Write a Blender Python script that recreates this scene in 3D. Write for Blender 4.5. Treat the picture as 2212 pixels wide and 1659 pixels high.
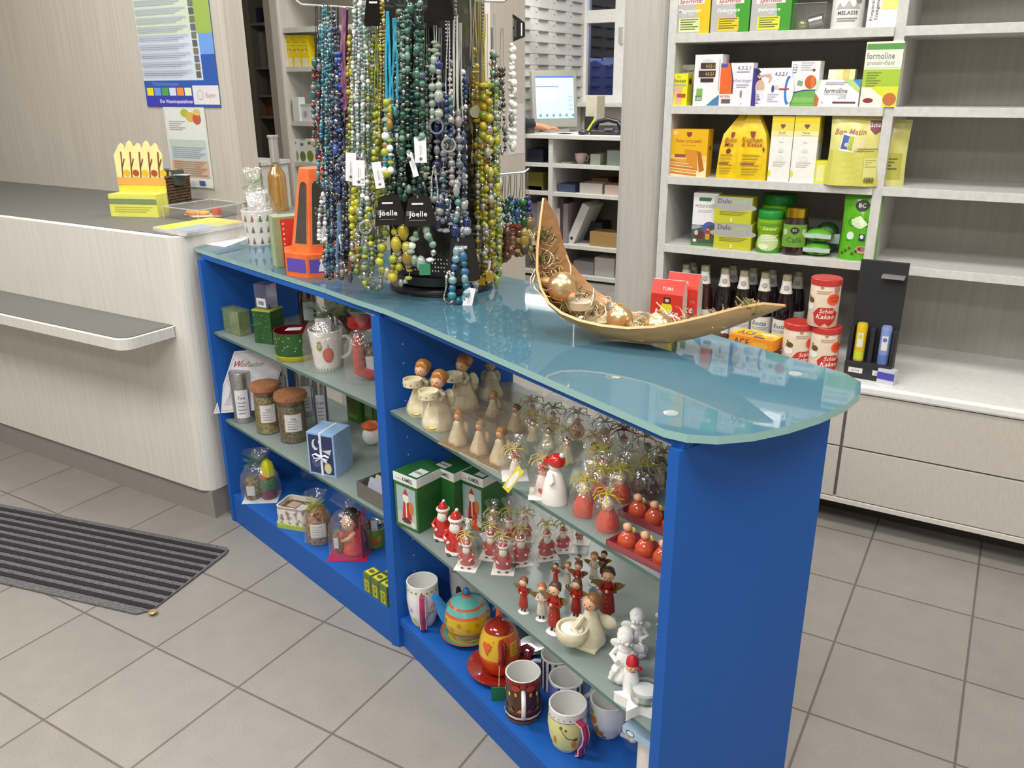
import bpy, math, random
from math import sin, cos, pi, radians as R, atan2, sqrt
from mathutils import Matrix, Vector
for o in list(bpy.data.objects): bpy.data.objects.remove(o)
rnd = random.Random(7)
SC = bpy.context.scene
COL = SC.collection

# ------------------------------------------------------------------ camera
CAM = Vector((1.7071, -1.0672, 1.3589))
AX = Matrix(((0.8604, 0.5096, -0.0060), (-0.1676, 0.2942, 0.9409), (-0.4812, 0.8086, -0.3384)))
FPX = 1799.3
cd = bpy.data.cameras.new('camera'); cam = bpy.data.objects.new('camera', cd); COL.objects.link(cam)
cd.sensor_width = 36; cd.lens = 36 * FPX / 2212; cd.clip_start = 0.02
cam.matrix_world = Matrix.Translation(CAM) @ Matrix((AX[0], AX[1], -AX[2])).transposed().to_4x4()
SC.camera = cam
SC.view_settings.view_transform = 'Standard'; SC.view_settings.look = 'None'
SC.view_settings.gamma = 1; SC.view_settings.use_curve_mapping = False
SC.view_settings.exposure = 0.0

# ------------------------------------------------------------------ world and lamps
w = bpy.data.worlds.new('night'); SC.world = w; w.use_nodes = True
w.node_tree.nodes['Background'].inputs[0].default_value = (0.02, 0.025, 0.05, 1)
w.node_tree.nodes['Background'].inputs[1].default_value = 0.4
LAMPS = [  # x, y, z, length, width, rz, watts
    (0.2, -0.9, 2.66, 1.2, 0.5, 0, 36), (1.9, -0.5, 2.66, 1.2, 0.5, 0, 24), (3.1, 0.6, 2.66, 1.2, 0.5, 0, 15),
    (0.9, 0.6, 2.66, 1.2, 0.5, 0, 20), (-1.0, 0.45, 2.66, 1.2, 0.5, 0, 18), (1.6, -2.4, 2.66, 1.2, 0.5, 0, 40), (-1.6, -1.3, 2.66, 1.2, 0.5, 0, 34),  # last one is an added fill for the sales counter front
    (-0.9, 3.6, 2.66, 1.2, 0.5, 0, 52), (-0.5, 1.85, 2.66, 1.2, 0.5, 0, 22), (-2.9, 3.0, 2.66, 0.6, 0.3, 0, 9)]  # last two are added fills for the pale shelving and the storage room
def area(name, loc, sx, sy, watts, col=(1, .99, .975), rz=0):
    l = bpy.data.lights.new(name, 'AREA'); l.shape = 'RECTANGLE'; l.size = sx; l.size_y = sy; l.energy = watts; l.color = col
    o = bpy.data.objects.new(name, l); o.location = loc; o.rotation_euler = (0, 0, rz); COL.objects.link(o); return o
for x, y, z, a, b, rz, wt in LAMPS: area('ceiling_lamp_light', (x, y, z - .035), a * .95, b * .9, wt, rz=rz)

# ------------------------------------------------------------------ pixel -> place helpers (used to find where a thing stands)
def ray(u, v):
    q = Vector(((u - 1106) / FPX, -(v - 829.5) / FPX, 1)); return (AX.transposed() @ q).normalized()
def Z(u, v, z):
    d = ray(u, v); return CAM + d * ((z - CAM.z) / d.z)
def Y(u, v, y):
    d = ray(u, v); return CAM + d * ((y - CAM.y) / d.y)
def V(u, v, P):
    d = ray(u, v); t = ((P[0] - CAM.x) * d.x + (P[1] - CAM.y) * d.y) / (d.x ** 2 + d.y ** 2); return (CAM + d * t).z
def ppm(P): return FPX / ((Vector(P) - CAM) @ AX[2])
def face(P, off=0): return atan2(CAM.y - P[1], CAM.x - P[0]) + pi / 2 + off
def S(u, vb, vt, z):
    P = Z(u, vb, z); return P, V(u, vt, P) - z

# ------------------------------------------------------------------ materials
MT = {}
def lin(h):
    h = h.lstrip('#'); r = [int(h[i:i + 2], 16) / 255 for i in (0, 2, 4)]
    return tuple(c / 12.92 if c <= .04045 else ((c + .055) / 1.055) ** 2.4 for c in r)
def newmat(n):
    m = bpy.data.materials.new(n); m.use_nodes = True; nt = m.node_tree; return m, nt, nt.nodes['Principled BSDF'], nt.nodes['Material Output']
def C(h, ro=.45, me=0, var=.05, coat=0, em=0, sc=60):
    k = (h, ro, me, var, coat, em, sc)
    if k in MT: return MT[k]
    m, nt, b, out = newmat('paint_%s_%d' % (h, ro * 100)); c = lin(h)
    b.inputs['Roughness'].default_value = ro; b.inputs['Metallic'].default_value = me; b.inputs['Coat Weight'].default_value = coat
    b.inputs['Base Color'].default_value = (*c, 1)
    if var:
        t = nt.nodes.new('ShaderNodeTexNoise'); t.inputs['Scale'].default_value = sc; t.inputs['Detail'].default_value = 3
        tc = nt.nodes.new('ShaderNodeTexCoord'); nt.links.new(tc.outputs['Object'], t.inputs['Vector'])
        r = nt.nodes.new('ShaderNodeValToRGB'); r.color_ramp.elements[0].position = .3; r.color_ramp.elements[1].position = .7
        r.color_ramp.elements[0].color = (*[x * (1 - var) for x in c], 1); r.color_ramp.elements[1].color = (*[min(1, x * (1 + var) + var * .01) for x in c], 1)
        nt.links.new(t.outputs[0], r.inputs[0]); nt.links.new(r.outputs[0], b.inputs['Base Color'])
    if em: b.inputs['Emission Color'].default_value = (*c, 1); b.inputs['Emission Strength'].default_value = em
    MT[k] = m; return m
def N(nt, t, **kw):
    n = nt.nodes.new(t)
    for k, v in kw.items():
        if hasattr(n, k): setattr(n, k, v)
        else: n.inputs[k.replace('_', ' ')].default_value = v
    return n
def noise_mix(name, c1, c2, scale=(20, 20, 20), ro=.5, det=4, lo=.35, hi=.65, bump=0, coat=0):
    if name in MT: return MT[name]
    m, nt, b, out = newmat(name)
    tc = N(nt, 'ShaderNodeTexCoord'); mp = N(nt, 'ShaderNodeMapping'); mp.inputs['Scale'].default_value = scale
    t = N(nt, 'ShaderNodeTexNoise', Scale=1.0, Detail=det); r = N(nt, 'ShaderNodeValToRGB')
    r.color_ramp.elements[0].position = lo; r.color_ramp.elements[1].position = hi
    r.color_ramp.elements[0].color = (*lin(c1), 1); r.color_ramp.elements[1].color = (*lin(c2), 1)
    L = nt.links.new; L(tc.outputs['Object'], mp.inputs[0]); L(mp.outputs[0], t.inputs['Vector']); L(t.outputs[0], r.inputs[0]); L(r.outputs[0], b.inputs['Base Color'])
    b.inputs['Roughness'].default_value = ro; b.inputs['Coat Weight'].default_value = coat
    if bump:
        bp = N(nt, 'ShaderNodeBump', Strength=bump, Distance=.002); L(t.outputs[0], bp.inputs['Height']); L(bp.outputs[0], b.inputs['Normal'])
    MT[name] = m; return m
def clear(name, tint='#ffffff', gloss=.12, ro=.08, body=0, bodycol='#ffffff', bump=0, bscale=60, fres=None):
    """thin clear sheet: transparent, part gloss, part milky body"""
    if name in MT: return MT[name]
    m, nt, b, out = newmat(name); nt.nodes.remove(b); L = nt.links.new
    tr = N(nt, 'ShaderNodeBsdfTransparent', Color=(*lin(tint), 1)); gl = N(nt, 'ShaderNodeBsdfGlossy', Color=(1, 1, 1, 1), Roughness=ro)
    last = tr
    if body:
        df = N(nt, 'ShaderNodeBsdfDiffuse', Color=(*lin(bodycol), 1)); tl = N(nt, 'ShaderNodeBsdfTranslucent', Color=(*lin(bodycol), 1))
        m1 = N(nt, 'ShaderNodeMixShader', Fac=.4); L(df.outputs[0], m1.inputs[1]); L(tl.outputs[0], m1.inputs[2])
        m2 = N(nt, 'ShaderNodeMixShader', Fac=body); L(tr.outputs[0], m2.inputs[1]); L(m1.outputs[0], m2.inputs[2]); last = m2
    m3 = N(nt, 'ShaderNodeMixShader', Fac=gloss); L(last.outputs[0], m3.inputs[1]); L(gl.outputs[0], m3.inputs[2]); L(m3.outputs[0], out.inputs[0])
    if fres:
        fr = N(nt, 'ShaderNodeFresnel', IOR=fres); L(fr.outputs[0], m3.inputs[0])
    if bump:
        tc = N(nt, 'ShaderNodeTexCoord'); t = N(nt, 'ShaderNodeTexNoise', Scale=bscale, Detail=2); L(tc.outputs['Object'], t.inputs['Vector'])
        bp = N(nt, 'ShaderNodeBump', Strength=bump, Distance=.01); L(t.outputs[0], bp.inputs['Height']); L(bp.outputs[0], gl.inputs['Normal'])
    MT[name] = m; return m
CELLO = lambda: clear('cellophane', '#fdfdfb', .1, .1, .07, '#fff4e8', .7, 55)
FOIL = lambda: C('#c9c9c4', .2, 1)
GOLD = lambda: C('#d9b23a', .25, 1)
SILV = lambda: C('#d8d8d6', .22, 1)

# ------------------------------------------------------------------ mesh builder
TXT = {}
def text_mesh(s, bold=0, ital=0):
    k = (s, bold, ital)
    if k not in TXT:
        cu = bpy.data.curves.new('t', 'FONT'); cu.body = s; cu.size = 1.37; cu.resolution_u = 2; cu.offset = .022 * bold; cu.shear = .25 * ital; cu.space_character = 1 + .08 * bold
        o = bpy.data.objects.new('t', cu); me = bpy.data.meshes.new_from_object(o)
        vs = [(v.co.x, v.co.y) for v in me.vertices]; fs = [tuple(p.vertices) for p in me.polygons]
        bpy.data.objects.remove(o); bpy.data.curves.remove(cu); bpy.data.meshes.remove(me)
        x0 = min(v[0] for v in vs); vs = [(a - x0, b) for a, b in vs]
        TXT[k] = (vs, fs, max(v[0] for v in vs))
    return TXT[k]
class MB:
    def __init__(s): s.v = []; s.f = []; s.mi = []; s.sm = []; s.ms = []; s.M = None; s.fn = None; s.lay = 0
    def add(s, vs, fs, m, smooth=False):
        n = len(s.v)
        if m not in s.ms: s.ms.append(m)
        i = s.ms.index(m)
        if s.fn: vs = [s.fn(*p) for p in vs]
        if s.M is not None: vs = [tuple(s.M @ Vector(p)) for p in vs]
        s.v += vs; s.f += [tuple(j + n for j in f) for f in fs]; s.mi += [i] * len(fs); s.sm += [smooth] * len(fs)
        return s
    def box(s, x0, y0, z0, x1, y1, z1, m):
        return s.add([(x0, y0, z0), (x1, y0, z0), (x1, y1, z0), (x0, y1, z0), (x0, y0, z1), (x1, y0, z1), (x1, y1, z1), (x0, y1, z1)],
              [(0, 3, 2, 1), (4, 5, 6, 7), (0, 1, 5, 4), (1, 2, 6, 5), (2, 3, 7, 6), (3, 0, 4, 7)], m)
    def lathe(s, pr, m, c=(0, 0, 0), seg=20, sx=1, sy=1, wob=0, wn=5, ph=0, smooth=True, caps=True):
        vs = []; fs = []
        for j, (r, z) in enumerate(pr):
            for i in range(seg):
                a = 2 * pi * i / seg; k = r * (1 + wob * sin(wn * a + ph + j * .7) + wob * .6 * sin((wn + 4) * a + 2 * ph))
                vs.append((c[0] + k * cos(a) * sx, c[1] + k * sin(a) * sy, c[2] + z))
        for j in range(len(pr) - 1):
            for i in range(seg):
                a, b = j * seg + i, j * seg + (i + 1) % seg; fs.append((a, b, b + seg, a + seg))
        if caps:
            if pr[0][0] > 1e-6: fs.append(tuple(range(seg - 1, -1, -1)))
            if pr[-1][0] > 1e-6: fs.append(tuple(range((len(pr) - 1) * seg, len(pr) * seg)))
        return s.add(vs, fs, m, smooth)
    def ball(s, c, r, m, sx=1, sy=1, sz=1, seg=12, rings=8, lump=0):
        pr = [(r * sin(pi * i / rings), -r * sz * cos(pi * i / rings)) for i in range(rings + 1)]
        return s.lathe(pr, m, c, seg, sx, sy, lump, 5, c[0] * 90, caps=False)
    def tube(s, P, r, m, seg=8, closed=False, r2=None, flat=1):
        P = [Vector(p) for p in P]; n = len(P); vs = []; fs = []; up = None
        for j in range(n):
            t = (P[(j + 1) % n] - P[j - 1]) if closed else (P[min(j + 1, n - 1)] - P[max(j - 1, 0)])
            if t.length < 1e-9: t = Vector((0, 0, 1))
            t.normalize()
            if up is None: up = t.orthogonal().normalized()
            up = (up - t * up.dot(t)); up = up.normalized() if up.length > 1e-6 else t.orthogonal().normalized()
            sd = t.cross(up); k = r if r2 is None else (r2[j] if isinstance(r2, (list, tuple)) else r + (r2 - r) * j / (n - 1))
            for i in range(seg):
                a = 2 * pi * i / seg; vs.append(tuple(P[j] + up * (k * cos(a)) + sd * (k * flat * sin(a))))
        for j in range(n if closed else n - 1):
            for i in range(seg):
                a, b = j * seg + i, j * seg + (i + 1) % seg; a2, b2 = ((j + 1) % n) * seg + i, ((j + 1) % n) * seg + (i + 1) % seg
                fs.append((a, b, b2, a2))
        if not closed: fs += [tuple(range(seg - 1, -1, -1)), tuple(range((n - 1) * seg, n * seg))]
        return s.add(vs, fs, m, True)
    def prism(s, pts, z0, z1, m, m2=None, smooth=False):
        n = len(pts); vs = [(x, y, z0) for x, y in pts] + [(x, y, z1) for x, y in pts]
        s.add(vs, [tuple(range(n - 1, -1, -1)), tuple(range(n, 2 * n))], m)
        return s.add(vs, [(i, (i + 1) % n, (i + 1) % n + n, i + n) for i in range(n)], m2 or m, smooth)
    # --- flat printing on a face: local (x right, y up, n out)
    def on(s, M): s.M = M; s.lay = .0003; return s
    def off(s): s.M = None; s.fn = None; return s
    def strip(s, cols, m):
        """cols: list of (x, y0, y1)"""
        L = s.lay; s.lay += .0001
        vs = []; fs = []; k = 6 if s.fn else 1; q = k + 1
        for x, a, b in cols: vs += [(x, a + (b - a) * j / k, L) for j in range(q)]
        for i in range(len(cols) - 1): fs += [(q * i + j, q * i + q + j, q * i + q + j + 1, q * i + j + 1) for j in range(k)]
        return s.add(vs, fs, m)
    def rect(s, x0, y0, x1, y1, m):
        k = 10 if s.fn else 1; return s.strip([(x0 + (x1 - x0) * i / k, y0, y1) for i in range(k + 1)], m)
    def ell(s, cx, cy, rx, ry, m, k=16):
        return s.strip([(cx - rx * cos(pi * i / k), cy - ry * sin(pi * i / k), cy + ry * sin(pi * i / k)) for i in range(k + 1)], m)
    def pg(s, pts, m):
        if s.fn:
            xs = [p[0] for p in pts]; a, b = min(xs), max(xs); cols = []
            for i in range(13):
                x = a + (b - a) * min(max(i / 12, .002), .998); ys = []
                for (x0, y0), (x1, y1) in zip(pts, pts[1:] + pts[:1]):
                    if min(x0, x1) <= x <= max(x0, x1) and abs(x1 - x0) > 1e-9: ys.append(y0 + (y1 - y0) * (x - x0) / (x1 - x0))
                if ys: cols.append((x, min(ys), max(ys)))
            return s.strip(cols, m)
        L = s.lay; s.lay += .0001; return s.add([(x, y, L) for x, y in pts], [tuple(range(len(pts)))], m)
    def txt(s, t, x, y, h, m, mw=None, al='c', bold=1, ital=0, rot=0):
        vs, fs, W = text_mesh(t, bold, ital); kx = h
        if mw and W * h > mw: kx = mw / W
        ox = {'c': -W * kx / 2, 'l': 0, 'r': -W * kx}[al]; L = s.lay; s.lay += .0001; c_, s_ = cos(rot), sin(rot)
        q = [((a * kx + ox), b * h) for a, b in vs]
        return s.add([(x + a * c_ - b * s_, y + a * s_ + b * c_, L) for a, b in q], fs, m)
    def art(s, W, H, A):
        """A: print list in fractions of a face W x H (x from the left, y from the bottom)"""
        for a in A:
            k = a[0]; X = lambda x: (x - .5) * W
            if k == 'r': s.rect(X(a[1]), a[2] * H, X(a[3]), a[4] * H, C(a[5], .5, 0, .03))
            elif k == 'e': s.ell(X(a[1]), a[2] * H, a[3] * W, a[4] * H, C(a[5], .5, 0, .03))
            elif k == 'p': s.pg([(X(x), y * H) for x, y in a[1]], C(a[2], .5, 0, .03))
            elif k == 't': s.txt(a[1], X(a[2]), a[3] * H, a[4] * H, C(a[5], .5, 0, 0), (a[6] if len(a) > 6 else .9) * W, *(a[7:]))
            elif k == 'l':  # small print lines x0,y,x1,count,step,col
                for i in range(a[4]): s.rect(X(a[1]), (a[2] - i * a[5]) * H, X(a[3] - .07 * (i % 3)), (a[2] - i * a[5] + a[5] * .45) * H, C(a[6], .6, 0, 0))
        return s
    def build(s, name, parent=None, bev=0, label=None, sub=0):
        me = bpy.data.meshes.new(name); me.from_pydata(s.v, [], s.f)
        for m in s.ms: me.materials.append(m)
        me.polygons.foreach_set('material_index', s.mi); me.polygons.foreach_set('use_smooth', s.sm); me.update()
        if any(s.sm): me.set_sharp_from_angle(angle=R(42))
        o = bpy.data.objects.new(name, me); COL.objects.link(o)
        if parent: o.parent = parent
        if label: o['label'] = label
        if bev: b = o.modifiers.new('bevel', 'BEVEL'); b.width = bev; b.segments = 2; b.limit_method = 'ANGLE'; b.angle_limit = R(50)
        if sub: b = o.modifiers.new('sub', 'SUBSURF'); b.levels = b.render_levels = sub
        return o
def front(d): return Matrix(((1, 0, 0, 0), (0, 0, -1, -d / 2), (0, 1, 0, 0), (0, 0, 0, 1)))   # on the face looking to -y
def side(w_): return Matrix(((0, 0, 1, w_ / 2), (1, 0, 0, 0), (0, 1, 0, 0), (0, 0, 0, 1)))     # face looking to +x
def lside(w_): return Matrix(((0, 0, -1, -w_ / 2), (-1, 0, 0, 0), (0, 1, 0, 0), (0, 0, 0, 1)))  # face looking to -x
def topf(h): return Matrix(((1, 0, 0, 0), (0, 1, 0, 0), (0, 0, 1, h), (0, 0, 0, 1)))
def wrap(rad, a0=0):  # around a can, a0 = middle of the print, 0 looks to -y
    return lambda x, y, n: ((rad(y) if callable(rad) else rad) * 0 + ((rad(y) if callable(rad) else rad) + n) * sin(x / (rad(y) if callable(rad) else rad) + a0), -((rad(y) if callable(rad) else rad) + n) * cos(x / (rad(y) if callable(rad) else rad) + a0), y)
def tag(o, label, cat, group=None, kind=None):
    o['label'] = label; o['category'] = cat
    if group: o['group'] = group
    if kind: o['kind'] = kind
    return o
def thing(name, label, cat, loc=(0, 0, 0), rz=0, group=None):
    o = bpy.data.objects.new(name, None); COL.objects.link(o); o.empty_display_size = .02
    o.location = loc; o.rotation_euler = (0, 0, rz); return tag(o, label, cat, group)
def solo(mb, name, label, cat, loc=(0, 0, 0), rz=0, group=None, bev=0, rx=0, ry=0):
    o = mb.build(name, None, bev); o.location = loc; o.rotation_euler = (rx, ry, rz); return tag(o, label, cat, group)
def struct(mb, name, bev=0):
    o = mb.build(name, None, bev); o['kind'] = 'structure'; return o
def dup(r0, loc, rz, label, sc=1, group=None):
    r = r0.copy(); COL.objects.link(r); r.location = loc; r.rotation_euler = (0, 0, rz); r.scale = (sc, sc, sc) if not isinstance(sc, tuple) else sc
    r['label'] = label
    if group: r['group'] = group
    for ch in list(r0.children):
        c = ch.copy(); COL.objects.link(c); c.parent = r
        for g in list(ch.children):
            d = g.copy(); COL.objects.link(d); d.parent = c
    return r
WHITE, BLACK, RED, INK = '#f4f3ef', '#17171a', '#c4202a', '#3c3c40'
# ------------------------------------------------------------------ shell of the room
SC.cycles.transparent_max_bounces = 32
def floor_mat():
    m, nt, b, out = newmat('speckled_floor_tiles'); L = nt.links.new
    tc = N(nt, 'ShaderNodeTexCoord'); br = N(nt, 'ShaderNodeTexBrick', offset=0, squash=1)
    br.inputs['Scale'].default_value = 1; br.inputs['Mortar Size'].default_value = .0032; br.inputs['Brick Width'].default_value = .3; br.inputs['Row Height'].default_value = .3
    br.inputs['Mortar Smooth'].default_value = .2; br.inputs['Bias'].default_value = 0
    br.inputs['Color1'].default_value = (*lin('#908b85'), 1); br.inputs['Color2'].default_value = (*lin('#8b8680'), 1); br.inputs['Mortar'].default_value = (*lin('#665e57'), 1)
    L(tc.outputs['Object'], br.inputs['Vector'])
    n1 = N(nt, 'ShaderNodeTexNoise', Scale=420, Detail=2); n2 = N(nt, 'ShaderNodeTexNoise', Scale=14, Detail=3)
    L(tc.outputs['Object'], n1.inputs['Vector']); L(tc.outputs['Object'], n2.inputs['Vector'])
    r = N(nt, 'ShaderNodeMapRange'); r.inputs[1].default_value = .3; r.inputs[2].default_value = .7; r.inputs[3].default_value = .78; r.inputs[4].default_value = 1.16; L(n1.outputs[0], r.inputs[0])
    r2 = N(nt, 'ShaderNodeMapRange'); r2.inputs[1].default_value = .3; r2.inputs[2].default_value = .7; r2.inputs[3].default_value = .95; r2.inputs[4].default_value = 1.04; L(n2.outputs[0], r2.inputs[0])
    mu = N(nt, 'ShaderNodeMath', operation='MULTIPLY'); L(r.outputs[0], mu.inputs[0]); L(r2.outputs[0], mu.inputs[1])
    hs = N(nt, 'ShaderNodeHueSaturation'); L(mu.outputs[0], hs.inputs['Value']); L(br.outputs[0], hs.inputs['Color']); L(hs.outputs[0], b.inputs['Base Color'])
    b.inputs['Roughness'].default_value = .42; return m
WOODG = noise_mix('pale_grey_wood_veneer', '#b3ab9d', '#c4bdb0', (120, 120, 3), .5, 5)
WALLG = noise_mix('grey_wood_wall_panel', '#b3ada3', '#bfb9af', (90, 90, 2.2), .55, 5)
BEIGE = noise_mix('beige_laminate', '#c6c1b8', '#cec9c0', (140, 140, 6), .5, 4)
PAINT = noise_mix('white_wall_paint', '#d8d4cb', '#dedad2', (8, 8, 8), .8, 3)
CWHITE = noise_mix('white_stained_ash', '#d2cec6', '#dedbd4', (150, 150, 4), .45, 6, .3, .7)
SHELFW = noise_mix('off_white_shelf_board', '#c9c8c3', '#d3d2ce', (60, 60, 60), .45, 3)
BLUE = noise_mix('blue_laminate', '#1a55a6', '#1d5aad', (500, 500, 500), .5, 2); BLUE.node_tree.nodes['Principled BSDF'].inputs['Specular IOR Level'].default_value = .25
DARKT = noise_mix('dark_grey_linoleum', '#5f5d5b', '#6b6966', (300, 300, 300), .5, 2)
struct(MB().box(-5, -4, -.05, 4.6, 7, 0, floor_mat()), 'floor')
struct(MB().box(-5, -4, 2.7, 4.6, 7, 2.75, PAINT), 'ceiling')
struct(MB().box(-5, 1.2, 0, -.83, 1.29, 2.7, WALLG), 'wall_left')
struct(MB().box(-5.1, -4, 0, -5, 7, 2.7, PAINT), 'wall_far_left')
struct(MB().box(4.5, -4, 0, 4.6, 7, 2.7, PAINT), 'wall_right')
struct(MB().box(-5, -4.1, 0, 4.6, -4, 2.7, PAINT), 'wall_front')
struct(MB().box(.52, 2.05, 0, 4.5, 2.15, 2.7, PAINT), 'wall_back')
struct(MB().box(-2.2, 2.72, 0, -2.12, 5.6, 2.7, PAINT), 'wall_light_block')  # unseen wall added to keep office light out of the storage room
struct(MB().box(.8, 2.15, 0, .9, 5.6, 2.7, PAINT), 'wall_office_right')
COLM = noise_mix('column_laminate', '#b1ada6', '#b9b5ae', (140, 140, 6), .5, 4)
co = [(.50, 2.04), (.50, 1.705), (.52, 1.69), (.60, 1.69)] + [(.60 + .055 * sin(i * pi / 12), 1.745 - .055 * cos(i * pi / 12)) for i in range(1, 7)] + [(.655, 2.04)]
struct(MB().prism(co, 0, 2.7, COLM), 'trim_1')
# office window in the back wall
wy = 5.6; xa = Y(1250, 100, wy).x; xb = xa + 1.55; za, zb = Y(1290, 222, wy).z, 2.45
m = MB(); m.box(-2.2, wy, 0, xa, wy + .1, 2.7, PAINT).box(xb, wy, 0, .9, wy + .1, 2.7, PAINT).box(xa, wy, 0, xb, wy + .1, za, PAINT).box(xa, wy, zb, xb, wy + .1, 2.7, PAINT)
struct(m, 'wall_office_back')
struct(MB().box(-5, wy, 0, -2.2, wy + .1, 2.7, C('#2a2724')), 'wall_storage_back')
FR = C('#f0eeea', .4)
m = MB(); zt = Y(1290, 22, wy).z; zs = Y(1290, 50, wy).z; x1 = Y(1330, 120, wy).x; x0 = Y(1270, 120, wy).x
m.box(xa, wy - .033, za, x0, wy + .05, zb, FR); m.box(xa, wy - .03, zt, xb, wy + .048, zs, FR); m.box(x1, wy - .04, za, x1 + .14, wy + .052, zb, FR)
m.box(xa, wy - .031, zb - .08, xb, wy + .047, zb, FR); m.box(xb - .09, wy - .032, za, xb, wy + .049, zb, FR); m.box(xa, wy - .029, za, xb, wy + .046, za + .06, FR)
m.box(xa - .05, wy - .16, za - .03, xb + .05, wy - .0, za + .001, FR)
wf = struct(m, 'window_1', .004)
NP = clear('night_pane', '#c0c8d8', .1, .02, 0, fres=1.6)
MB().box(x0, wy + .01, za + .05, xb - .08, wy + .02, zb - .07, NP).build('window_pane', wf)
MB().box(x1 + .05, wy - .075, za + .45, x1 + .075, wy - .04, za + .57, SILV()).build('window_handle', wf)
area('tarpaulin_fill_light', (-1.2, 6.9, 2.6), .3, .3, 70, (.8, .85, 1))  # added fill so the tarpaulin shows, no lamp known out there
# dark street seen through the pane
struct(MB().box(-3.5, 9, -.5, 2, 9.1, 4, C('#20222a')), 'wall_street')
m = MB(); m.prism([(0, 0), (.75, 0), (.62, .16), (.62, .42), (.5, .40), (.4, .46), (.3, .43), (.2, .48), (.1, .45), (0, .5)], 0, .25, C('#2f4a9a', .8))
for i in range(3): m.box(.08 + i * .2, .44, -.01, .14 + i * .2, .5, .26, C('#d6d8e6'))
o = m.build('tarpaulin'); o.rotation_euler = (pi / 2, 0, 0); o.location = (Y(1265, 215, 6.1).x, 6.1, Y(1290, 225, 6.1).z - .12); struct(MB().box(-3.5, 5.72, -.5, 2, 9, o.location.z, C('#2a2c34')), 'floor_street'); tag(o, 'blue tarpaulin with white loops seen through the office window', 'tarpaulin')

# ------------------------------------------------------------------ lamps as objects
for i, (x, y, z, a, b, rz, wt) in enumerate(LAMPS):
    t = thing('ceiling_light', ['white ceiling light over the doormat and left floor', 'white ceiling light behind the photographer', 'white ceiling light above the right shelves', 'white ceiling light above the blue display counter', 'white ceiling light above the sales counter', 'white ceiling light at the shop front', 'added ceiling light brightening the front of the sales counter', 'white ceiling light in the back office', 'added ceiling light brightening the end panel of the pale shelving', 'small added ceiling light brightening the dim storage room'][i], 'light', (x, y, z), rz, 'ceiling lights')
    m = MB(); m.box(-a / 2 - .03, -b / 2 - .03, 0, a / 2 + .03, b / 2 + .03, .04, C('#e8e8e6')); m.build('frame', t)
    MB().box(-a / 2, -b / 2, -.02, a / 2, b / 2, 0, C('#fff6e4', .5, 0, 0, 0, 2.5)).build('diffuser', t)
t = thing('office_strip_light', 'bright fluorescent strip light hanging over the office desk', 'light', (-1.15, 4.3, 1.95))
MB().box(-.24, -.03, .05, .24, .03, .09, FR).build('housing', t)
MB().box(-.22, -.025, 0, .22, .025, .05, C('#ffffff', .5, 0, 0, 0, 9)).build('tube', t)
for s in (-.2, .2): MB().tube([(s, 0, .09), (s, 0, .75)], .004, C(WHITE), 6).build('hanger', t)

# ------------------------------------------------------------------ sales counter on the left
t = thing('sales_counter', 'white stained wood sales counter with dark grey top', 'counter', (0, 0, 0))
r_ = .05; cx, cy = -.405, .535
rd = [(-3.6, cy), (cx - r_, cy)] + [(cx - r_ + r_ * sin(a * pi / 16), cy + r_ - r_ * cos(a * pi / 16)) for a in range(1, 9)] + [(cx, 1.195), (-3.6, 1.195)]
MB().prism(rd, .1, .937, CWHITE).build('body', t, .006)
MB().box(-3.6, cy + .012, 0, cx - .004, 1.19, .1, C('#8d8782', .6)).build('toe_kick', t)
MB().prism([(-3.6, cy + .03), (cx - .04, cy + .03), (cx - .03, cy + .05), (cx - .03, 1.19), (-3.6, 1.19)], .937, .9395, DARKT).build('countertop_inlay', t)
lz = .665; le = -.455
sd = [(-2.6, cy - .001), (-2.6, .33), (le - .04, .35)] + [(le - .04 + .04 * sin(a * pi / 12), .39 - .04 * cos(a * pi / 12)) for a in range(1, 7)] + [(le, cy - .001)]
lg = MB().prism(sd, lz - .035, lz - .003, CWHITE).build('bag_ledge', t, .008)
MB().prism([(x - (.012 if x > -2 else 0), y + (.012 if y < .5 else 0)) for x, y in sd], lz - .003, lz, DARKT).build('ledge_inlay', lg)

# ------------------------------------------------------------------ blue display counter
aA, aB = R(-16.2), R(-23.5)
A0, B0 = Vector((-.3572, .5697)), Vector((.5426, .316))
def fa(u, v): return Vector((A0.x + u * cos(aA) - v * sin(aA), A0.y + u * sin(aA) + v * cos(aA)))
def fb(u, v): return Vector((B0.x + u * cos(aB) - v * sin(aB), B0.y + u * sin(aB) + v * cos(aB)))
DP, ZA2, ZA1, ZB, ZBA = .365, .652, .362, .085, .098
G = .0245
dc = thing('display_counter', 'long blue laminate display counter of two bays on the tiled floor', 'counter')
def quad(f, u0, v0, u1, v1): return [tuple(f(u0, v0)), tuple(f(u1, v0)), tuple(f(u1, v1)), tuple(f(u0, v1))]
MB().prism(quad(fa, 0, 0, .022, DP), 0, .875, BLUE).build('side_panel', dc, .0008)
dv = MB().prism([tuple(fa(.9125, 0)), tuple(fb(0, 0)), tuple(fb(0, DP)), tuple(fa(.9125, DP))], 0, .875, BLUE)
for k in (0, 1):
    for i in range(15):
        if k == 0:
            dv.M = Matrix.Translation((*fb(.0002, .055 + k * .2), .16 + i * .046)) @ Matrix.Rotation(aB + pi / 2, 4, 'Z') @ Matrix.Rotation(pi / 2, 4, 'X')
            dv.lathe([(.0025, -.0004), (.0025, .0006)], C('#8d9fc9'), seg=6)
dv.off(); dv.build('divider_panel', dc, .0008)
MB().prism(quad(fb, .872, .006, .894, DP), 0, .875, BLUE).build('side_panel', dc, .0008)
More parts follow.
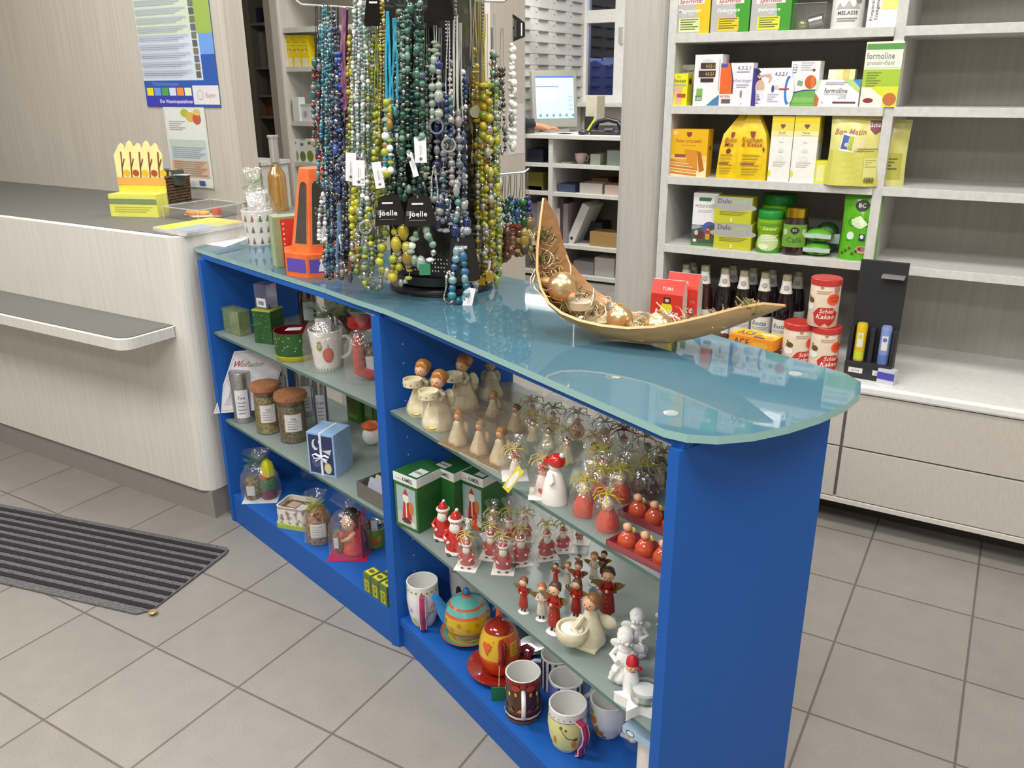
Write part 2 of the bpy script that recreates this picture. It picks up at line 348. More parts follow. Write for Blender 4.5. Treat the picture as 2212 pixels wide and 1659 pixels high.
for q_ in (quad(fa, .0, .014, .93, .034), quad(fa, .0, .345, .93, .365), quad(fb, -.01, .014, .893, .034), quad(fb, 0, .345, .893, .365)): MB().prism(q_, .875, .887, BLUE).build('top_rail', dc, .0008)
MB().prism(quad(fa, .022, .004, .9125, .02), 0, ZBA - .0, BLUE).build('plinth', dc)
MB().prism(quad(fb, 0, .012, .872, .028), 0, ZB - .018, BLUE).build('plinth', dc)
MB().prism(quad(fa, .022, .02, .9125, DP), ZBA - .018, ZBA, BLUE).build('base_board', dc, .0006)
MB().prism(quad(fb, 0, .006, .872, DP), ZB - .018, ZB, BLUE).build('base_board', dc, .0008)
def frosted(name, tr, body, mix, gloss, ro=.03):
    m, nt, b, out = newmat(name); nt.nodes.remove(b); L = nt.links.new
    t_ = N(nt, 'ShaderNodeBsdfTransparent', Color=(*lin(tr), 1)); d = N(nt, 'ShaderNodeBsdfDiffuse', Color=(*lin(body), 1)); tl = N(nt, 'ShaderNodeBsdfTranslucent', Color=(*lin(body), 1))
    a = N(nt, 'ShaderNodeMixShader', Fac=.5); L(d.outputs[0], a.inputs[1]); L(tl.outputs[0], a.inputs[2])
    c = N(nt, 'ShaderNodeMixShader', Fac=mix); L(t_.outputs[0], c.inputs[1]); L(a.outputs[0], c.inputs[2])
    g = N(nt, 'ShaderNodeBsdfGlossy', Roughness=ro); fr = N(nt, 'ShaderNodeFresnel', IOR=gloss); e = N(nt, 'ShaderNodeMixShader')
    L(fr.outputs[0], e.inputs[0]); L(c.outputs[0], e.inputs[1]); L(g.outputs[0], e.inputs[2]); L(e.outputs[0], out.inputs[0])
    nz = N(nt, 'ShaderNodeTexNoise', Scale=35); mr = N(nt, 'ShaderNodeMapRange'); mr.inputs[3].default_value = mix - .04; mr.inputs[4].default_value = mix + .04
    L(nz.outputs[0], mr.inputs[0]); L(mr.outputs[0], c.inputs[0]); return m
SHG = frosted('satin_glass_shelf', '#d8e2de', '#bccac5', .74, 1.3, .22)
SHE = frosted('glass_shelf_edge', '#9fc4b8', '#7fa59a', .7, 1.5)
TOPG = frosted('blue_green_glass_top', '#a8d0dc', '#6d9fb4', .8, 1.8)
TOPE = frosted('glass_top_edge', '#d0f4ec', '#c4f0e8', .95, 1.5)
for f, z, nm, gr in ((fa, ZA2, 'upper glass shelf in the far bay under the tins', 0), (fa, ZA1, 'lower glass shelf in the far bay under the cork jars', 0), (fb, ZA2, 'upper glass shelf in the near bay under the wrapped angels', 1), (fb, ZA1, 'lower glass shelf in the near bay under the red angels', 1)):
    q = quad(f, .024 if not gr else .002, .012, .911 if not gr else .87, DP - .01)
    m = MB().prism(q, z - .008, z, SHG, SHE); solo(m, 'glass_shelf', nm, 'shelf', group='glass shelves of the display counter', bev=.0008)
arc = [(.868, 0), (.9, .012), (.93, .042), (.952, .09), (.964, .15), (.968, .22), (.963, .29), (.947, .352), (.918, .398), (.878, .416)]
out = [(-.400, .600)] + [tuple(fa(u, .014)) for u in (.2, .45, .7)] + [tuple(fa(.84, .006)), tuple(fb(.03, 0)), tuple(fb(.15, .004))] + [tuple(fb(*p)) for p in arc] + [tuple(fb(.02, .414)), tuple(fa(.9, .41)), tuple(fa(.08, .41)), (-.400, 1.01)]
gt = thing('counter_glass', 'blue green glass top with a rounded end on the display counter', 'glass top')
m = MB().prism(out, .889, .9015, TOPG, TOPE); m.build('glass', gt, .002)
for p in ((.832, .05), (.832, .344)):
    q = fb(*p); m = MB().lathe([(.0, .0005), (.011, .0005), (.011, .002), (.008, .003), (0, .003)], clear('screw_cap', '#e8f4f4', .3, .1, .3), (q.x, q.y, .9013), 16); m.build('screw_cap', gt)
for p in ((.05, .03), (.5, .03), (.83, .05), (.83, .34), (.05, .33)):
    q = fb(*p); MB().lathe([(.012, .886), (.012, .889)], SILV(), (q.x, q.y, 0), 12).build('standoff', gt)
for p in ((.05, .05), (.5, .05), (.05, .33)):
    q = fa(*p); MB().lathe([(.012, .886), (.012, .889)], SILV(), (q.x, q.y, 0), 12).build('standoff', gt)

# ------------------------------------------------------------------ right wall shelves and base cabinet
YS, LZ, YC = 1.70, .495, 1.52
SZ = [.832, 1.063, 1.29, 1.507, 1.73]
su = thing('wall_shelf', 'tall off white wall shelving full of packages right of the column', 'shelf')
for x in (.656, 1.335, 2.02): MB().box(x, YS, LZ, x + .028, 2.04, 2.3, SHELFW).build('side_panel', su, .001)
MB().box(.66, 2.03, LZ, 2.04, 2.045, 2.3, noise_mix('grey_shelf_back', '#a8a49c', '#b0aca4', (80, 80, 3), .6, 4)).build('back_panel', su)
for z in SZ:
    MB().box(.684, YS - .01, z - .026, 1.335, 2.03, z, SHELFW).build('shelf_board', su, .001); MB().box(1.363, YS - .01, z - .026, 2.02, 2.03, z, SHELFW).build('shelf_board', su, .001)
bc = thing('base_cabinet', 'low grey white base cabinet under the wall shelves', 'cabinet')
CABM = noise_mix('cabinet_door_laminate', '#bcb7ae', '#c4bfb7', (200, 200, 30), .5, 3)
MB().box(.66, YC + .02, .105, 2.6, 2.04, .465, C('#8c8780')).build('carcass', bc)
MB().box(.655, YC - .008, .465, 2.62, 2.04, LZ, C('#e6e5e2', .35)).build('worktop', bc, .008)
MB().box(.70, YC + .13, 0, 2.55, 2.0, .105, C('#3a3632')).build('toe_kick', bc)
MB().box(.66, YC - .002, .088, 2.6, YC + .06, .105, C('#cfcbc4')).build('bottom_rail', bc, .002)
for x0, x1 in ((.675, 1.0), (1.004, 1.368), (1.374, 1.96), (1.966, 2.58)):
    MB().box(x0, YC, .284, x1 - .003, YC + .018, .462, CABM).build('drawer_front', bc, .0015); MB().box(x0, YC, .108, x1 - .003, YC + .018, .279, CABM).build('drawer_front', bc, .0015)

# ---- left wall shelves, storage, side table
ls = thing('wall_shelf', 'pale wall shelving behind the necklace stand with small boxes', 'shelf')
YL = 2.4; LS = [.965, 1.18, 1.455, 1.645, 1.9]
MB().box(-1.815, YL - .02, 0, -1.745, 2.7, 2.6, BEIGE).build('side_panel', ls, .012)
XR = Y(1135, 300, 2.7).x; MB().box(XR - .06, YL - .02, 0, XR, 2.7, 2.6, BEIGE).build('side_panel', ls, .003)
MB().box(-1.745, 2.68, 0, XR - .06, 2.7, 2.6, WALLG).build('back_panel', ls)
for z in LS: MB().box(-1.745, YL, z - .026, XR - .06, 2.68, z, SHELFW).build('shelf_board', ls, .001)
MB().box(-1.745, YL + .02, 0, XR - .06, YL + .04, .939, BEIGE).build('door', ls)
A = Y(1098, 228, 2.62); B_ = Y(1135, 330, 2.62)
q0, q1 = ray(1097, 225), ray(1132, 330)
def onx(d, x): return CAM + d * ((x - CAM.x) / d.x)
a, b = onx(q0, XR + .001), onx(q1, XR + .001)
m = MB(); m.box(0, min(a.y, b.y), min(a.z, b.z), .001, max(a.y, b.y), max(a.z, b.z), C('#e0dee2')); solo(m, 'notice_sheet', 'white notice sheet taped to the panel end behind the pearl necklace', 'sheet', (XR + .0005, 0, 0))
# ------------------------------------------------------------------ packages
def pkg(name, label, cat, u0, u1, vt, vb, y, z, d, base, art=(), rz=0, group=None, sart=(), h=None, tart=(), lart=(), yfun=None, bev=.0008, W=None):
    xa, xb = Y(u0, vb, y).x, Y(u1, vb, y).x; w = W or (xb - xa); h = h or Y((u0 + u1) / 2, vt, y).z - z
    return carton(name, label, cat, ((xa + xb) / 2 + d / 2 * -sin(rz), y + d / 2, z), w, d, h, base, art, rz, group, sart, tart, lart, bev)
def carton(name, label, cat, loc, w, d, h, base, art=(), rz=0, group=None, sart=(), tart=(), lart=(), bev=.0008):
    m = MB(); b = base if not isinstance(base, str) else C(base, .4, 0, .03); m.box(-w / 2, -d / 2, 0, w / 2, d / 2, h, b)
    m.on(front(d)).art(w, h, art)
    if sart: m.on(side(w)).art(d, h, sart)
    if lart: m.on(lside(w)).art(d, h, lart)
    if tart: m.on(Matrix.Translation((0, -d / 2, 0)) @ topf(h)).art(w, d, tart)
    return solo(m.off(), name, label, cat, loc, rz, group, bev)
YF = YS + .005
# --- top row
Z4, Z3, Z2, Z1 = SZ[3], SZ[2], SZ[1], SZ[0]
def sport(u0, u1, lab, c1, name2, c3):
    pkg('carton', lab, 'box', u0, u1, -30, 66, YF, Z4, .07, c1, [('r', 0, 0, .72, 1, '#b9b6b4'), ('p', [(.72, 0), (.80, 0), (.72, 1), (.5, 1), (.62, .6)], c1),
        ('r', .12, .62, .84, .74, '#f3ded8'), ('t', 'Sportvital', .48, .645, .09, '#8a2a3c', .68, 'c', 1, 1), ('t', name2, .45, .45, .085, '#f4f4f0', .6, 'c', 1, 1), ('t', 'DRINK', .5, .40, .03, '#f0f0ea', .25),
        ('r', .18, .04, .74, .33, c3), ('l', .22, .29, .70, 5, .05, '#6b6a30'), ('t', 'N', .16, .8, .07, '#e8e8e8', .1)], group='sports drink cartons on the top shelf', sart=[('r', 0, 0, 1, 1, c1)])
sport(1452, 1531, 'grey carton with yellow edge and pale green label on the top right shelf', '#e3c020', 'Magnesium', '#d7e6a8')
sport(1534, 1616, 'grey carton with green edge and amber label on the top right shelf', '#3f9a2a', 'Endurance', '#e8c628')
sport(1619, 1705, 'grey carton with green edge and lemon yellow label on the top right shelf', '#3f9a2a', 'Endurance', '#dfe83a')
t = thing('clear_case', 'clear plastic case with a silver roll inside on the top right shelf', 'case', (Y(1750, 60, YF + .05).x, YF + .05, Z4))
MB().box(-.05, -.04, 0, .05, .04, .075, clear('clear_plastic', '#f2f2f2', .1, .05, .04)).build('case', t, .001)
MB().tube([(0, -.01, .022), (.038, -.01, .03)], .018, FOIL(), 14).build('foil_roll', t); MB().ball((-.022, -.01, .017), .017, clear('green_gel', '#d8e8b0', .2, .05, .3, '#c8d890'), 1.3).build('gel_pad', t)
def can(name, label, cat, P, r, h, base, art, lid, lidh=.12, rz=None, group=None, AW=2.2, lidr=1.02, body=None, neck=None):
    t = thing(name, label, cat, P, face(P) if rz is None else rz, group)
    pr = body or [(r * .97, 0), (r, .003), (r, h * (1 - lidh) - .002), (r * .97, h * (1 - lidh))]
    m = MB(); b = base if not isinstance(base, str) else C(base, .4); m.lathe(pr, b, seg=28)
    m.fn = wrap(r + .0003); m.lay = .0003; m.art(AW * r, h, art); m.off().build('body', t)
    MB().lathe([(r * lidr, h * (1 - lidh)), (r * lidr, h - .003), (r * lidr - .003, h), (r * lidr - .006, h - .001), (0, h - .0015)], lid if not isinstance(lid, str) else C(lid, .35), seg=28).build('lid', t)
    return t
P = Y(1828, 56, YF + .04); P.z = Z4
can('jar', 'white jar with black printing on the top right shelf', 'jar', P, .045, .105, '#eceae6', [('t', 'MELASSE', 0.5, .35, .1, '#55524f', .8), ('e', .5, .78, .12, .05, '#77726c'), ('p', [(.15, .5), (.25, .7), (.35, .5), (.5, .72), (.65, .5), (.75, .7), (.85, .5)], '#b9b6b0'), ('e', .8, .7, .1, .08, '#8d8a86'), ('l', .2, .24, .8, 2, .06, '#8d8a86')], '#dedcd8', .08)
pkg('carton', 'white and yellow carton cut by the photo edge on the top right shelf', 'box', 1870, 1935, -25, 57, YF, Z4, .06, '#f2f2ec', [('r', .45, .45, 1, 1, '#e9ee86'), ('t', 'Proteinreich', .2, .5, .09, INK, .8, 'c', 1, 0, pi / 2), ('t', 'Trinkgenuss', .36, .5, .09, INK, .8, 'c', 1, 0, pi / 2)])
# --- second row
pkg('carton', 'pale grey carton behind the small yellow slimming box', 'box', 1462, 1500, 140, 222, YF + .07, Z3, .05, '#c4c0b4', [('t', 'Kitosan', .5, .82, .08, INK)])
pkg('carton', 'small yellow slimming box with a woman on it at the left of the second shelf', 'box', 1444, 1483, 159, 220, YF, Z3, .045, '#e6e61c', [('t', 'Kitosan', .5, .72, .13, INK, .8), ('t', 'Typ', .5, .87, .06, '#8a8a20', .3), ('r', .1, .6, .9, .68, '#b7b48a'), ('p', [(.2, .58), (.75, .58), (.68, .4), (.72, .02), (.4, .02), (.3, .38)], '#e0b08a'), ('r', .45, .25, .92, .37, '#b8502c')], sart=[('r', .1, .1, .9, .9, '#d2d020'), ('e', .5, .75, .3, .1, '#6b2a2a')])
pkg('carton', 'white bar carton with a dark oval window on the second shelf', 'box', 1496, 1554, 118, 223, YF, Z3, .07, '#f0eff0', [('e', .47, .68, .33, .24, '#d8d4d6'), ('r', .22, .72, .76, .84, '#3a2c2c'), ('r', .16, .56, .78, .69, '#42302e'), ('r', .24, .46, .72, .54, '#3a2c2c'), ('t', '4.3.2.1', .56, .75, .06, '#e8c860', .3), ('t', '4.3.2.1', .56, .6, .06, '#e8c860', .3), ('r', .12, .1, .34, .34, '#7cb35c'), ('r', .08, .1, .32, .2, '#4a8a54'), ('t', 'LESS', .2, .12, .05, '#f4f4f4', .2), ('p', [(.5, 0), (1, 0), (1, .23), (.75, .13)], '#4a7ea8'), ('r', .9, .3, .93, .9, '#b8b4b4')])
pkg('carton', 'white and orange food supplement carton on the second shelf', 'box', 1552, 1621, 136, 223, YF - .004, Z3, .05, '#ececf2', [('p', [(0, .28), (.4, .28), (.38, .7), (.28, 1), (0, 1)], '#e8672a'), ('p', [(.38, .28), (.42, .28), (.42, .6), (.3, 1), (.27, 1), (.37, .65)], '#33405a'), ('r', 0, .28, .4, .3, '#e07a40'), ('r', .0, .9, .22, .98, '#3c5aa8'), ('t', '4.3.2.1', .72, .84, .09, '#8a8aa0', .4), ('r', .5, .78, .9, .8, '#7c7c94'), ('t', 'ohne hunger', .7, .56, .08, '#9a9ab8', .55, 'c', 0, 1), ('l', .52, .48, .9, 2, .05, '#a8a8bc'), ('e', .68, .28, .035, .09, '#8a8a8a'), ('r', .08, .06, .36, .16, '#6a5a50'), ('t', 'AKTION', .18, .2, .05, '#c04030', .3), ('t', 'B', .7, .03, .04, '#6a6a80', .1)])
pkg('carton', 'white and purple slimming carton with a dark haired woman printed on it', 'box', 1622, 1705, 147, 223, YF - .003, Z3, .05, '#efeef4', [('r', 0, 0, .12, 1, '#3c3690'), ('p', [(.03, .95), (.14, .98), (.2, .9), (.1, .8)], '#2e2438'), ('e', .16, .72, .06, .12, '#3a2826'), ('p', [(.1, .8), (.45, .86), (.5, .74), (.45, .62), (.4, .62), (.44, .74), (.3, .78), (.16, .72)], '#cfae9e'), ('e', .2, .5, .12, .2, '#d2b29e'), ('p', [(.1, .42), (.32, .42), (.26, .1), (.12, 0)], '#e8e4ea'), ('t', 'Figur', .2, .2, .12, '#4a4490', .25, 'c', 1, 0, pi / 2), ('t', '4.3.2.1', .72, .8, .1, '#6a6a74', .32, 'c', 1, 1), ('e', .93, .42, .09, .38, '#3a78c4'), ('e', .985, .42, .09, .33, '#efeef4'), ('e', .54, .46, .035, .1, '#4a4a88'), ('e', .63, .5, .05, .06, '#d0d0dc'), ('p', [(.7, .43), (.96, .43), (.96, .47), (.7, .47)], '#b43040'), ('l', .42, .3, .7, 4, .06, '#c2c2cc')])
pkg('carton', 'narrow white and green carton with a pumpkin picture on the second shelf', 'box', 1702, 1763, 132, 224, YF + .002, Z3, .06, '#efecee', [('p', [(0, 0), (1, 0), (1, .36), (.5, .34), (0, .27)], '#6fae54'), ('p', [(0, .27), (.5, .34), (1, .36), (1, .38), (.5, .37), (0, .3)], '#344c8c'), ('e', .72, .54, .2, .15, '#c8622c'), ('e', .8, .54, .07, .14, '#e07a3a'), ('p', [(.25, .47), (.45, .45), (.45, .56), (.28, .58)], '#8aa48a'), ('t', '4.3.2.1', .2, .83, .1, '#6a6a78', .3, 'c', 1, 0, pi / 2), ('l', .35, .95, .8, 4, .05, '#c8c4c8'), ('e', .8, .8, .05, .03, '#8a4040'), ('r', .08, .08, .9, .2, '#86bd68')])
pkg('carton', 'small yellow and cream carton standing behind the white medicine pack', 'box', 1785, 1842, 150, 200, YF + .05, Z3, .04, '#eee6b0', [('r', 0, 0, .3, 1, '#eef0d8'), ('r', .55, .3, .8, 1, '#dcc878')])
pkg('carton', 'wide white medicine carton with blue and green edges on the second shelf', 'box', 1758, 1853, 172, 225, YF - .006, Z3, .05, '#f2f2f6', [('p', [(0, 0), (.08, 0), (.1, .3), (.03, .45), (0, .5)], '#c06a40'), ('p', [(.03, 1), (.13, 1), (.04, .55), (.0, .6), (0, .9)], '#cfe0c0'), ('p', [(.78, 1), (1, 1), (1, .6)], '#4a90c8'), ('p', [(.6, 1), (.82, 1), (1, .7), (1, .5)], '#bcd88a'), ('t', 'formoline', .47, .5, .2, '#6a6a70', .52), ('r', .2, .44, .72, .455, '#8888a0'), ('t', 'L112', .63, .3, .12, '#7a7a88', .16), ('r', .42, .12, .94, .19, '#7c3a48'), ('t', 'A', .18, .12, .08, '#8a8a8a', .1), ('l', .22, .88, .72, 2, .06, '#b0b0bc')])
pkg('carton', 'tall green and yellow protein carton cut by the photo edge on the second shelf', 'box', 1856, 1935, 90, 227, YF - .01, Z3, .06, '#eef0dc', [('r', .02, .88, 1, .97, '#5a9a4a'), ('t', 'formoline', .42, .74, .1, '#7a8088', .75), ('t', 'protein-diaet', .44, .65, .07, '#9aa8a0', .75), ('r', .02, .6, 1, .61, '#c8d8c0'), ('r', 0, .0, 1, .58, '#dfe03a'), ('r', 0, .32, 1, .58, '#a8c83a'), ('p', [(0, 0), (.62, 0), (.6, .15), (.25, .3), (0, .3)], '#eceede'), ('e', .8, .12, .18, .1, '#c4703c'), ('e', .22, .1, .14, .04, '#8c3030'), ('l', .1, .52, .5, 6, .04, '#7a9030')])
m = MB(); m.box(-.14, -.002, 0, .14, .002, .062, C('#8e8a86', .3)); m.box(-.14, .002, 0, -.02, .004, .085, C('#77736e')); m.on(front(.004)).art(.28, .08, [('e', .4, .75, .1, .2, '#4a4644')])
solo(m.off(), 'display_card', 'dim grey display card standing behind the white cartons on the second shelf', 'card', (Y(1630, 150, YF + .14).x, YF + .14, Z3), 0)
# --- third row
YW = '#ecc613'
pkg('carton', 'yellow crispbread carton with stacked crackers on the third shelf', 'box', 1443, 1524, 279, 380, YF + .01, Z2, .055, '#e9b61a', [('r', 0, 0, 1, .45, '#eecb74'), ('r', 0, 0, 1, .3, '#f2dca8'), ('t', 'Fette croccanti', .5, .72, .08, '#b0642c', .68, 'c', 1, 1), ('p', [(.44, .94), (.58, .94), (.57, .87), (.51, .83), (.45, .87)], '#8c3a30'), ('r', .08, .88, .2, .96, '#f0d080'), ('r', .3, .66, .7, .67, '#c88a30')] +
    [('p', [(.03, .06 + .065 * i), (.75, .01 + .065 * i), (.75, .055 + .065 * i), (.03, .10 + .065 * i)], ['#c87a1e', '#dc932a'][i % 2]) for i in range(5)] + [('p', [(.02, .38), (.6, .36), (.75, .3), (.3, .30)], '#e4a040'), ('p', [(.4, .58), (.72, .56), (.78, .12), (.5, .3)], '#d88e28'), ('p', [(.74, .56), (.84, .52), (.95, .15), (.82, .1)], '#b86818'), ('r', .15, .41, .44, .47, '#9a4a50')], sart=[('e', .5, .6, .12, .05, '#6a2a2a')])
def flour(lab, u0, u1, vt, vb, y, lean, words, spot):
    xa, xb = Y(u0, vb, y).x, Y(u1, vb, y).x; w = xb - xa; h = Y((u0 + u1) / 2, vt, y).z - Z2
    t = thing('flour_bag', lab, 'bag', ((xa + xb) / 2, y + .03, Z2), 0, 'yellow flour bags')
    m = MB(); vs = []; fs = []; pr = [(1, 1, 0, 0), (1.02, 1.05, .02, 0), (1, 1, .45, .1), (.88, .8, .68, .3), (.48, .45, .92, .8), (.26, .12, 1, 1)]
    ring = [(-.5, -.5), (-.25, -.56), (0, -.58), (.25, -.56), (.5, -.5), (.53, 0), (.5, .5), (0, .56), (-.5, .5), (-.53, 0)]; n = len(ring)
    for sx, sy, zz, l in pr:
        for i, (a, b) in enumerate(ring): vs.append((a * w * sx + lean * l + .002 * sin(i * 5 + zz * 17), b * .055 * sy, h * zz))
    for j in range(len(pr) - 1):
        for i in range(n): a, b = j * n + i, j * n + (i + 1) % n; fs.append((a, b, b + n, a + n))
    fs += [tuple(range(n - 1, -1, -1)), tuple(range((len(pr) - 1) * n, len(pr) * n))]
    m.add(vs, fs, noise_mix('yellow_bag_paper', '#e8c010', '#f2d222', (40, 40, 40), .35, 3, bump=.3), True); m.build('bag', t)
    m = MB(); m.fn = lambda x, y_, n_: (x + lean * max(0, (y_ / h - .4)) * 1.05 ** 2, -.0335 + max(0, y_ / h - .55) * .03 - n_, y_)
    m.art(w * .9, h, [('p', [(.42, .72), (.62, .72), (.6, .66), (.52, .62), (.44, .66)], '#8c3a30'), ('t', words[0], .5, .57, .07, '#a05a1c', .8, 'c', 1, 1), ('t', words[1], .5, .5, .07, '#b04a2c', .8, 'c', 1, 1), ('e', *spot, '#7c3a28'), ('l', .15, .36, .8, 5, .05, '#c8a418'), ('r', .1, .22, .62, .25, '#a05a40'), ('l', .15, .16, .8, 3, .04, '#c8a418')]); m.off().build('print', t)
flour('yellow bread flour bag leaning right on the third shelf', 1545, 1588, 245, 388, YF + .005, .04, ('Brot', 'Mix'), (.55, .43, .13, .04))
flour('yellow cake flour bag leaning against the pasta cartons on the third shelf', 1588, 1650, 242, 392, YF - .004, -.012, ('Kuchen', '& Kekse'), (.95, .46, .04, .03))
for u0, u1, vt, wd, lb in ((1655, 1703, 251, 'Fusilli', 'white and yellow pasta carton beside the cake flour bag'), (1703, 1757, 251, 'Penne', 'white and yellow pasta carton beside the small yellow box')):
    pkg('carton', lb, 'box', u0 + .8, u1 - .8, vt, 398, YF - .008, Z2, .07, '#f0efe8', [('r', 0, .9, 1, 1, '#e8d024'), ('r', 0, .78, 1, .9, '#e6d858'), ('r', 0, .7, 1, .78, '#ece6a0'), ('p', [(.4, .88), (.62, .88), (.6, .84), (.51, .81), (.42, .84)], '#8c4a50'), ('t', wd, .5, .74, .03, '#8c5a40', .45), ('r', .3, .715, .72, .72, '#b8a878'), ('t', 'Pasta', .5, .6, .02, '#b0a898', .3), ('e', .5, .48, .12, .03, '#dcdcd8'), ('e', .5, .36, .16, .05, '#e4e6e4'), ('e', .06, .13, .06, .05, '#dfe01c'), ('l', .2, .3, .8, 3, .03, '#d8d6ce')], group='pasta cartons on the third shelf', sart=[('r', 0, .82, 1, 1, '#d8c020'), ('r', 0, .6, 1, .82, '#e0d468')])
pkg('carton', 'small plain yellow carton between pasta and the toast bread bag', 'box', 1752, 1785, 347, 400, YF - .004, Z2, .04, '#dfe03c', [('r', .25, .1, .75, .8, '#e8e8a0')])
def pouch(name, lab, cat, P, w, h, th, base, art, rz=0, top=.35, ro=.35, lean=0, group=None, fin=True, parts=()):
    t = thing(name, lab, cat, P, rz, group); m = MB(); vs = []; fs = []; nx, nz = 10, 12
    for sgn in (-1, 1):
        for j in range(nz + 1):
            for i in range(nx + 1):
                a, b = i / nx, j / nz; e = sin(pi * a) ** .6
                k = th / 2 * e * (1 if b < .5 else max(0, 1 - ((b - .5) / .5) ** 1.6)) * (.85 + .15 * sin(9 * a + 5 * b))
                vs.append(((a - .5) * w * (1 - .06 * sin(pi * b)) , sgn * (k + .0004) + lean * b * h, b * h))
    n = (nx + 1) * (nz + 1)
    for sgn in (0, 1):
        for j in range(nz):
            for i in range(nx):
                a = sgn * n + j * (nx + 1) + i; q = (a, a + 1, a + nx + 2, a + nx + 1); fs.append(q if sgn == 0 else q[::-1])
    for j in range(nz):
        for i in (0, nx):
            a = j * (nx + 1) + i; q = (a, a + nx + 1, a + nx + 1 + n, a + n); fs.append(q if i == 0 else q[::-1])
    fs.append(tuple([i for i in range(nx + 1)][::-1] + [n + i for i in range(nx + 1)]))
    m.add(vs, fs, base if not isinstance(base, str) else C(base, ro, 0, .06), True); m.build('bag', t)
    def fn(x, y, nn):
        a, b = x / w + .5, min(1, max(0, y / h)); e = max(0, sin(pi * min(1, max(0, a)))) ** .6
        k = th / 2 * e * (1 if b < .5 else max(0, 1 - ((b - .5) / .5) ** 1.6)) * (.85 + .15 * sin(9 * a + 5 * b))
        return (x * (1 - .06 * sin(pi * b)), -(k + .0014) - nn + lean * y, y)
    m = MB(); m.fn = fn; m.art(w, h, art); m.off().build('print', t); return t
P = Y(1836, 402, YF - .01); P.z = Z2
pouch('bread_bag', 'clear yellow toast bread bag with a plum coloured crest on the third shelf', 'bag', P, .155, .205, .06, noise_mix('bread_bag_film', '#cfc86a', '#ddd88c', (12, 12, 12), .25, 3), [('r', .0, 0, .99, .5, '#c9c65a'), ('t', 'Bon Matin', .38, .72, .085, '#a06a5a', .6, 'c', 1, 1), ('p', [(.72, .92), (.98, .92), (.97, .8), (.85, .72), (.73, .8)], '#7c3a48'), ('t', 'Schär', .85, .83, .06, '#f2f0e8', .22), ('e', .5, .6, .22, .1, '#d8c890'), ('p', [(.2, .5), (.48, .47), (.5, .72), (.24, .74)], '#f0eee0'), ('p', [(.22, .52), (.36, .51), (.38, .7), (.26, .72)], '#4a5aa8'), ('p', [(.36, .51), (.46, .49), (.48, .7), (.38, .7)], '#a8b838'), ('e', .34, .58, .05, .03, '#c8c8a8'), ('l', .55, .52, .95, 2, .03, '#88864a'), ('r', .72, .1, .96, .4, '#d8d480'), ('l', .74, .36, .94, 4, .03, '#a8a450')] + [('r', .75 + .02 * i, .05, .76 + .02 * i, .13, '#3c3a28') for i in range(9)], .08, lean=.12)
P = Y(1905, 400, YF + .05); P.z = Z2
pouch('bread_bag', 'second toast bread bag half hidden behind the first', 'bag', P, .12, .19, .05, noise_mix('bread_bag_film', '#cfc86a', '#ddd88c'), [('r', .1, .1, .9, .5, '#b9b650'), ('l', .2, .4, .8, 4, .05, '#6a6830')], .1)
# --- fourth row
pkg('carton', 'narrow white whey drink carton with a cow herder picture on the fourth shelf', 'box', 1491, 1543, 417, 545, YF + .02, Z1, .045, '#eceaec', [('p', [(.22, .9), (.28, .92), (.75, .92), (.7, .85), (.24, .85)], '#2f7a4a'), ('t', 'MOLKOSAN', .5, .73, .06, '#6a6468', .8, 'c', 0), ('l', .2, .67, .8, 2, .03, '#c0bcc0'), ('r', 0, 0, 1, .4, '#4c5440'), ('e', .72, .33, .3, .14, '#4a5aa8'), ('e', .8, .29, .2, .12, '#4c5440'), ('p', [(.0, .38), (.3, .4), (.45, .36), (.0, .3)], '#9aa6b8'), ('r', .15, .14, .5, .28, '#5c3028'), ('e', .2, .25, .08, .05, '#c8bcb0'), ('r', .58, .13, .75, .25, '#d0a020'), ('e', .67, .3, .07, .04, '#d8a878'), ('r', .56, .24, .78, .31, '#b03830'), ('e', .15, .1, .08, .03, '#e0dcd4'), ('r', 0, 0, 1, .06, '#3c7a3c')], rz=.05)
Pz = Y(1590, 465, YF + .01).z
for z, lb, vt, vb, du in ((Z1, 'lower yellow and grey sweetener carton of the stack of two', 485, 553, 0), (None, 'upper yellow and grey sweetener carton of the stack of two', 416, 485, 2)):
    if z is None: z = Z1 + hh
    hh = (Y(1590, 484, YF).z - Z1)
    pkg('carton', lb, 'box', 1539 + du, 1619 + du, vt, vb, YF, z, .075, '#c4c432', [('r', 0, .5, 1, 1, '#a9a7a6'), ('e', .5, .62, .62, .18, '#a9a7a6'), ('p', [(0, .62), (.12, .58), (.3, .5), (.5, .47), (.7, .5), (.88, .58), (1, .62), (1, .45), (0, .45)], '#c4c432'), ('e', .5, .66, .55, .17, '#a9a7a6'), ('t', 'Dulce', .09, .76, .19, '#56545a', .42, 'l'), ('r', .46, .74, .9, .9, '#a2b68a'), ('l', .15, .44, .88, 3, .06, '#8f9030'), ('r', .45, .06, .5, .22, '#e4e4b0')], group='stacked sweetener cartons', h=hh, rz=.03)
GRN = '#4f9e22'
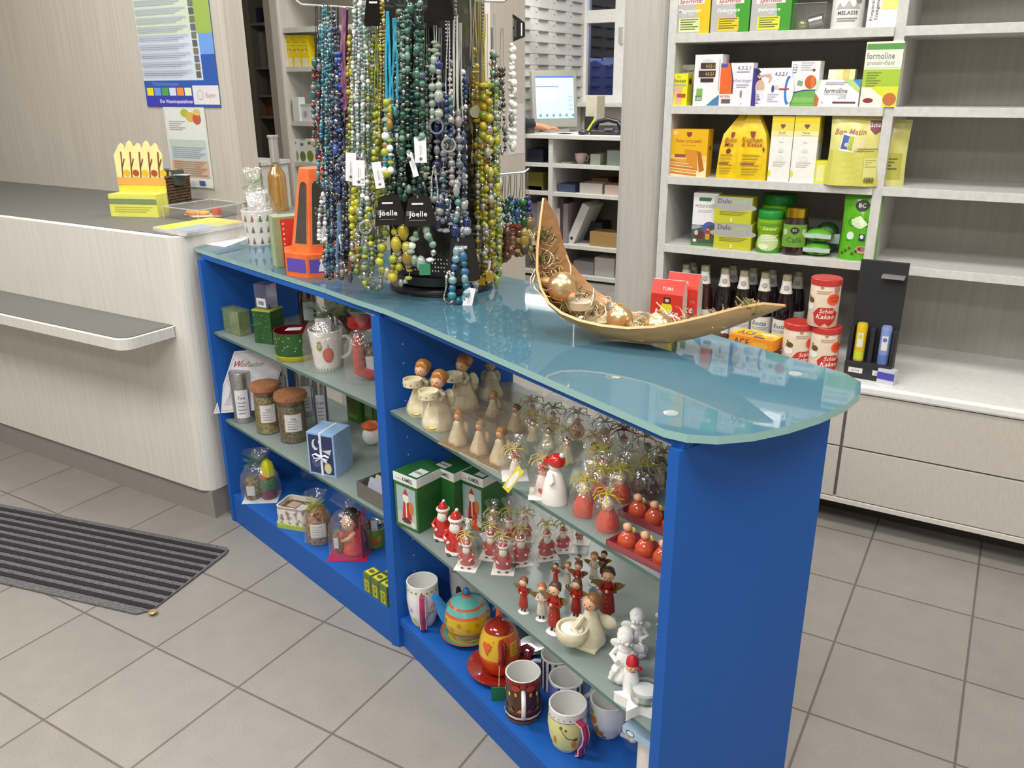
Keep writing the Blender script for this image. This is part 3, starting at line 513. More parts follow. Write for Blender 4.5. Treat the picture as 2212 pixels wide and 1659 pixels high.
def spanner(lab, P, s):
    t = thing('powder_jar', lab, 'jar', P, face(P), 'green powder jars'); r, h = .036 * s, .118 * s
    pr = lambda y: r * (1 - .12 * sin(pi * min(1, max(0, (y / h - .25) / .45))) + (.0 if y > .1 * h else -.04))
    m = MB(); m.lathe([(pr(h * i / 14), h * .8 * i / 14 + .0) for i in range(15)], C('#86b81e', .35), seg=24); m.lay = .0004
    m.fn = wrap(lambda y: r * 1.0 + .0004); m.art(2.3 * r, h, [('r', 0, .0, 1, .12, '#4c9428'), ('e', .45, .26, .4, .2, '#c8dc9a'), ('e', .3, .16, .2, .06, '#e8f0d0'), ('t', 'Sweet', .5, .55, .09, '#ece89a', .6, 'c', 1, 1), ('l', .2, .42, .8, 4, .04, '#f0f4d8'), ('r', .1, .66, .9, .72, '#5f9a24')]); m.off().build('body', t)
    MB().lathe([(r * .98, h * .8), (r, h * .82), (r, h * .97), (r * .95, h), (0, h)], C('#1c8a30', .35), seg=24).build('lid', t)
P = Y(1657, 556, YF + .03); P.z = Z1; spanner('green lidded powder jar in front of its twin on the fourth shelf', P, 1.15)
P = Y(1672, 545, YF + .13); P.z = Z1; spanner('green lidded powder jar standing behind on the fourth shelf', P, 1.5)
P = Y(1710, 562, YF + .03); P.z = Z1
can('coffee_jar', 'dark coffee jar with gold lid and green label on the fourth shelf', 'jar', P, .041, .15, C('#33201a', .1, 0, .02, .8), [('r', 0, .18, 1, .66, '#6f9e3a'), ('e', .5, .54, .16, .07, '#2a2a22'), ('t', 'BC', .5, .52, .05, '#d8d8b0', .16), ('t', 'Café', .5, .28, .12, '#3f6a1c', .6), ('e', .14, .5, .09, .07, '#b8d0a0'), ('e', .86, .5, .09, .07, '#b8d0a0'), ('t', 'BIO', .5, .45, .03, '#33401c', .2)], GOLD(), .2, AW=2.1, lidr=.9, body=[(.036, 0), (.041, .008), (.041, .10), (.036, .115), (.036, .12)])
def pillow(lab, P, w, d, h, rz, cc):
    t = thing('coffee_sachet', lab, 'packet', P, rz, 'small green coffee packets'); m = MB(); n = 8; vs = []; fs = []
    for j in range(n + 1):
        for i in range(n + 1):
            a, b = i / n, j / n; k = (sin(pi * a) * sin(pi * b)) ** .35; vs.append(((a - .5) * w, (b - .5) * d, h / 2 + h / 2 * k)); 
    for j in range(n + 1):
        for i in range(n + 1):
            a, b = i / n, j / n; k = (sin(pi * a) * sin(pi * b)) ** .35; vs.append(((a - .5) * w, (b - .5) * d, h / 2 - h / 2 * k))
    q = (n + 1) ** 2
    for j in range(n):
        for i in range(n): a = j * (n + 1) + i; fs += [(a, a + 1, a + n + 2, a + n + 1), (q + a, q + a + n + 1, q + a + n + 2, q + a + 1)]
    m.add(vs, fs, C(cc, .25, 0, .08), True); m.build('packet', t)
    MB().box(-w * .48, -d * .505, h * .35, w * .48, -d * .36, h * .66, C('#b8c8c0', .3)).build('band', t); MB().box(-.008, -d * .52, h * .2, .008, -d * .5, h * .34, C('#1c3a1c')).build('mark', t)
P = Y(1762, 566, YF + .035); P.z = Z1; pillow('bottom small green coffee packet with silver band on the fourth shelf', P, .085, .06, .042, .08, '#4c9a26')
P = P.copy(); P.z = Z1 + .044; P.y += .004; pillow('upper small green coffee packet with silver band lying on another', P, .085, .06, .042, .02, '#57a52c')
P = Y(1785, 520, YF + .10); P.z = Z1 + .0; pillow('dark green coffee packet behind the two small packets', P, .08, .06, .1, .2, '#1c4a1a')
P = Y(1848, 572, YF + .025); P.z = Z1
pouch('coffee_bag', 'large green coffee bag with a black round emblem on the fourth shelf', 'bag', P, .115, .212, .06, C('#5cb022', .18, 0, .1), [('e', .5, .8, .18, .08, '#241c18'), ('t', 'BC', .5, .775, .06, '#e8e0d8', .22), ('t', 'Café', .48, .5, .13, '#3c8a1c', .7), ('p', [(.25, .6), (.5, .66), (.72, .54), (.55, .47), (.3, .5)], '#d8ecc0'), ('e', .28, .36, .1, .06, '#cfe8d8'), ('r', .52, .3, .68, .4, '#2a3a5a'), ('e', .6, .36, .05, .03, '#e8e8e8'), ('t', 'BIO', .25, .28, .03, '#3c7a1c', .2), ('e', .62, .17, .16, .06, '#cfa890'), ('e', .62, .18, .12, .04, '#a4745c')] + [('e', .12 + .09 * i, .1 + .04 * (i % 3), .035, .02, '#5a3a1c') for i in range(6)])
# --- bottles, cans, bags on the cabinet worktop
def bottle(lab, P, s=1, glass='#1d1014', fruit=None):
    t = thing('juice_bottle', lab, 'bottle', P, face(P), 'dark juice bottles under the shelves'); h = .268 * s
    pr = [(.0, 0), (.031, 0), (.0335, .004), (.0335, .135), (.032, .15), (.0285, .18), (.0205, .205), (.0165, .222), (.0145, .24), (.0145, .256)]
    MB().lathe([(r, z * s) for r, z in pr], C(glass, .08, 0, .02, .6), seg=24).build('body', t)
    MB().lathe([(.0155, .248 * s), (.0155, h - .002), (.0135, h), (0, h)], GOLD() if fruit == 'gold' else C('#c9c2a8', .3, .7), seg=16).build('cap', t)
    if fruit == 'gold': MB().lathe([(.0172, .205 * s), (.015, .248 * s)], GOLD(), seg=16, caps=False).build('neck_foil', t); return t
    m = MB(); m.lathe([(.0207, .206 * s), (.0172, .224 * s), (.0153, .240 * s), (.0153, .249 * s)], C('#e2dfd8', .5), seg=20, caps=False); m.fn = wrap(.0192); m.lay = .0008
    m.ell(0, .226 * s, .0085, .0085, C('#8d918a')); m.ell(0, .226 * s, .0065, .0065, C('#b8bab2')); m.off().build('neck_label', t)
    m = MB(); m.fn = wrap(.0339); m.lay = .0003; m.art(.09, .135, [('r', .0, .1, 1, .88, '#e4e2dc'), ('t', 'Biotta', .4, .66, .12, '#5a5c5a', .55, 'c', 1, 1), ('e', .3, .26, .25, .14, fruit or '#6a7a3a'), ('e', .65, .22, .22, .1, '#5c3038'), ('l', .1, .6, .8, 2, .04, '#a8a8a0')]); m.off().build('label', t)
BT = [(1441, 560, .21, '#201828', 'gold', 'dark bottle with golden neck foil at the left under the shelves'), (1484, 570, .06, '#2a1218', '#6a8a3a', 'dark juice bottle partly behind the red whey bags'), (1525, 573, .015, '#3a1218', '#7a9a3a', 'dark reddish juice bottle right beside the red whey bags'), (1568, 579, .012, '#1a1014', '#6a5a3a', 'dark juice bottle second to the right of the red bags'),
      (1609, 584, .01, '#17130e', None, 'dark juice bottle third to the right of the red bags'), (1655, 588, .012, '#201014', None, 'dark juice bottle behind the tip of the wooden boat bowl'), (1702, 593, .005, '#160d10', None, 'dark juice bottle nearest the cocoa cans'),
      (1498, 565, .15, '#1a1014', None, 'back row juice bottle seen beside the red bags'), (1585, 572, .13, '#15101a', None, 'back row juice bottle second from the red bags'), (1628, 577, .13, '#15101a', None, 'back row juice bottle seen above the boat tip'), (1670, 581, .13, '#15101a', None, 'back row juice bottle third from the cocoa cans'), (1726, 585, .14, '#15101a', None, 'back row juice bottle in the shade beside the cocoa cans'), (1797, 604, .12, '#201014', None, 'juice bottle peeping over the top cocoa can')]
for u, v, dy, gl, fr, lb in BT:
    P = Y(u, v, YF + .02 + dy); s = (P.z - LZ) / .268; P.z = LZ; bottle(lb, P, s, gl, fr)
def whey(lab, u0, u1, vt, vb, y, rz):
    xa, xb = Y(u0, vb, y).x, Y(u1, vb, y).x; w = xb - xa; ZW = Y(1440, 708, YC + .04).z; h = Y((u0 + u1) / 2, vt, y).z - ZW; d = .05
    t = thing('whey_bag', lab, 'bag', ((xa + xb) / 2, y + d / 2, ZW), rz, 'red whey powder bags'); m = MB()
    a = .42; vs = [(-w / 2, -d / 2, 0), (w / 2, -d / 2, 0), (w / 2, d / 2, 0), (-w / 2, d / 2, 0), (-w / 2 * .96, -d / 2, h * .72), (w / 2 * .96, -d / 2, h * .72), (w / 2 * .96, d / 2, h * .72), (-w / 2 * .96, d / 2, h * .72), (-w / 2 * .98, -.003, h), (w / 2 * .98, -.003, h), (w / 2 * .98, .003, h), (-w / 2 * .98, .003, h)]
    m.add(vs, [(0, 1, 5, 4), (4, 5, 9, 8)], C('#d8382a', .35, 0, .06)); m.add(vs, [(2, 3, 7, 6), (6, 7, 11, 10), (1, 2, 6, 5), (5, 6, 10, 9), (3, 0, 4, 7), (7, 4, 8, 11), (8, 9, 10, 11), (3, 2, 1, 0)], C('#e6e0da', .35)); m.build('bag', t)
    m = MB(); m.on(front(d)).art(w, h, [('e', .5, .42, .18, .14, '#e8d820'), ('r', .4, .52, .62, .66, '#5a2a20'), ('e', .51, .59, .06, .035, '#d8c8b8'), ('t', 'Molke', .5, .26, .15, '#ece4ea', .72, 'c', 1, 1), ('t', 'Pfirsich', .5, .17, .05, '#f0d8d0', .4), ('t', 'Petit lait', .5, .1, .05, '#f0d8d0', .5), ('t', '500g', .84, .46, .05, '#e88a7a', .14)]); m.off().build('print', t)
    m = MB(); s_ = atan2(d / 2 - .003, h * .28); m.on(Matrix.Translation((0, -d / 2, h * .72)) @ Matrix.Rotation(pi / 2 - s_, 4, 'X')); m.art(w, h * .28, [('t', 'YUMA', .5, .3, .28, '#f4c8b8', .34)]); m.off().build('crest', t)
whey('front red whey bag with a yellow shape in the middle beside the column', 1402, 1472, 607, 695, YC + .035, .05)
whey('rear red whey bag standing behind the front one beside the column', 1434, 1504, 592, 700, YC + .10, .0)
carton('shipping_carton', 'plain carton under the two red whey bags', 'box', (Y(1452, 690, YC + .09).x, YC + .095, LZ), .19, .15, Y(1440, 708, YC + .04).z - LZ - .001, '#c8b898')
P = Z(1650, 742, LZ)
zz = LZ + .0
carton('bar_carton', 'red bar carton lying under the yellow vitamin carton', 'box', (P.x + .018, YC + .075, zz), .145, .085, .052, '#b0203a', rz=-.12)
carton('bar_carton', 'yellow and orange vitamin wafer carton lying on a red one', 'box', (P.x + .024, YC + .07, zz + .053), .15, .085, .036, '#e8901c', [('t', 'ACE', .28, .2, .6, '#5a3a70', .35), ('e', .7, .4, .2, .3, '#e0a838'), ('r', 0, 0, 1, .1, '#b03028')], rz=-.17, tart=[('r', 0, 0, 1, 1, '#e8d21e'), ('r', 0, 0, 1, .3, '#eaa024'), ('t', 'ACE', .27, .42, .36, '#6a4a9a', .4), ('p', [(.52, .75), (.8, .9), (.98, .7), (.68, .5)], '#f0e8c8'), ('e', .85, .28, .1, .18, '#f0c060'), ('e', .85, .28, .07, .13, '#e8a030'), ('e', .58, .4, .08, .15, '#e08a2a'), ('r', .52, .08, .76, .22, '#4a4ab0'), ('l', .1, .36, .5, 2, .07, '#c88020')])
def cocoa(lab, P, rz=None):
    return can('cocoa_can', lab, 'can', P, .0448, .15, '#dccab4', [('p', [(.3, .1), (.5, .02), (.62, .1), (.75, .03), (.92, .12), (1, .3), (.85, .42), (.4, .42), (.25, .3)], '#c23028'), ('t', 'Schlaf', .66, .31, .085, '#f0e2d4', .45, 'c', 1, 1), ('t', 'Kakao', .62, .19, .1, '#f0e2d4', .6, 'c', 1, 1), ('e', .08, .42, .16, .08, '#ece6da'), ('e', .12, .55, .12, .06, '#6a4a28'), ('e', .05, .6, .03, .06, '#3f8a30'), ('l', .3, .75, .75, 2, .04, '#c0aa90'), ('e', .45, .84, .05, .03, '#a88a60'), ('e', .9, .8, .1, .08, '#b48870'), ('e', .82, .6, .2, .12, '#f0552c'), ('t', 'AKTION', .82, .61, .05, '#7a2010', .26), ('t', 'CACAO', .82, .55, .04, '#7a2010', .22)], '#c03a34', .13, face(P) if rz is None else rz, 'cocoa cans stacked beside the black display', 2.3, 1.04)
YCN = YC + .075
for u, v, lb, z in ((1724, 720, 'lower left cocoa can with red lid and orange sticker', LZ), (1782, 735, 'lower right cocoa can with red lid under the stacked one', LZ), (1782, 640, 'upper cocoa can with red lid standing on the others', LZ + .1505)):
    P = Y(u, v, YCN); P.z = z; cocoa(lb, P, face(P, {1724: .35, 1782: -.1}[u] + (.3 if z == LZ and u == 1782 else 0)))
# black tube display
P = Y(1874, 805, YC + .06); t = thing('tube_display', 'black display rack holding yellow and blue tubes on the cabinet', 'display', (P.x, YC + .095, LZ), -.03)
BK = C('#26272a', .5); W_ = .135; H_ = Y(1870, 566, YC + .06).z - LZ
m = MB(); m.box(-W_ / 2, .0, 0, W_ / 2, .012, H_, BK); m.box(-W_ / 2, -.045, 0, W_ / 2, 0, .052, BK)
for x in (-W_ / 2, -.006, W_ / 2 - .012): m.box(x, -.035, .05, x + .012, .0, .16, BK)
m.build('rack', t, .001)
MB().box(.0, -.03, H_ - .045, W_ / 2 - .005, .0, H_ - .037, C('#8a8a8c', .3)).build('hang_bar', t)
for x in (-.034, .036):
    m = MB(); m.on(front(.091)); m.rect(x - .02, .018, x + .021, .034, C('#d8d8da')); m.txt('NATUR', x, .023, .005, C(INK), .03); m.off().build('price_label', t)
def tubeof(u, col, c2, lab):
    m = MB(); m.lathe([(.0, 0), (.0155, 0), (.016, .004), (.016, .11), (.0135, .118), (0, .118)], C(col, .35), seg=20); m.fn = wrap(.0162); m.lay = .0003
    m.rect(-.009, .045, .009, .09, C('#e0dcd0')); m.ell(0, .078, .006, .007, C(c2)); m.rect(-.016, .004, .016, .03, C(c2)); m.off()
    solo(m, 'cream_tube', lab, 'tube', (t.matrix_basis @ Vector((u, -.02, .0525)))[:], 0, 'tubes in the black display')
tubeof(-.034, '#d8b81e', '#c8d040', 'yellow tube standing in the black display rack'); tubeof(.036, '#7f90c8', '#5a74b8', 'blue tube standing in the black display rack')
carton('small_carton', 'small blue white carton at the right end of the cabinet top', 'box', (Y(1915, 830, YC + .07).x, YC + .05, LZ), .05, .03, .045, '#c8c8d4', [('r', 0, .3, 1, .8, '#4a4aa8')], -.2)
# ------------------------------------------------------------------ posters on the left wall
WY = 1.198; CT = .9395
def wallpt(u, v): p = Y(u, v, WY); return p.x, p.z
def sheet(name, lab, cat, x0, z0, x1, z1, base, art, tilt=0):
    w_, h_ = x1 - x0, z1 - z0; m = MB(); m.box(-w_ / 2, -.0008, 0, w_ / 2, .0008, h_, C(base, .35)); m.on(front(.0016)).art(w_, h_, art)
    return solo(m.off(), name, lab, cat, ((x0 + x1) / 2, WY - .0012, z0), ry=tilt)
x1, z0 = wallpt(478, 232); xr, zm = wallpt(460, 70); x0 = x1 - .42; z1 = z0 + .62; gf = (wallpt(470, 70)[1] - z0) / .62
A = [('r', 0, 0, 1, gf * .72, '#2b55a6'), ('r', 0, gf * .72, 1, gf, '#6a96d8'), ('r', 0, gf, 1, 1, '#93ab52'), ('r', 0, .155, .82, gf, '#c6cddb'), ('r', 0, gf, .8, 1, '#c2cdbd'), ('r', 0, 0, .66, .06, '#3a3aa8'), ('r', .66, .015, 1, .125, '#d6d2d4'), ('t', 'Die Vitaminspezialisten', .42, .022, .022, '#dcdcec', .46), ('t', 'Bayer', .89, .055, .032, '#9a96a0', .13, 'c', 0), ('e', .755, .07, .04, .03, '#a8a4ac'), ('e', .755, .07, .033, .025, '#d6d2d4'), ('t', 'Vitaminkompass', .3, .125, .025, '#6f8ad0', .4)]
A += [('r', .03 + .105 * i, .066, .12 + .105 * i, .112, c) for i, c in enumerate(['#e2cf2c', '#6a92d8', '#4d9a4a', '#c9d3ec', '#e58a35', '#dcdcc0'])]
A += [('r', .74, .17 + .044 * i, .8, .205 + .044 * i, ['#5a5a58', '#6e7466', '#5c6478', '#77705a'][i % 4]) for i in range(18)] + [('l', .02, .66 - .05 * i, .7, 3, .011, '#a9b2c4') for i in range(10)] + [('l', .02, .96 - .05 * i, .66, 3, .011, '#a5b39c') for i in range(5)]
sheet('vitamin_poster', 'large blue and green vitamin chart poster on the left wall', 'poster', x0, z0, x1, z1, '#3a62b4', A)
xa, za = wallpt(368, 400); xb, zb = wallpt(443, 232)
xa = wallpt(365, 320)[0]; xb = wallpt(452, 320)[0]
sheet('leaflet_sheet', 'pale leaflet with a fruit picture taped below the vitamin chart', 'sheet', xa, za, xb, zb, '#cfd2cc', [('r', .04, 0, .98, .98, '#d4d8d2'), ('r', .04, .52, .95, .6, '#b5c2b8'), ('r', .04, .34, .95, .52, '#b9c4c8'), ('r', .04, .12, .95, .34, '#c9a990'), ('r', .3, .14, .62, .34, '#bfc0b2'), ('e', .52, .93, .1, .05, '#a8b03c'), ('e', .66, .88, .12, .06, '#c9a850'), ('e', .8, .86, .1, .07, '#b85a3c'), ('e', .82, .94, .09, .04, '#cdb860'), ('l', .1, .82, .5, 5, .025, '#a8aca8'), ('l', .1, .5, .9, 6, .025, '#9fadb4'), ('l', .1, .32, .9, 7, .028, '#b08f78'), ('r', .68, .03, .82, .09, '#4a5a9a')])
# ------------------------------------------------------------------ things on the sales counter
P = Z(318, 470, CT); t = thing('cardboard_display', 'yellow cardboard herbal display stand cut by the photo edge', 'display', (P.x - .06, P.y + .01, CT), .35)
m = MB(); m.box(-.09, -.02, 0, .09, .05, .075, C('#d8d860')); m.box(-.09, .045, 0, .09, .05, .12, C('#dcc84a')); m.on(front(.04)).art(.18, .075, [('r', 0, .55, 1, .8, '#7a8a60'), ('l', .1, .4, .9, 3, .1, '#b0b040')]); m.off().build('tray', t)
m = MB(); pts = [(-.09, .10), (.085, .10), (.092, .2)] + [(.07 - .032 * i + .012 * cos(a), .205 + .02 * (1 if i % 2 else .6) + .022 * sin(a)) for i in range(5) for a in (0, .8, 1.6, 2.4)] + [(-.09, .2)]
m.M = Matrix.Translation((0, .05, 0)) @ Matrix.Rotation(pi / 2, 4, 'X'); m.prism(pts, 0, .004, C('#e9dc9a')); m.M = Matrix(((1, 0, 0, 0), (0, 0, -1, .0455), (0, 1, 0, 0), (0, 0, 0, 1))); m.lay = .0005
for i in range(5): x = -.07 + .035 * i; m.pg([(x, .12), (x + .004, .12), (x + .012, .21), (x + .007, .21)], C('#7c4a28')); m.ell(x + .02, .14, .012, .011, C(['#d8b020', '#a84a20'][i % 2])); m.pg([(x + .004, .15), (x + .02, .185), (x + .018, .19), (x + .003, .156)], C('#5c3a20'))
m.rect(-.09, .10, .09, .125, C('#dca050')); m.off().build('back_card', t)
P0, P1 = Z(345, 441, CT), Z(428, 430, CT); t = thing('wicker_basket', 'small dark wicker basket by the wall on the sales counter', 'basket', ((P0.x + P1.x) / 2, 1.09, CT), .1)
WK = noise_mix('dark_wicker', '#3c2a1c', '#7a5f45', (90, 90, 240), .6, 2, .4, .6, 1)
m = MB(); hw = (P1.x - P0.x) * .5
for k in range(9): s = 1 + .012 * k; m.tube([(-hw * s, -.06 * s, .006 + .011 * k), (hw * s, -.06 * s, .006 + .011 * k), (hw * s, .06 * s, .006 + .011 * k), (-hw * s, .06 * s, .006 + .011 * k)], .0065, WK, 6, True)
m.box(-hw, -.06, 0, hw, .06, .01, WK); m.build('woven_body', t)
for sx in (-1, 1): MB().tube([(sx * hw * 1.05, -.02, .09), (sx * hw * 1.1, -.015, .12), (sx * hw * 1.1, .015, .12), (sx * hw * 1.05, .02, .09)], .005, C('#b09a78'), 6).build('handle', t)
bq = t.location
for i in range(4): solo(MB().box(-.012, -.02, 0, .012, .02, .055, C(['#3a4a3c', '#4a5a58', '#2f3a34', '#45504a'][i])), 'small_packet', 'dark green sachet in the wicker basket, number %s from its left end' % ['one', 'two', 'three', 'four'][i], 'packet', (bq.x - .06 + .026 * i, bq.y, CT + .0655), .1, 'sachets in the wicker basket')
solo(MB().prism([(-.03, 0), (.03, .005), (.028, .03), (-.02, .04)], 0, .002, C('#d8d4d4')), 'price_note', 'white folded note lying on top of the wicker basket', 'note', (bq.x + .055, bq.y - .02, CT + .103), .3)
# acrylic case with trinkets
q = [Z(354, 470, CT), Z(430, 480, CT), Z(525, 462, CT), Z(455, 453, CT)]; ht = V(352, 446, q[0]) - CT
cx_ = sum((p.x for p in q)) / 4; cy_ = sum((p.y for p in q)) / 4
t = thing('acrylic_case', 'flat clear acrylic case with orange trinkets on the sales counter', 'case', (cx_, cy_, CT)); AC = clear('acrylic_sheet', '#f2f2ee', .1, .04, .06)
m = MB(); pl = [(p.x - cx_, p.y - cy_) for p in q]
m.prism(pl, .0, .003, AC); m.prism([(x * .99, y * .99) for x, y in pl], .003, ht, AC); m.build('case', t)
m = MB(); [m.tube([(*pl[i], ht), (*pl[(i + 1) % 4], ht)], .0018, C('#c8c8c2', .3), 4) for i in range(4)]; [m.tube([(*pl[i], 0), (*pl[i], ht)], .0016, C('#c8c8c2', .3), 4) for i in range(4)]; m.build('edges', t)
m = MB(); m.tube([(-.03 + .02 * cos(a), -.02 + .02 * sin(a), .012) for a in [i * pi / 8 for i in range(16)]], .007, C('#e09a35'), 6, True); m.tube([(.0 + .014 * cos(a), .0 + .014 * sin(a), .01) for a in [i * pi / 8 for i in range(16)]], .006, C('#e8b040'), 6, True); m.build('bangle', t)
m = MB(); m.box(.04, -.0, .004, .065, .02, .03, C('#d2492c')); m.build('red_block', t); MB().prism([(-.07, -.03), (.02, -.06), (.085, .0), (.0, .03)], .0031, .004, C('#e8d0b4')).build('lining', t)
q = [Z(331, 499, CT), Z(403, 511, CT), Z(532, 487, CT), Z(458, 478, CT)]
MAG = ['magazine lying lowest in the pile on the sales counter', 'magazine in the middle of the pile on the sales counter', 'green magazine on top of the pile on the sales counter']
for i in range(3):
    cx_ = sum(p.x for p in q) / 4 - .004 * i; cy_ = sum(p.y for p in q) / 4 + .01 - .003 * i; m = MB(); pl = [(p.x - cx_, p.y - cy_) for p in q]; m.prism(pl, 0, .004, C('#d6d6d2')); m.on(topf(.004)); m.pg(pl, C('#aab27c')); m.pg([pl[0], [(a + b) / 2 for a, b in zip(pl[0], pl[1])], [(a + b) / 2 for a, b in zip(pl[2], pl[3])], pl[3]], C('#cdd44c')); m.pg([[(a * 2 + b) / 3 for a, b in zip(pl[2], pl[1])], pl[2], [(a + b) / 2 for a, b in zip(pl[2], pl[3])], [(a + b) / 2 for a, b in zip(pl[2], pl[0])]], C('#d9a860')); m.pg([[(a + b) / 2 for a, b in zip(pl[0], pl[1])], pl[1], [(a + b) / 2 for a, b in zip(pl[1], pl[2])], [(a * .5 + b * .5) for a, b in zip(pl[0], pl[2])]], C('#8f9aa6'))
    solo(m.off(), 'magazine', MAG[i], 'magazine', (cx_, cy_, CT + .0042 * i), .02 * (i - 1), 'magazines on the sales counter')
# ------------------------------------------------------------------ things on the glass top
GT = .9017
q = [Z(433, 527, GT), Z(487, 534, GT), Z(545, 513, GT), Z(497, 508, GT)]; m = MB(); m.prism([(p.x, p.y) for p in q], 0, .0015, C('#e8e6ee')); solo(m, 'paper_slip', 'white paper slip at the left end of the glass top', 'paper', (0, 0, GT))
def cello_bag(t, w, d, h, neck=.72, flare=.5, col=None, bow=None, seg=22, wob=.05, name='wrap', lab=None, bowtype='tulle'):
    m = MB(); pr = [(.46, 0), (.52, .02), (.53, neck * .35), (.5, neck * .65), (.34, neck * .9), (.1, neck), (.11, neck + .02), (flare * .6, neck + (1 - neck) * .55), (flare, 1)]
    m.lathe([(r * w, z * h) for r, z in pr], col or CELLO(), seg=seg, sy=d / w, wob=wob, wn=6, caps=False); m.build(name, t)
    if bow:
        m = MB(); z = neck * h; k = w * .42
        if bowtype == 'tulle':
            tm = clear('tulle_' + bow, '#ffffff', .03, .5, .5, bow)
            for i in range(16):
                a = i * 2.4; l_ = k * (.7 + .5 * ((i * 7) % 5) / 5); up = l_ * (.25 + .5 * ((i * 3) % 4) / 4) * (1 if i % 3 else -.7); da = .35
                m.add([(.02 * k * cos(a), .02 * k * sin(a), z), (l_ * cos(a - da), l_ * .8 * sin(a - da), z + up), (l_ * .8 * cos(a), l_ * .7 * sin(a), z + up * .5), (l_ * cos(a + da), l_ * .8 * sin(a + da), z + up * .8)], [(0, 1, 2), (0, 2, 3)], tm)
        else:
            for a in (.2, .9, 1.5, 2.2, 2.9, 3.4, 4.0, 4.6, 5.3, 5.9):
                c = [(.0, 0, z), (k * .5 * cos(a), k * .5 * sin(a), z + (.2 + .3 * sin(3 * a)) * k), (k * 1.0 * cos(a + .25), k * 1.0 * sin(a + .25), z + .25 * sin(5 * a) * k), (k * 1.25 * cos(a + .5), k * 1.2 * sin(a + .5), z - .35 * k)]; m.tube(c, .0011, C(bow, .6), 4)
            m.tube([(.1 * w * cos(i), .1 * w * sin(i) * d / w, z) for i in range(7)], .0016, C(bow, .6), 5)
        m.build('bow', t)
WC_ = C('#ecdfe6', .3)
def mugparts(t, r, h, body, art=(), hcol=None, shape='tall', ha=0, AW=4.2, htype='ear', inner='#eeeeea', rim=None):
    th = .0035
    pr = {'tall': [(.8, 0), (.86, .02), (.97, .45), (1, 1)], 'straight': [(.96, 0), (1, .03), (1, .5), (1, 1)], 'barrel': [(.66, 0), (.74, .03), (.93, .3), (1.02, .6), (.98, .85), (.985, 1)], 'cone': [(.72, 0), (.75, .02), (.87, .5), (1, 1)], 'round': [(.6, 0), (.72, .06), (1, .45), (1.02, .75), (.98, 1)]}[shape]
    pts = []; n = 14
    def rad(y):
        f = min(1, max(0, y / h))
        for (r0, z0), (r1, z1) in zip(pr, pr[1:]):
            if f <= z1: k = (f - z0) / (z1 - z0); return r * (r0 + (r1 - r0) * k)
        return r * pr[-1][0]
    for i in range(n + 1): pts.append((rad(h * i / n), h * i / n))
    m = MB(); ci = C(inner, .2, 0, .02, .4); m.lathe(pts, C(body, .2, 0, .02, .5), seg=32, caps=False); m.lathe([(rad(0), 0), (0, 0)][::-1], C(body, .3), seg=32, caps=False)
    m.lathe([(rad(h), h), (rad(h) - th * .5, h + .001), (rad(h) - th, h), (rad(h * .5) - th, h * .5), (rad(h * .1) - th, h * .07), (0, h * .05)], ci, seg=32, caps=False)
    m.fn = wrap(lambda y: rad(y) + .0004); m.lay = .0003; m.art(AW * r, h, art); m.off().build('cup', t)
    m = MB(); hc = C(hcol or body, .2, 0, .02, .5); b = h * .5; R0 = rad(b)
    if htype == 'ear': P = [(R0 - .002, .78 * h), (R0 + .013, .80 * h), (R0 + .024, .72 * h), (R0 + .026, .55 * h), (R0 + .02, .36 * h), (R0 + .008, .26 * h), (R0 - .004, .25 * h)]
    elif htype == 'strap': P = [(rad(.84 * h) - .002, .82 * h), (rad(.8 * h) + .016, .84 * h), (R0 + .024, .66 * h), (R0 + .02, .45 * h), (R0 + .008, .25 * h), (R0 + .008, .1 * h), (rad(0) + .012, -.0 + .03 * h)]
    else: P = [(R0, .9 * h), (R0 + .02, .86 * h), (R0 + .012, .62 * h), (R0 + .026, .5 * h), (R0 + .014, .34 * h), (R0 + .024, .2 * h), (R0 - .005, .16 * h)]
    Q = []
    for i in range(len(P) - 1):
        for k in (0, .5): Q.append((P[i][0] * (1 - k) + P[i + 1][0] * k, P[i][1] * (1 - k) + P[i + 1][1] * k))
    Q.append(P[-1]); m.tube([(x * cos(ha), x * sin(ha), z) for x, z in Q], .0046, hc, 10, flat=1.15)
    if htype == 'strap':
        sv = Vector((-sin(ha), cos(ha), 0)) * .0035
        for k in (-1, 1): m.tube([Vector((x * cos(ha), x * sin(ha), z)) + sv * k for x, z in Q], .0042, hc, 8)
        for k in (-1, 1): m.tube([Vector(((x + .0015) * cos(ha), (x + .0015) * sin(ha), z)) + sv * k * 2.1 for x, z in Q], .0011, WC_, 5)
    if htype == 'lizard':
        for x, z in ((R0 + .026, .52 * h), (R0 + .024, .2 * h), (R0 + .02, .86 * h)): m.ball((x * cos(ha), x * sin(ha), z), .007, hc, 1.4)
    m.build('handle', t)
P, hh = S(562, 527, 452, GT)
t = thing('gift_mug', 'white mug with red and green triangles wrapped in cellophane on the glass top', 'mug', P, face(P)); r = 33 / ppm(P)
mugparts(t, r, hh, '#e6e2de', [('p', [(x, y), (x + .055, y), (x + .028, y + .2)], c) for y, cs in ((.05, ['#3c6a3a', '#5a2a30', '#4a4a48', '#3c6a3a']), (.38, ['#8a9a88', '#4a3a40', '#3a5a40', '#7a2a30']), (.7, ['#4a4a4a', '#8a2030', '#3a5a48', '#5a4a4a'])) for x, c in zip((.27, .39, .51, .63), cs)], None, 'cone', .1)
m = MB(); m.box(-.025, -.03, hh * .95, .03, -.0, hh * 1.5, C('#c9c8cc')); m.build('price_card', t); m = MB(); m.ball((.02, 0, hh * 1.35), .022, FOIL(), lump=.06); m.ball((-.015, .01, hh * 1.2), .02, C('#55534e'), lump=.1); m.build('contents', t)
cello_bag(t, r * 2.35, r * 2.3, hh * 2.15, .8, .34, bow='#7d9a72')
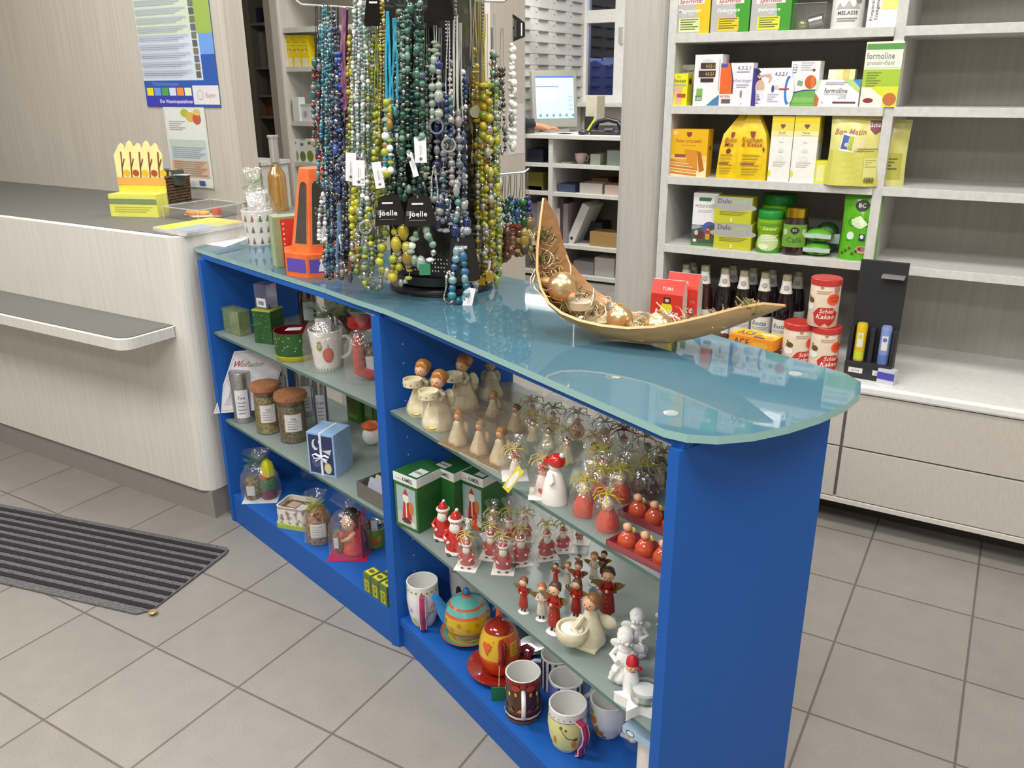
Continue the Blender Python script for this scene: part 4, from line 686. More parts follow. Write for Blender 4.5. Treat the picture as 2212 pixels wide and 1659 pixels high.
P = Z(607, 478, GT); r = 19 / ppm(P); hh = V(602, 292, P) - GT
t = thing('oil_bottle', 'slim bottle of golden oil behind the gift mug on the glass top', 'bottle', P)
MB().lathe([(0, 0), (r, 0), (r * 1.02, .01), (r * 1.0, hh * .52), (r * .9, hh * .57), (r * .5, hh * .64), (r * .42, hh * .7), (r * .4, hh * .97)], clear('bottle_glass', '#e4dcc0', .12, .03, .1, '#c8b890'), seg=24).build('glass', t)
MB().lathe([(0, .004), (r * .94, .004), (r * .95, hh * .5), (r * .85, hh * .555), (r * .3, hh * .64), (r * .3, hh * .68), (0, hh * .68)], noise_mix('golden_oil', '#b88a10', '#c99a18', (20, 20, 20), .15, 2, coat=.6), seg=24).build('oil', t)
MB().lathe([(r * .5, hh * .7), (r * .5, hh * .97), (r * .62, hh * .975), (r * .62, hh), (0, hh)], C('#b9b6b6', .3, .6), seg=20).build('foil_cap', t)
P, hh = S(600, 574, 466, GT); t = thing('soap_box', 'green and red dotted gift box beside the orange chess box', 'box', (P.x + .02, P.y + .03, GT), face(P, .25)); w_, d_ = .085, .05
m = MB(); m.box(-w_ / 2, -d_ / 2, 0, w_ / 2, d_ / 2, hh, C('#8a9a72')); m.on(front(d_)).art(w_, hh, [('r', .2, 0, 1, .95, '#b8392c')] + [('e', .28, .06 + .1 * i, .025, .022, '#e8c8b8') for i in range(9)] + [('e', .92, .06 + .1 * i, .025, .022, '#e8c8b8') for i in range(9)]); m.on(lside(w_)).art(d_, hh, [('r', 0, 0, 1, 1, '#8b9d76'), ('r', .3, 0, .6, 1, '#a5b18c')]); m.off().build('box', t, .001)
# chess box: octagonal base, tapering body with windows
P = Z(682, 600, GT); hb = V(682, 550, P) - GT; P = P + Vector((-.5112, .8595, 0)) * .095; ht = V(690, 362, P) - GT; t = thing('chess_box', 'orange chess gift box with windows and purple base panels on the glass top', 'box', P, face(P, .04))
s_ = .095; c_ = .052; oc = lambda k: [(-s_ * k + c_ * k, -s_ * k), (s_ * k - c_ * k, -s_ * k), (s_ * k, -s_ * k + c_ * k), (s_ * k, s_ * k - c_ * k), (s_ * k - c_ * k, s_ * k), (-s_ * k + c_ * k, s_ * k), (-s_ * k, s_ * k - c_ * k), (-s_ * k, -s_ * k + c_ * k)]
OR = noise_mix('orange_card', '#e0602c', '#e87436', (30, 30, 30), .4, 3)
m = MB(); m.prism(oc(1), 0, hb, OR); m.M = front(2 * s_); m.lay = .0004; m.rect(-.038, .012, .038, hb - .012, C('#5a4aa8')); m.pg([(-.016, .016), (.0, .016), (-.003, .03), (-.008, .042), (-.013, .03)], C('#e8e4ea')); m.ell(-.008, .043, .004, .004, C('#e8e4ea')); m.txt('my chess', .016, .024, .006, C('#d8d0e8'), .026, 'c', 0, 1)
dg = s_ - c_ / 2; m.M = Matrix.Translation((-dg, -dg, 0)) @ Matrix.Rotation(-pi / 4, 4, 'Z') @ Matrix(((1, 0, 0, 0), (0, 0, -1, 0), (0, 1, 0, 0), (0, 0, 0, 1))); m.lay = .0006; m.rect(-.031, .012, .031, hb - .012, C('#5a4aa8')); m.off().build('base', t)
m = MB(); a, b = oc(.8), oc(.42); n = 8; m.add([(x, y, hb) for x, y in a] + [(x, y, ht) for x, y in b], [(i, (i + 1) % n, (i + 1) % n + n, i + n) for i in range(n)] + [tuple(range(n, 2 * n))], OR); m.build('body', t)
sl = s_ * (.8 - .42) / (ht - hb); al = math.atan(sl)
m = MB(); L_ = (ht - hb) / cos(al); m.M = Matrix.Translation((0, -s_ * .8, hb)) @ Matrix.Rotation(pi / 2 - al, 4, 'X'); m.lay = .0006
def arch(w0, w1, y0, y1): return [(-w0, y0), (w0, y0), (w1, y1)] + [(w1 * cos(a), y1 + w1 * sin(a)) for a in [pi * i / 6 for i in range(1, 6)]] + [(-w1, y1)]
m.pg(arch(.027, .015, .02, L_ * .8), C('#b89050')); m.pg(arch(.0255, .0138, .022, L_ * .8), C('#3d3a33', .15, 0, .1)); m.off().build('window', t)
m = MB(); m.M = Matrix.Translation((-dg * .8, -dg * .8, hb)) @ Matrix.Rotation(-pi / 4, 4, 'Z') @ Matrix.Rotation(pi / 2 - al * 1.0, 4, 'X'); m.lay = .0008
m.pg(arch(.021, .012, .02, L_ * .8), C('#b89050')); m.pg(arch(.0195, .0108, .022, L_ * .8), C('#4d4440', .15, 0, .1)); m.off().build('window', t)
m = MB()
for i in range(40): a = rnd.random(); m.ball((rnd.uniform(-.012, .02), -s_ * (.8 - .38 * a) - .002, hb + .03 + (ht - hb) * .6 * a), .0045, SILV(), seg=6, rings=4)
m.build('silver_beads', t)
# ------------------------------------------------------------------ wooden boat bowl
BY = .335
SIL = [(1172, 436), (1166, 480), (1158, 540), (1156, 590), (1164, 632), (1184, 672), (1215, 703), (1258, 728), (1310, 746), (1370, 757), (1430, 758), (1490, 748), (1550, 731), (1610, 708), (1660, 688), (1697, 672)]
sp = []
for i, (u, v) in enumerate(SIL): f = i / (len(SIL) - 1); p = Y(u, v, BY - .035 * sin(pi * f)); sp.append(Vector((p.x, BY, p.z)))
zmin = min(p.z for p in sp)
for p in sp: p.z += (GT + .004) - zmin + 0
t = thing('boat_bowl', 'long wooden leaf boat bowl with christmas decoration on the glass top', 'bowl', (sp[9].x, BY, GT)); o_ = t.location.copy()
def boatpt(i, s, ins=0):
    n = len(sp) - 1; f = i / n; p = sp[i]; a, b = sp[max(0, i - 1)], sp[min(n, i + 1)]; tn = (b - a).normalized(); nr = Vector((-tn.z, 0, tn.x)); nr = nr if nr.z > 0 or nr.x > 0 else -nr
    w_ = .066 * sin(pi * min(1, f * 1.02 + .0)) ** .75 * (1.0 if f < .6 else 1 - .45 * (f - .6) / .4) + .0025; d_ = .05 * sin(pi * f) ** .8 + .001
    q = p + Vector((0, 1, 0)) * (w_ * s * (1 - ins * .04)) + nr * (d_ * (abs(s) ** 2.2) * (.5 + 1.3 * max(0, f - .35) if s < 0 else (1.15 if f < .3 else max(.4, 1.15 - 2.2 * (f - .3)))) + ins * .004); return q - o_
WOODB = noise_mix('tan_palm_wood', '#a67f50', '#c09a68', (8, 60, 60), .45, 4, .3, .7, .15)
WOODI = noise_mix('red_brown_palm_wood', '#a4754a', '#b98a5c', (8, 70, 70), .4, 4)
m = MB(); K = [-1 + 2 * i / 12 for i in range(13)]; n = len(sp)
for ins, mt in ((0, WOODB), (1, WOODI)):
    vs = [tuple(boatpt(i, s, ins)) for i in range(n) for s in K]; fs = [(i * 13 + j, i * 13 + j + 1, (i + 1) * 13 + j + 1, (i + 1) * 13 + j) for i in range(n - 1) for j in range(12)]
    m.add(vs, fs, mt, True)
for j in (0, 12):
    vs = []; fs = []
    for i in range(n): vs += [tuple(boatpt(i, K[j], 0)), tuple(boatpt(i, K[j], 1))]
    m.add(vs, [(2 * i, 2 * i + 1, 2 * i + 3, 2 * i + 2) for i in range(n - 1)], C('#caa66e'), True)
m.build('hull', t, label='tan outside and red brown inside')
def bowlfloor(x, dy=0):  # height inside the bowl at world x
    k = min(range(n), key=lambda i: abs(sp[i].x - x) + (0 if i > 3 else 1)); return sp[k].z + .006 + .05 * sin(pi * k / (n - 1)) ** .8 * (abs(dy) / .06) ** 2.2
WIRE = C('#e2c9a4', .3, .8)
m = MB()
for k in range(100):
    f = rnd.random(); i = min(n - 3, int(2 + f * (n - 4))); P = []; b = boatpt(i, rnd.uniform(-.3, .4), 1); r0 = rnd.uniform(.008, .024) * (.45 if i > n - 6 else (.55 if i < 4 else 1)); a0 = rnd.random() * 6; ax = Vector((rnd.uniform(-.5, .5), rnd.uniform(-1, 0), rnd.uniform(.2, 1))).normalized(); e1 = ax.orthogonal().normalized(); e2 = ax.cross(e1)
    nrm = Vector((.5, -.3, .8)).normalized() if i < 7 else Vector((0, 0, 1))
    for j in range(14): a = a0 + j * .55; q = nrm * (.012 + .012 * rnd.random()) + (e1 * cos(a) + e2 * sin(a)) * r0 * (1 + .08 * j); P.append(b + q - nrm * min(0, q.dot(nrm) - .006))
    m.tube(P, .0008, WIRE, 4)
wr = m.build('gold_wire', t, label='fine curled gold wire'); wr['kind'] = 'stuff'
m = MB()
for k in range(800):
    i = rnd.choice([2, 3, 4, 5, 6, 7, 8, 9, 9, 10, 10, 11, 11, 12, 13]); s = rnd.uniform(-.5, .6); b = boatpt(i, s, 1) + Vector((rnd.uniform(-.015, .015), 0, .004 + rnd.random() * .012)); m.tube([b, b + Vector((rnd.uniform(-.02, .02), rnd.uniform(-.016, .016), rnd.uniform(.006, .024)))], .0012, C(['#6d7040', '#8a8450', '#4f5630', '#b09a6a'][k % 4], .7), 3)
ms = m.build('moss', t); ms['kind'] = 'stuff'
def inbowl(u, v, dz=.0): p = Y(u, v, BY - .01); return p
DECO = [(1214, 620, .03, 'large matt gold ball near the tall tip of the boat bowl'), (1255, 690, .012, 'small shiny silver ball at the near rim of the boat bowl'), (1338, 688, .025, 'gold ball in the middle of the boat bowl'), (1422, 706, .027, 'gold ball with a brown leaf toward the low tip of the boat bowl')]
for u, v, r, lb in DECO:
    p = Y(u, v, BY - .012); tt = thing('ornament_ball', lb, 'ornament', (p.x, p.y, p.z - r), 0, 'gold ornament balls in the boat bowl'); g_ = C('#d9b98a', .28, .85, .02) if r > .015 else C('#d8d4cc', .15, 1)
    MB().ball((0, 0, r), r, g_, seg=24, rings=14).build('ball', tt); MB().lathe([(.004, r * 1.95), (.004, r * 2.1), (0, r * 2.1)], GOLD(), seg=10).build('cap', tt)
for u, v, r, lb in ((1252, 648, .031, 'clear glass tealight cup beside the large gold ball'), (1296, 688, .031, 'clear glass tealight cup at the centre of the boat bowl'), (1382, 702, .027, 'clear glass tealight cup toward the low end of the boat bowl')):
    p = Y(u, v, BY); tt = thing('tealight_glass', lb, 'candle', (p.x, p.y, p.z - .022), 0, 'tealight glasses in the boat bowl'); CG = clear('candle_glass', '#eef2ee', .16, .03, .03)
    MB().lathe([(0, 0), (r * .8, 0), (r, .008), (r * 1.02, .034), (r * .97, .034), (r * .93, .008), (0, .004)], CG, seg=24).build('glass', tt)
    MB().lathe([(0, .006), (r * .78, .006), (r * .78, .02), (r * .74, .0205), (0, .019)], C('#f4dcc8', .5), seg=20).build('candle', tt)
for u, v, lb, c in ((1180, 606, 'pale seed pod at the steep side of the boat bowl', '#e0c288'), (1290, 714, 'silver star at the near rim of the boat bowl', '#d8d4d0'), (1316, 662, 'wire star behind the glass cups in the boat bowl', '#d9c9b0'), (1476, 712, 'gilded curled leaf near the low tip of the boat bowl', '#c9b078'), (1440, 718, 'brown curled pod beside the last gold ball', '#8a6038')):
    p = Y(u, v, BY - .02); m = MB()
    if 'star' in lb:
        for i in range(10): a = i * pi / 5; m.tube([(0, 0, 0), (.013 * cos(a), .006 * sin(2 * a), .013 * sin(a))], .0016, SILV(), 5, r2=.0003)
    else: m.ball((0, 0, 0), .012, C(c, .4, .3), 1.5, .8, .55, 12, 8, .15)
    solo(m, 'star_ornament' if 'star' in lb else 'dried_pod', lb, 'ornament', p)
# ------------------------------------------------------------------ rotating necklace stand
SCN = Vector((.55, .548, GT)); FW = Vector((-.5112, .8595, 0)); RT = Vector((.8595, .5112, 0))
def P3(u, v, k):
    d = ray(u, v); o = SCN - FW * k; t = ((o - CAM) @ FW) / (d @ FW); return CAM + d * t
BKP = C('#0e0e11', .3, 0, .02, .3)
st = thing('necklace_stand', 'tall black rotating stand for necklaces on the glass top', 'display stand', SCN, atan2(FW.y, FW.x) - pi / 2 - R(20))
MB().lathe([(0, 0), (.123, 0), (.125, .006), (.122, .014), (.07, .02), (0, .02)], BKP, seg=48).build('base', st)
MB().lathe([(0, .02), (.105, .02), (.105, .04), (0, .04)], BKP, seg=40).build('turntable', st)
h_ = 1.1; a_ = .088
m = MB(); m.box(-a_, -a_, .04, a_, a_, h_, BKP)
DOT = C('#d9d9d9', .5, 0, 0)
for M_ in (front(2 * a_), side(2 * a_), lside(2 * a_)):
    m.on(M_)
    for x in (-.078, -.071, .071, .078):
        for i in range(60): m.lay = .0004; m.rect(x - .0014, .09 + .0075 * i + .4, x + .0014, .093 + .0075 * i + .4, DOT)
    for r in range(4):
        for i in range(20):
            if (i * 7 + r) % 5: m.lay = .0004; m.ell(-.07 + .0074 * i, .055 + .009 * r, .0018, .0018, DOT, 6)
m.off().build('column', st, .002)
inv = st.matrix_basis.inverted()
for (u0, v0), (u1, v1), k in (((640, 9), (760, 16), .03), ((1060, 380), (1143, 371), -.02), ((1000, 2), (1100, 4), .0), ((1000, 300), (1080, 302), .0), ((700, 325), (760, 330), .04)):
    A, B = P3(u0, v0, k), P3(u1, v1, k); m = MB(); up = Vector((0, 0, .006)); L_ = [A + up * 1.2, A + (B - A) * .1, B] if u0 < 900 else [A, B - (B - A) * .12, B + up * 1.3]
    m.tube([inv @ p for p in L_], .0022, SILV(), 8); m.build('peg', st)
for u, v, k in ((778, 2, .11), (838, 2, .15), (880, 3, .16), (905, 300, .14), (945, 6, .16), (838, 425, .16), (902, 430, .17), (985, 30, .14), (990, 520, .16), (965, 425, .15), (785, 340, .14), (770, 400, .13)):
    A = P3(u, v, k + .02); B = A + FW * (k * .75); m = MB(); m.tube([inv @ (A + Vector((0, 0, .007))), inv @ A, inv @ B], .002, SILV(), 6); m.build('peg', st)
def BC(h, dk=.78):
    c = h.lstrip('#'); q = [int(c[i:i + 2], 16) for i in (0, 2, 4)]; pearl = min(q) > 205
    q = q if pearl else [int(x * dk) for x in q]; return C('#%02x%02x%02x' % tuple(q), .07, .25 if sum(q) > 420 and not pearl else 0, .03, .6)
SV = lambda: C('#c8c8c8', .12, 1)
TEAL, NAVY, LIME = ['#1d5a68', '#2c7684', '#58a8b4', '#9cc4ce', '#16404c'], ['#1b2c58', '#2a4478', '#17203c', '#5a7898', '#0f1526'], ['#a8b830', '#c8cc2c', '#7c9430', '#dfe04a', '#8fa878']
MINT, SLVR, GLD = ['#a9c8b4', '#c4d4c8', '#8fb49c', '#d8e0d8', '#7a9a6a'], ['#d8d8d6', '#b8bcc0', '#e8e8e4', '#9aa4a8'], ['#c8b020', '#dcc83a', '#b09030', '#e8e06a', '#8a8a3a']
FOR, TURQ, BRN, PRL = ['#1e4a38', '#2c6048', '#4a8a70', '#16302a', '#8ab0a0'], ['#3a9aa8', '#68bcc4', '#2a7a94', '#a8d4d8', '#3a74a8'], ['#5c3a28', '#8a6848', '#b09060', '#3c241c'], ['#ece8dc', '#f4f2ea', '#d8d8d2']
def strand_pts(u, v0, v1, k, dw, k2=None):
    P = []; b = v1 - dw * 1.2
    for i in range(15): f = i / 14; P.append((u - dw * (.25 + .75 * f) + 1.2 * sin(f * 9 + u), v0 + (b - v0) * f))
    for i in range(1, 7): a = pi * i / 7; P.append((u - dw * cos(a), b + dw * 1.2 * sin(a)))
    for i in range(15): f = 1 - i / 14; P.append((u + dw * (.25 + .75 * f) + 1.2 * sin(f * 8 + u * 2), v0 + (b - v0) * f))
    q = [P3(x, y, k) for x, y in P]
    return [p + FW * (-.004 + .008 * ((i * 7) % 5) / 5) for i, p in enumerate(q)]
def price(t, u, v, k, w_=22, h_=46, rot=0, star=True):
    m = MB(); A = P3(u, v, k); s = 1 / ppm(A)
    m.M = Matrix.Translation(A - t.location) @ Matrix.Rotation(face(A), 4, 'Z') @ Matrix.Rotation(rot, 4, 'Y') @ Matrix(((1, 0, 0, 0), (0, 0, -1, 0), (0, 1, 0, 0), (0, 0, 0, 1)))
    w_, h_ = w_ * s, h_ * s; m.prism([(-w_ / 2, -h_), (w_ / 2, -h_), (w_ / 2, 0), (-w_ / 2, 0)], -.0003, .0003, C('#ece9ee', .5)); m.lay = .0006
    m.rect(-w_ * .05, -h_ * .7, w_ * .0, -h_ * .3, C('#9a98a0')); m.rect(w_ * .1, -h_ * .66, w_ * .14, -h_ * .34, C('#b0aeb4'))
    if star: m.pg([(w_ * .2 * (1 if i % 2 else .45) * cos(i * pi / 5), -h_ * .85 + w_ * .2 * (1 if i % 2 else .45) * sin(i * pi / 5)) for i in range(10)], C('#5a5a62'))
    m.off().build('price_tag', t)
def neck(desc, u, v0, v1, k, dw, fc, cc, pal, rr, tagp=None, pend=None, kind='necklace', cr=.0009, group='necklaces on the rotating stand'):
    pts = strand_pts(u, v0, v1, k, dw); o = pts[0].copy(); t = thing(kind, desc, kind, o, 0, group); pts = [p - o for p in pts]
    m = MB(); m.tube(pts, cr, C(cc, .4), 5); m.build('cord', t)
    if pal:
        m = MB(); zt = pts[0].z + (min(p.z for p in pts) - pts[0].z) * fc; s = 1 / ppm(o); i = 0; d = 0; need = 0; zo = pal.index('|') if '|' in pal else None; ms = [BC(c) for c in pal if c != '|']; zb = min(p.z for p in pts) * .5 + zt * .5
        for a, b in zip(pts, pts[1:]):
            L_ = (b - a).length
            while d + need <= L_ + 1e-9:
                d += need; p = a + (b - a) * (d / max(L_, 1e-6)); r = rnd.uniform(*rr) * s / 2 * 1.12
                if p.z < zt:
                    q = rnd.random(); mm = rnd.choice(ms) if zo is None else rnd.choice(ms[:zo] if p.z > zb else ms[zo:]); mm = SV() if zo is None and pal[:3] != PRL and rnd.random() < .2 else mm; m.ball(p, r * (.7 if mm is SV() else (1 if zo is None or p.z > zb else 1.5)), mm, 1, 1, 1.5 if q < .2 else (.55 if q < .4 else 1), 8, 5)
                need = r * 2.02
            d -= L_
        if m.v: m.build('bead_string', t)
    if pend:
        m = MB(); b = min(pts, key=lambda p: p.z); s = 1 / ppm(o); kk, c, r = pend; r *= s
        F_ = Matrix.Translation(b + Vector((0, 0, -r * .9)) - FW * .004) @ Matrix.Rotation(face(o), 4, 'Z') @ Matrix.Rotation(pi / 2, 4, 'X')
        m.M = F_
        if kk == 'ring': m.tube([(r * cos(a * pi / 8), r * sin(a * pi / 8), 0) for a in range(16)], r * .18, BC(c), 6, True)
        elif kk == 'disc': m.lathe([(0, -.002), (r, -.0015), (r, .0015), (0, .002)], BC(c), seg=18)
        elif kk == 'drop': m.ball((0, 0, 0), r, BC(c), .6, 1.3, .4, 12, 8)
        else: m.box(-r, -r, -r * .6, r, r, r * .6, BC(c))
        m.off().build('pendant', t)
    if tagp: price(t, *tagp)
    return t
NK = [('necklace of dark red and teal drops on black cords at the far left', 684, 14, 318, .03, 7, .36, '#1a1a1a', ['#7a1626', '#3c7078', '#8a8f98', '#b8a888', '#5a1424'], (7, 14), None, ('drop', '#3f6f74', 7)),
 ('necklace of small turquoise and clear beads next to the black cords', 700, 8, 300, .04, 5, .02, '#607078', TURQ, (6, 9), (712, 315, .05, 20, 50, .1)),
 ('long necklace of deep teal glass beads near the left of the stand', 710, 10, 520, .06, 6, .02, '#203038', TEAL, (6, 10)),
 ('long necklace of navy and steel blue beads near the left of the stand', 722, 14, 470, .07, 6, .02, '#10182c', NAVY, (6, 11)),
 ('necklace of cobalt blue lumps among the navy strings', 731, 15, 330, .08, 5, .3, '#202030', ['#2040a8', '#1c3488', '#4a70c8', '#18244c'], (8, 16)),
 ('mauve ribbon necklace hanging left of the silver bead strings', 742, 16, 240, .08, 4, .95, '#8a5878', None, (4, 6), None, None, 'necklace', .0035),
 ('dark plum ribbon necklace behind the mauve ribbon', 749, 20, 300, .07, 3, .95, '#4c2840', None, (4, 6), None, ('drop', '#6a2848', 6), 'necklace', .0025),
 ('necklace of yellow tubes and brown beads left of the silver strings', 756, 60, 340, .09, 5, .05, '#6a6040', ['#d8cc20', '#c0b01c', '#6a5030', '#5a9098'], (8, 13)),
 ('silver to mint bead necklace, first of the four pale strings', 766, 0, 335, .12, 6, 0, '#a0a0a0', SLVR + MINT, (6, 9)),
 ('silver and aqua bead necklace, second of the four pale strings', 778, 0, 342, .13, 6, 0, '#a0a0a0', SLVR + ['#8cc0c4', '#a8d0d0'], (6, 9)),
 ('silver and pale green bead necklace, third of the four pale strings', 790, 0, 338, .13, 6, 0, '#a0a0a0', MINT + ['#b4c860'], (6, 10)),
 ('silver and olive bead necklace, last of the four pale strings', 801, 0, 328, .12, 5, 0, '#a0a0a0', SLVR + LIME, (6, 10)),
 ('lime green ribbon necklace with long glass drops', 813, 50, 420, .13, 5, .45, '#8c9a20', LIME, (9, 16)),
 ('gold and yellow sequin necklace left of the sky blue ribbon', 826, 0, 300, .15, 6, 0, '#a08a20', GLD, (5, 8)),
 ('sky blue ribbon necklace with clear and lime cubes', 838, 25, 375, .16, 6, .52, '#2a9cc0', ['#d8e0c8', '#c8d040', '#a8b090', '#e8e8d8', '#b8942c'], (12, 20), None, None, 'necklace', .0028),
 ('turquoise ribbon necklace with a single drop at its end', 853, 40, 235, .16, 6, .9, '#3a94a8', TURQ, (7, 12), None, ('drop', '#3a94a0', 8), 'necklace', .0025),
 ('necklace of teal glass chips beside the turquoise ribbon', 864, 0, 330, .15, 6, .05, '#2a4444', TEAL + MINT, (6, 12)),
 ('dark green glass necklace ending in a white ribbon', 876, 0, 350, .16, 7, .05, '#2a3c34', FOR, (7, 15), (884, 330, .165, 12, 52, -.25, False)),
 ('wide loop necklace of forest green beads and black discs', 893, 0, 412, .14, 26, .02, '#24342c', FOR + ['#181c20'], (8, 16)),
 ('pine green bead necklace with a white price tag', 906, 0, 300, .165, 7, .02, '#24342c', FOR + ['#5a6a84'], (8, 18), (907, 296, .17, 26, 54, 0)),
 ('moss green chain necklace with silver leaves', 918, 50, 380, .15, 6, .3, '#6a7a50', ['#8aa078', '#c4c8c0', '#5a7a50'], (7, 12)),
 ('necklace of pale green leaf drops on a silver ring', 941, 55, 260, .165, 8, .12, '#b0b4b0', ['#b8ccb8', '#cfd8cc', '#2a3a80', '#a4b8a8'], (10, 22), None, ('ring', '#8c8e9a', 15)),
 ('necklace of navy cubes and grey stone rings', 950, 60, 440, .15, 9, .35, '#9a9ca0', ['#1c2a70', '#8c8e9a', '#23346c', '#a0a4b0', '#3a8a94'], (11, 20), None, ('disc', '#8c8e9a', 14)),
 ('fine silver chain necklace with an open ring pendant', 968, 38, 300, .16, 6, .6, '#b8bab4', ['#c8cac4', '#4a7480', '#243a70'], (9, 15), None, ('ring', '#c8c8c4', 15)),
 ('chunky silver chain necklace with grey pearls and a pale drop', 984, 36, 400, .15, 8, .55, '#c0c2bc', ['#8c8a90', '#b4b4b8', '#6c7a80', '#a8a0a0'], (12, 19), None, ('drop', '#c4d0c4', 13), 'necklace', .0022),
 ('silver chain necklace with dark blue glass at its end', 994, 50, 440, .14, 7, .5, '#a8aaa4', NAVY + ['#a8b4c0'], (10, 17), None, ('drop', '#c8d4c8', 12), 'necklace', .0018),
 ('short necklace of teal chips with brass key charms at the lower left', 712, 300, 600, .06, 7, .05, '#283840', TEAL + NAVY, (6, 12), (700, 490, .065, 16, 36, .1), ('ring', '#a89878', 7)),
 ('silver bunch necklace beside the orange chess box', 697, 420, 520, .07, 9, .0, '#a8a8a8', SLVR, (7, 12)),
 ('short navy bead necklace with a big black disc at the lower left', 738, 330, 520, .09, 8, .05, '#141828', NAVY, (8, 16), (743, 505, .1, 26, 44, -.12), ('disc', '#12142a', 13)),
 ('grey blue ribbon necklace hanging nearly to the glass at the lower left', 734, 440, 600, .10, 6, .8, '#5f7a94', ['#8a7a60', '#a0a098', '#5a5248'], (6, 12), None, None, 'necklace', .0035),
 ('black ribbon necklace with silver ends at the lower left', 755, 440, 590, .10, 7, .85, '#25242c', ['#c8c8cc', '#4a4450'], (6, 10), None, ('drop', '#5a5460', 10), 'necklace', .003),
 ('silver key ring necklace with three white price tags', 788, 340, 480, .15, 8, .3, '#b8b8b4', SLVR, (7, 12), (774, 346, .155, 27, 54, .05), ('ring', '#c8c8c4', 13)),
 ('yellow nugget necklace in the lower green cluster', 767, 400, 560, .13, 8, .02, '#8a8a30', ['#dcd818', '#c8c41c', '#a8a828', '#b8b8a8'], (9, 18), (758, 330, .14, 22, 60, .08)),
 ('leaf green bead necklace in the lower green cluster', 781, 420, 600, .14, 9, .02, '#70803a', ['#6f9030', '#8aa63c', '#a4b890', '#4f7a30'], (8, 16)),
 ('lime and glass bead necklace in the lower green cluster', 796, 440, 622, .15, 9, .02, '#8a9450', LIME + ['#b8c8b8', '#a0b8a8'], (8, 17), (812, 350, .16, 20, 56, -.12)),
 ('clear glass drop necklace at the bottom of the green cluster', 812, 440, 625, .14, 12, .3, '#a8a890', ['#a8b8a8', '#8ca090', '#c8d0c0', '#7a8a70'], (9, 16)),
 ('olive and yellow bead necklace right of the lime strings', 826, 340, 500, .13, 6, .1, '#70703a', GLD + LIME, (8, 15)),
 ('bracelet of yellow and clear stones under the left black card', 842, 486, 592, .17, 22, .05, '#9a9a60', LIME + ['#c8c8b0', '#d8c848'], (10, 20)),
 ('bracelet of gold nuggets and lime beads with star charms', 866, 490, 612, .175, 20, .05, '#a09a50', GLD + ['#c8d028', '#b8b8a8'], (10, 24)),
 ('bracelet of pale green glass under the right black card', 912, 492, 570, .18, 26, .02, '#6a9a80', MINT + ['#3c9a68', '#d0dcd4'], (11, 22), None, ('cube', '#4ca878', 12)),
 ('looped strand of tiny silver pearls right of the cards', 938, 358, 462, .17, 9, .0, '#c8c8b8', ['#d8d8cc', '#c4c4b4'], (4, 5)),
 ('short necklace of navy blocks and aqua cubes', 958, 420, 500, .165, 14, .02, '#8a98a0', ['#1c2a70', '#4a8a94', '#2a3868', '#b8bcc0'], (10, 19)),
 ('short necklace of aqua cubes and steel beads right of the navy one', 996, 425, 508, .16, 14, .02, '#8a98a0', ['#23306c', '#5a9ca0', '#6c7880', '#c0c4c8'], (10, 20)),
 ('turquoise round bead bracelet hanging lowest with a white tag', 992, 530, 650, .19, 17, .0, '#4a7a84', TURQ + ['#c4ccd0', '#98c4c8'], (13, 19), (1017, 622, .195, 21, 52, .22)),
 ('silver ball chain bracelet beside the turquoise bracelet', 970, 585, 655, .18, 10, .0, '#c8c8c0', ['#d8d8d0', '#b8b8b0'], (5, 6)),
 ('grey crystal bracelet right of the turquoise bracelet', 1018, 570, 632, .15, 9, .0, '#90989c', SLVR + ['#7a8a94'], (9, 15)),
 ('black cord necklace with silver chain, leftmost on the right face', 1017, 0, 330, .03, 4, .9, '#b8b090', ['#b0a878', '#c8c4a8'], (4, 6), None, ('disc', '#d8d4a8', 12)),
 ('gold chain necklace with a cream disc on the right face', 1026, 0, 230, .04, 5, .6, '#b8a870', GLD, (7, 13), None, ('disc', '#dcd8a8', 13)),
 ('mustard glass bead necklace on the right face', 1036, 0, 470, .04, 7, .38, '#a89850', GLD + ['#b08018'], (9, 19)),
 ('large amber ball necklace on the right face', 1050, 30, 300, .05, 7, .55, '#b8a850', ['#d8b418', '#e0c838', '#a8b020'], (11, 24)),
 ('yellow satin cord necklace on the right face', 1045, 45, 400, .045, 5, .4, '#b8b048', GLD + ['#8a5018'], (9, 16)),
 ('long silver chain necklace with lime stones on the right face', 1038, 280, 600, .05, 9, .05, '#b0b098', ['#b4b49c', '#c8c8b0', '#c0c828', '#b0901c'], (7, 14), None, ('cube', '#c89c18', 9)),
 ('gold chain necklace with brown barrel beads on the right face', 1056, 260, 590, .05, 8, .05, '#b8a868', GLD + ['#7c4a14', '#d8d4c0'], (8, 16), None, ('cube', '#d8b020', 9)),
 ('lime drop necklace with a yellow bell on the right face', 1072, 200, 602, .04, 6, .1, '#a8b058', LIME + ['#b8c8b0'], (8, 14), None, ('drop', '#8cb070', 10)),
 ('green and white glass bead necklace at the right edge of the right face', 1068, 30, 420, .02, 6, .2, '#a8a8a0', MINT + ['#8ab020', '#3a3a34', '#e0e0dc'], (8, 15)),
 ('smoky crystal necklace right of the yellow strings', 1084, 60, 330, .0, 6, .3, '#98908a', ['#6a5a58', '#9a9490', '#3c302c', '#8a9a60'], (6, 13)),
 ('white pearl necklace hanging alone at the right of the stand', 1107, 40, 318, -.02, 4, .2, '#a0a89a', PRL + ['#c0c4bc'], (8, 17)),
 ('sequin charm strap in dark green, leftmost on the lower right peg', 1088, 380, 560, -.01, 8, .28, '#3a3c3a', ['#14302c', '#1c4038', '#2a6a58', '|', '#8a5830', '#6a4028'], (7, 14)),
 ('sequin charm strap in sea green on the lower right peg', 1101, 378, 540, -.01, 7, .28, '#4a4c4a', ['#16584c', '#1c3c50', '#3a9a88', '|', '#7a3428', '#a87858'], (7, 13)),
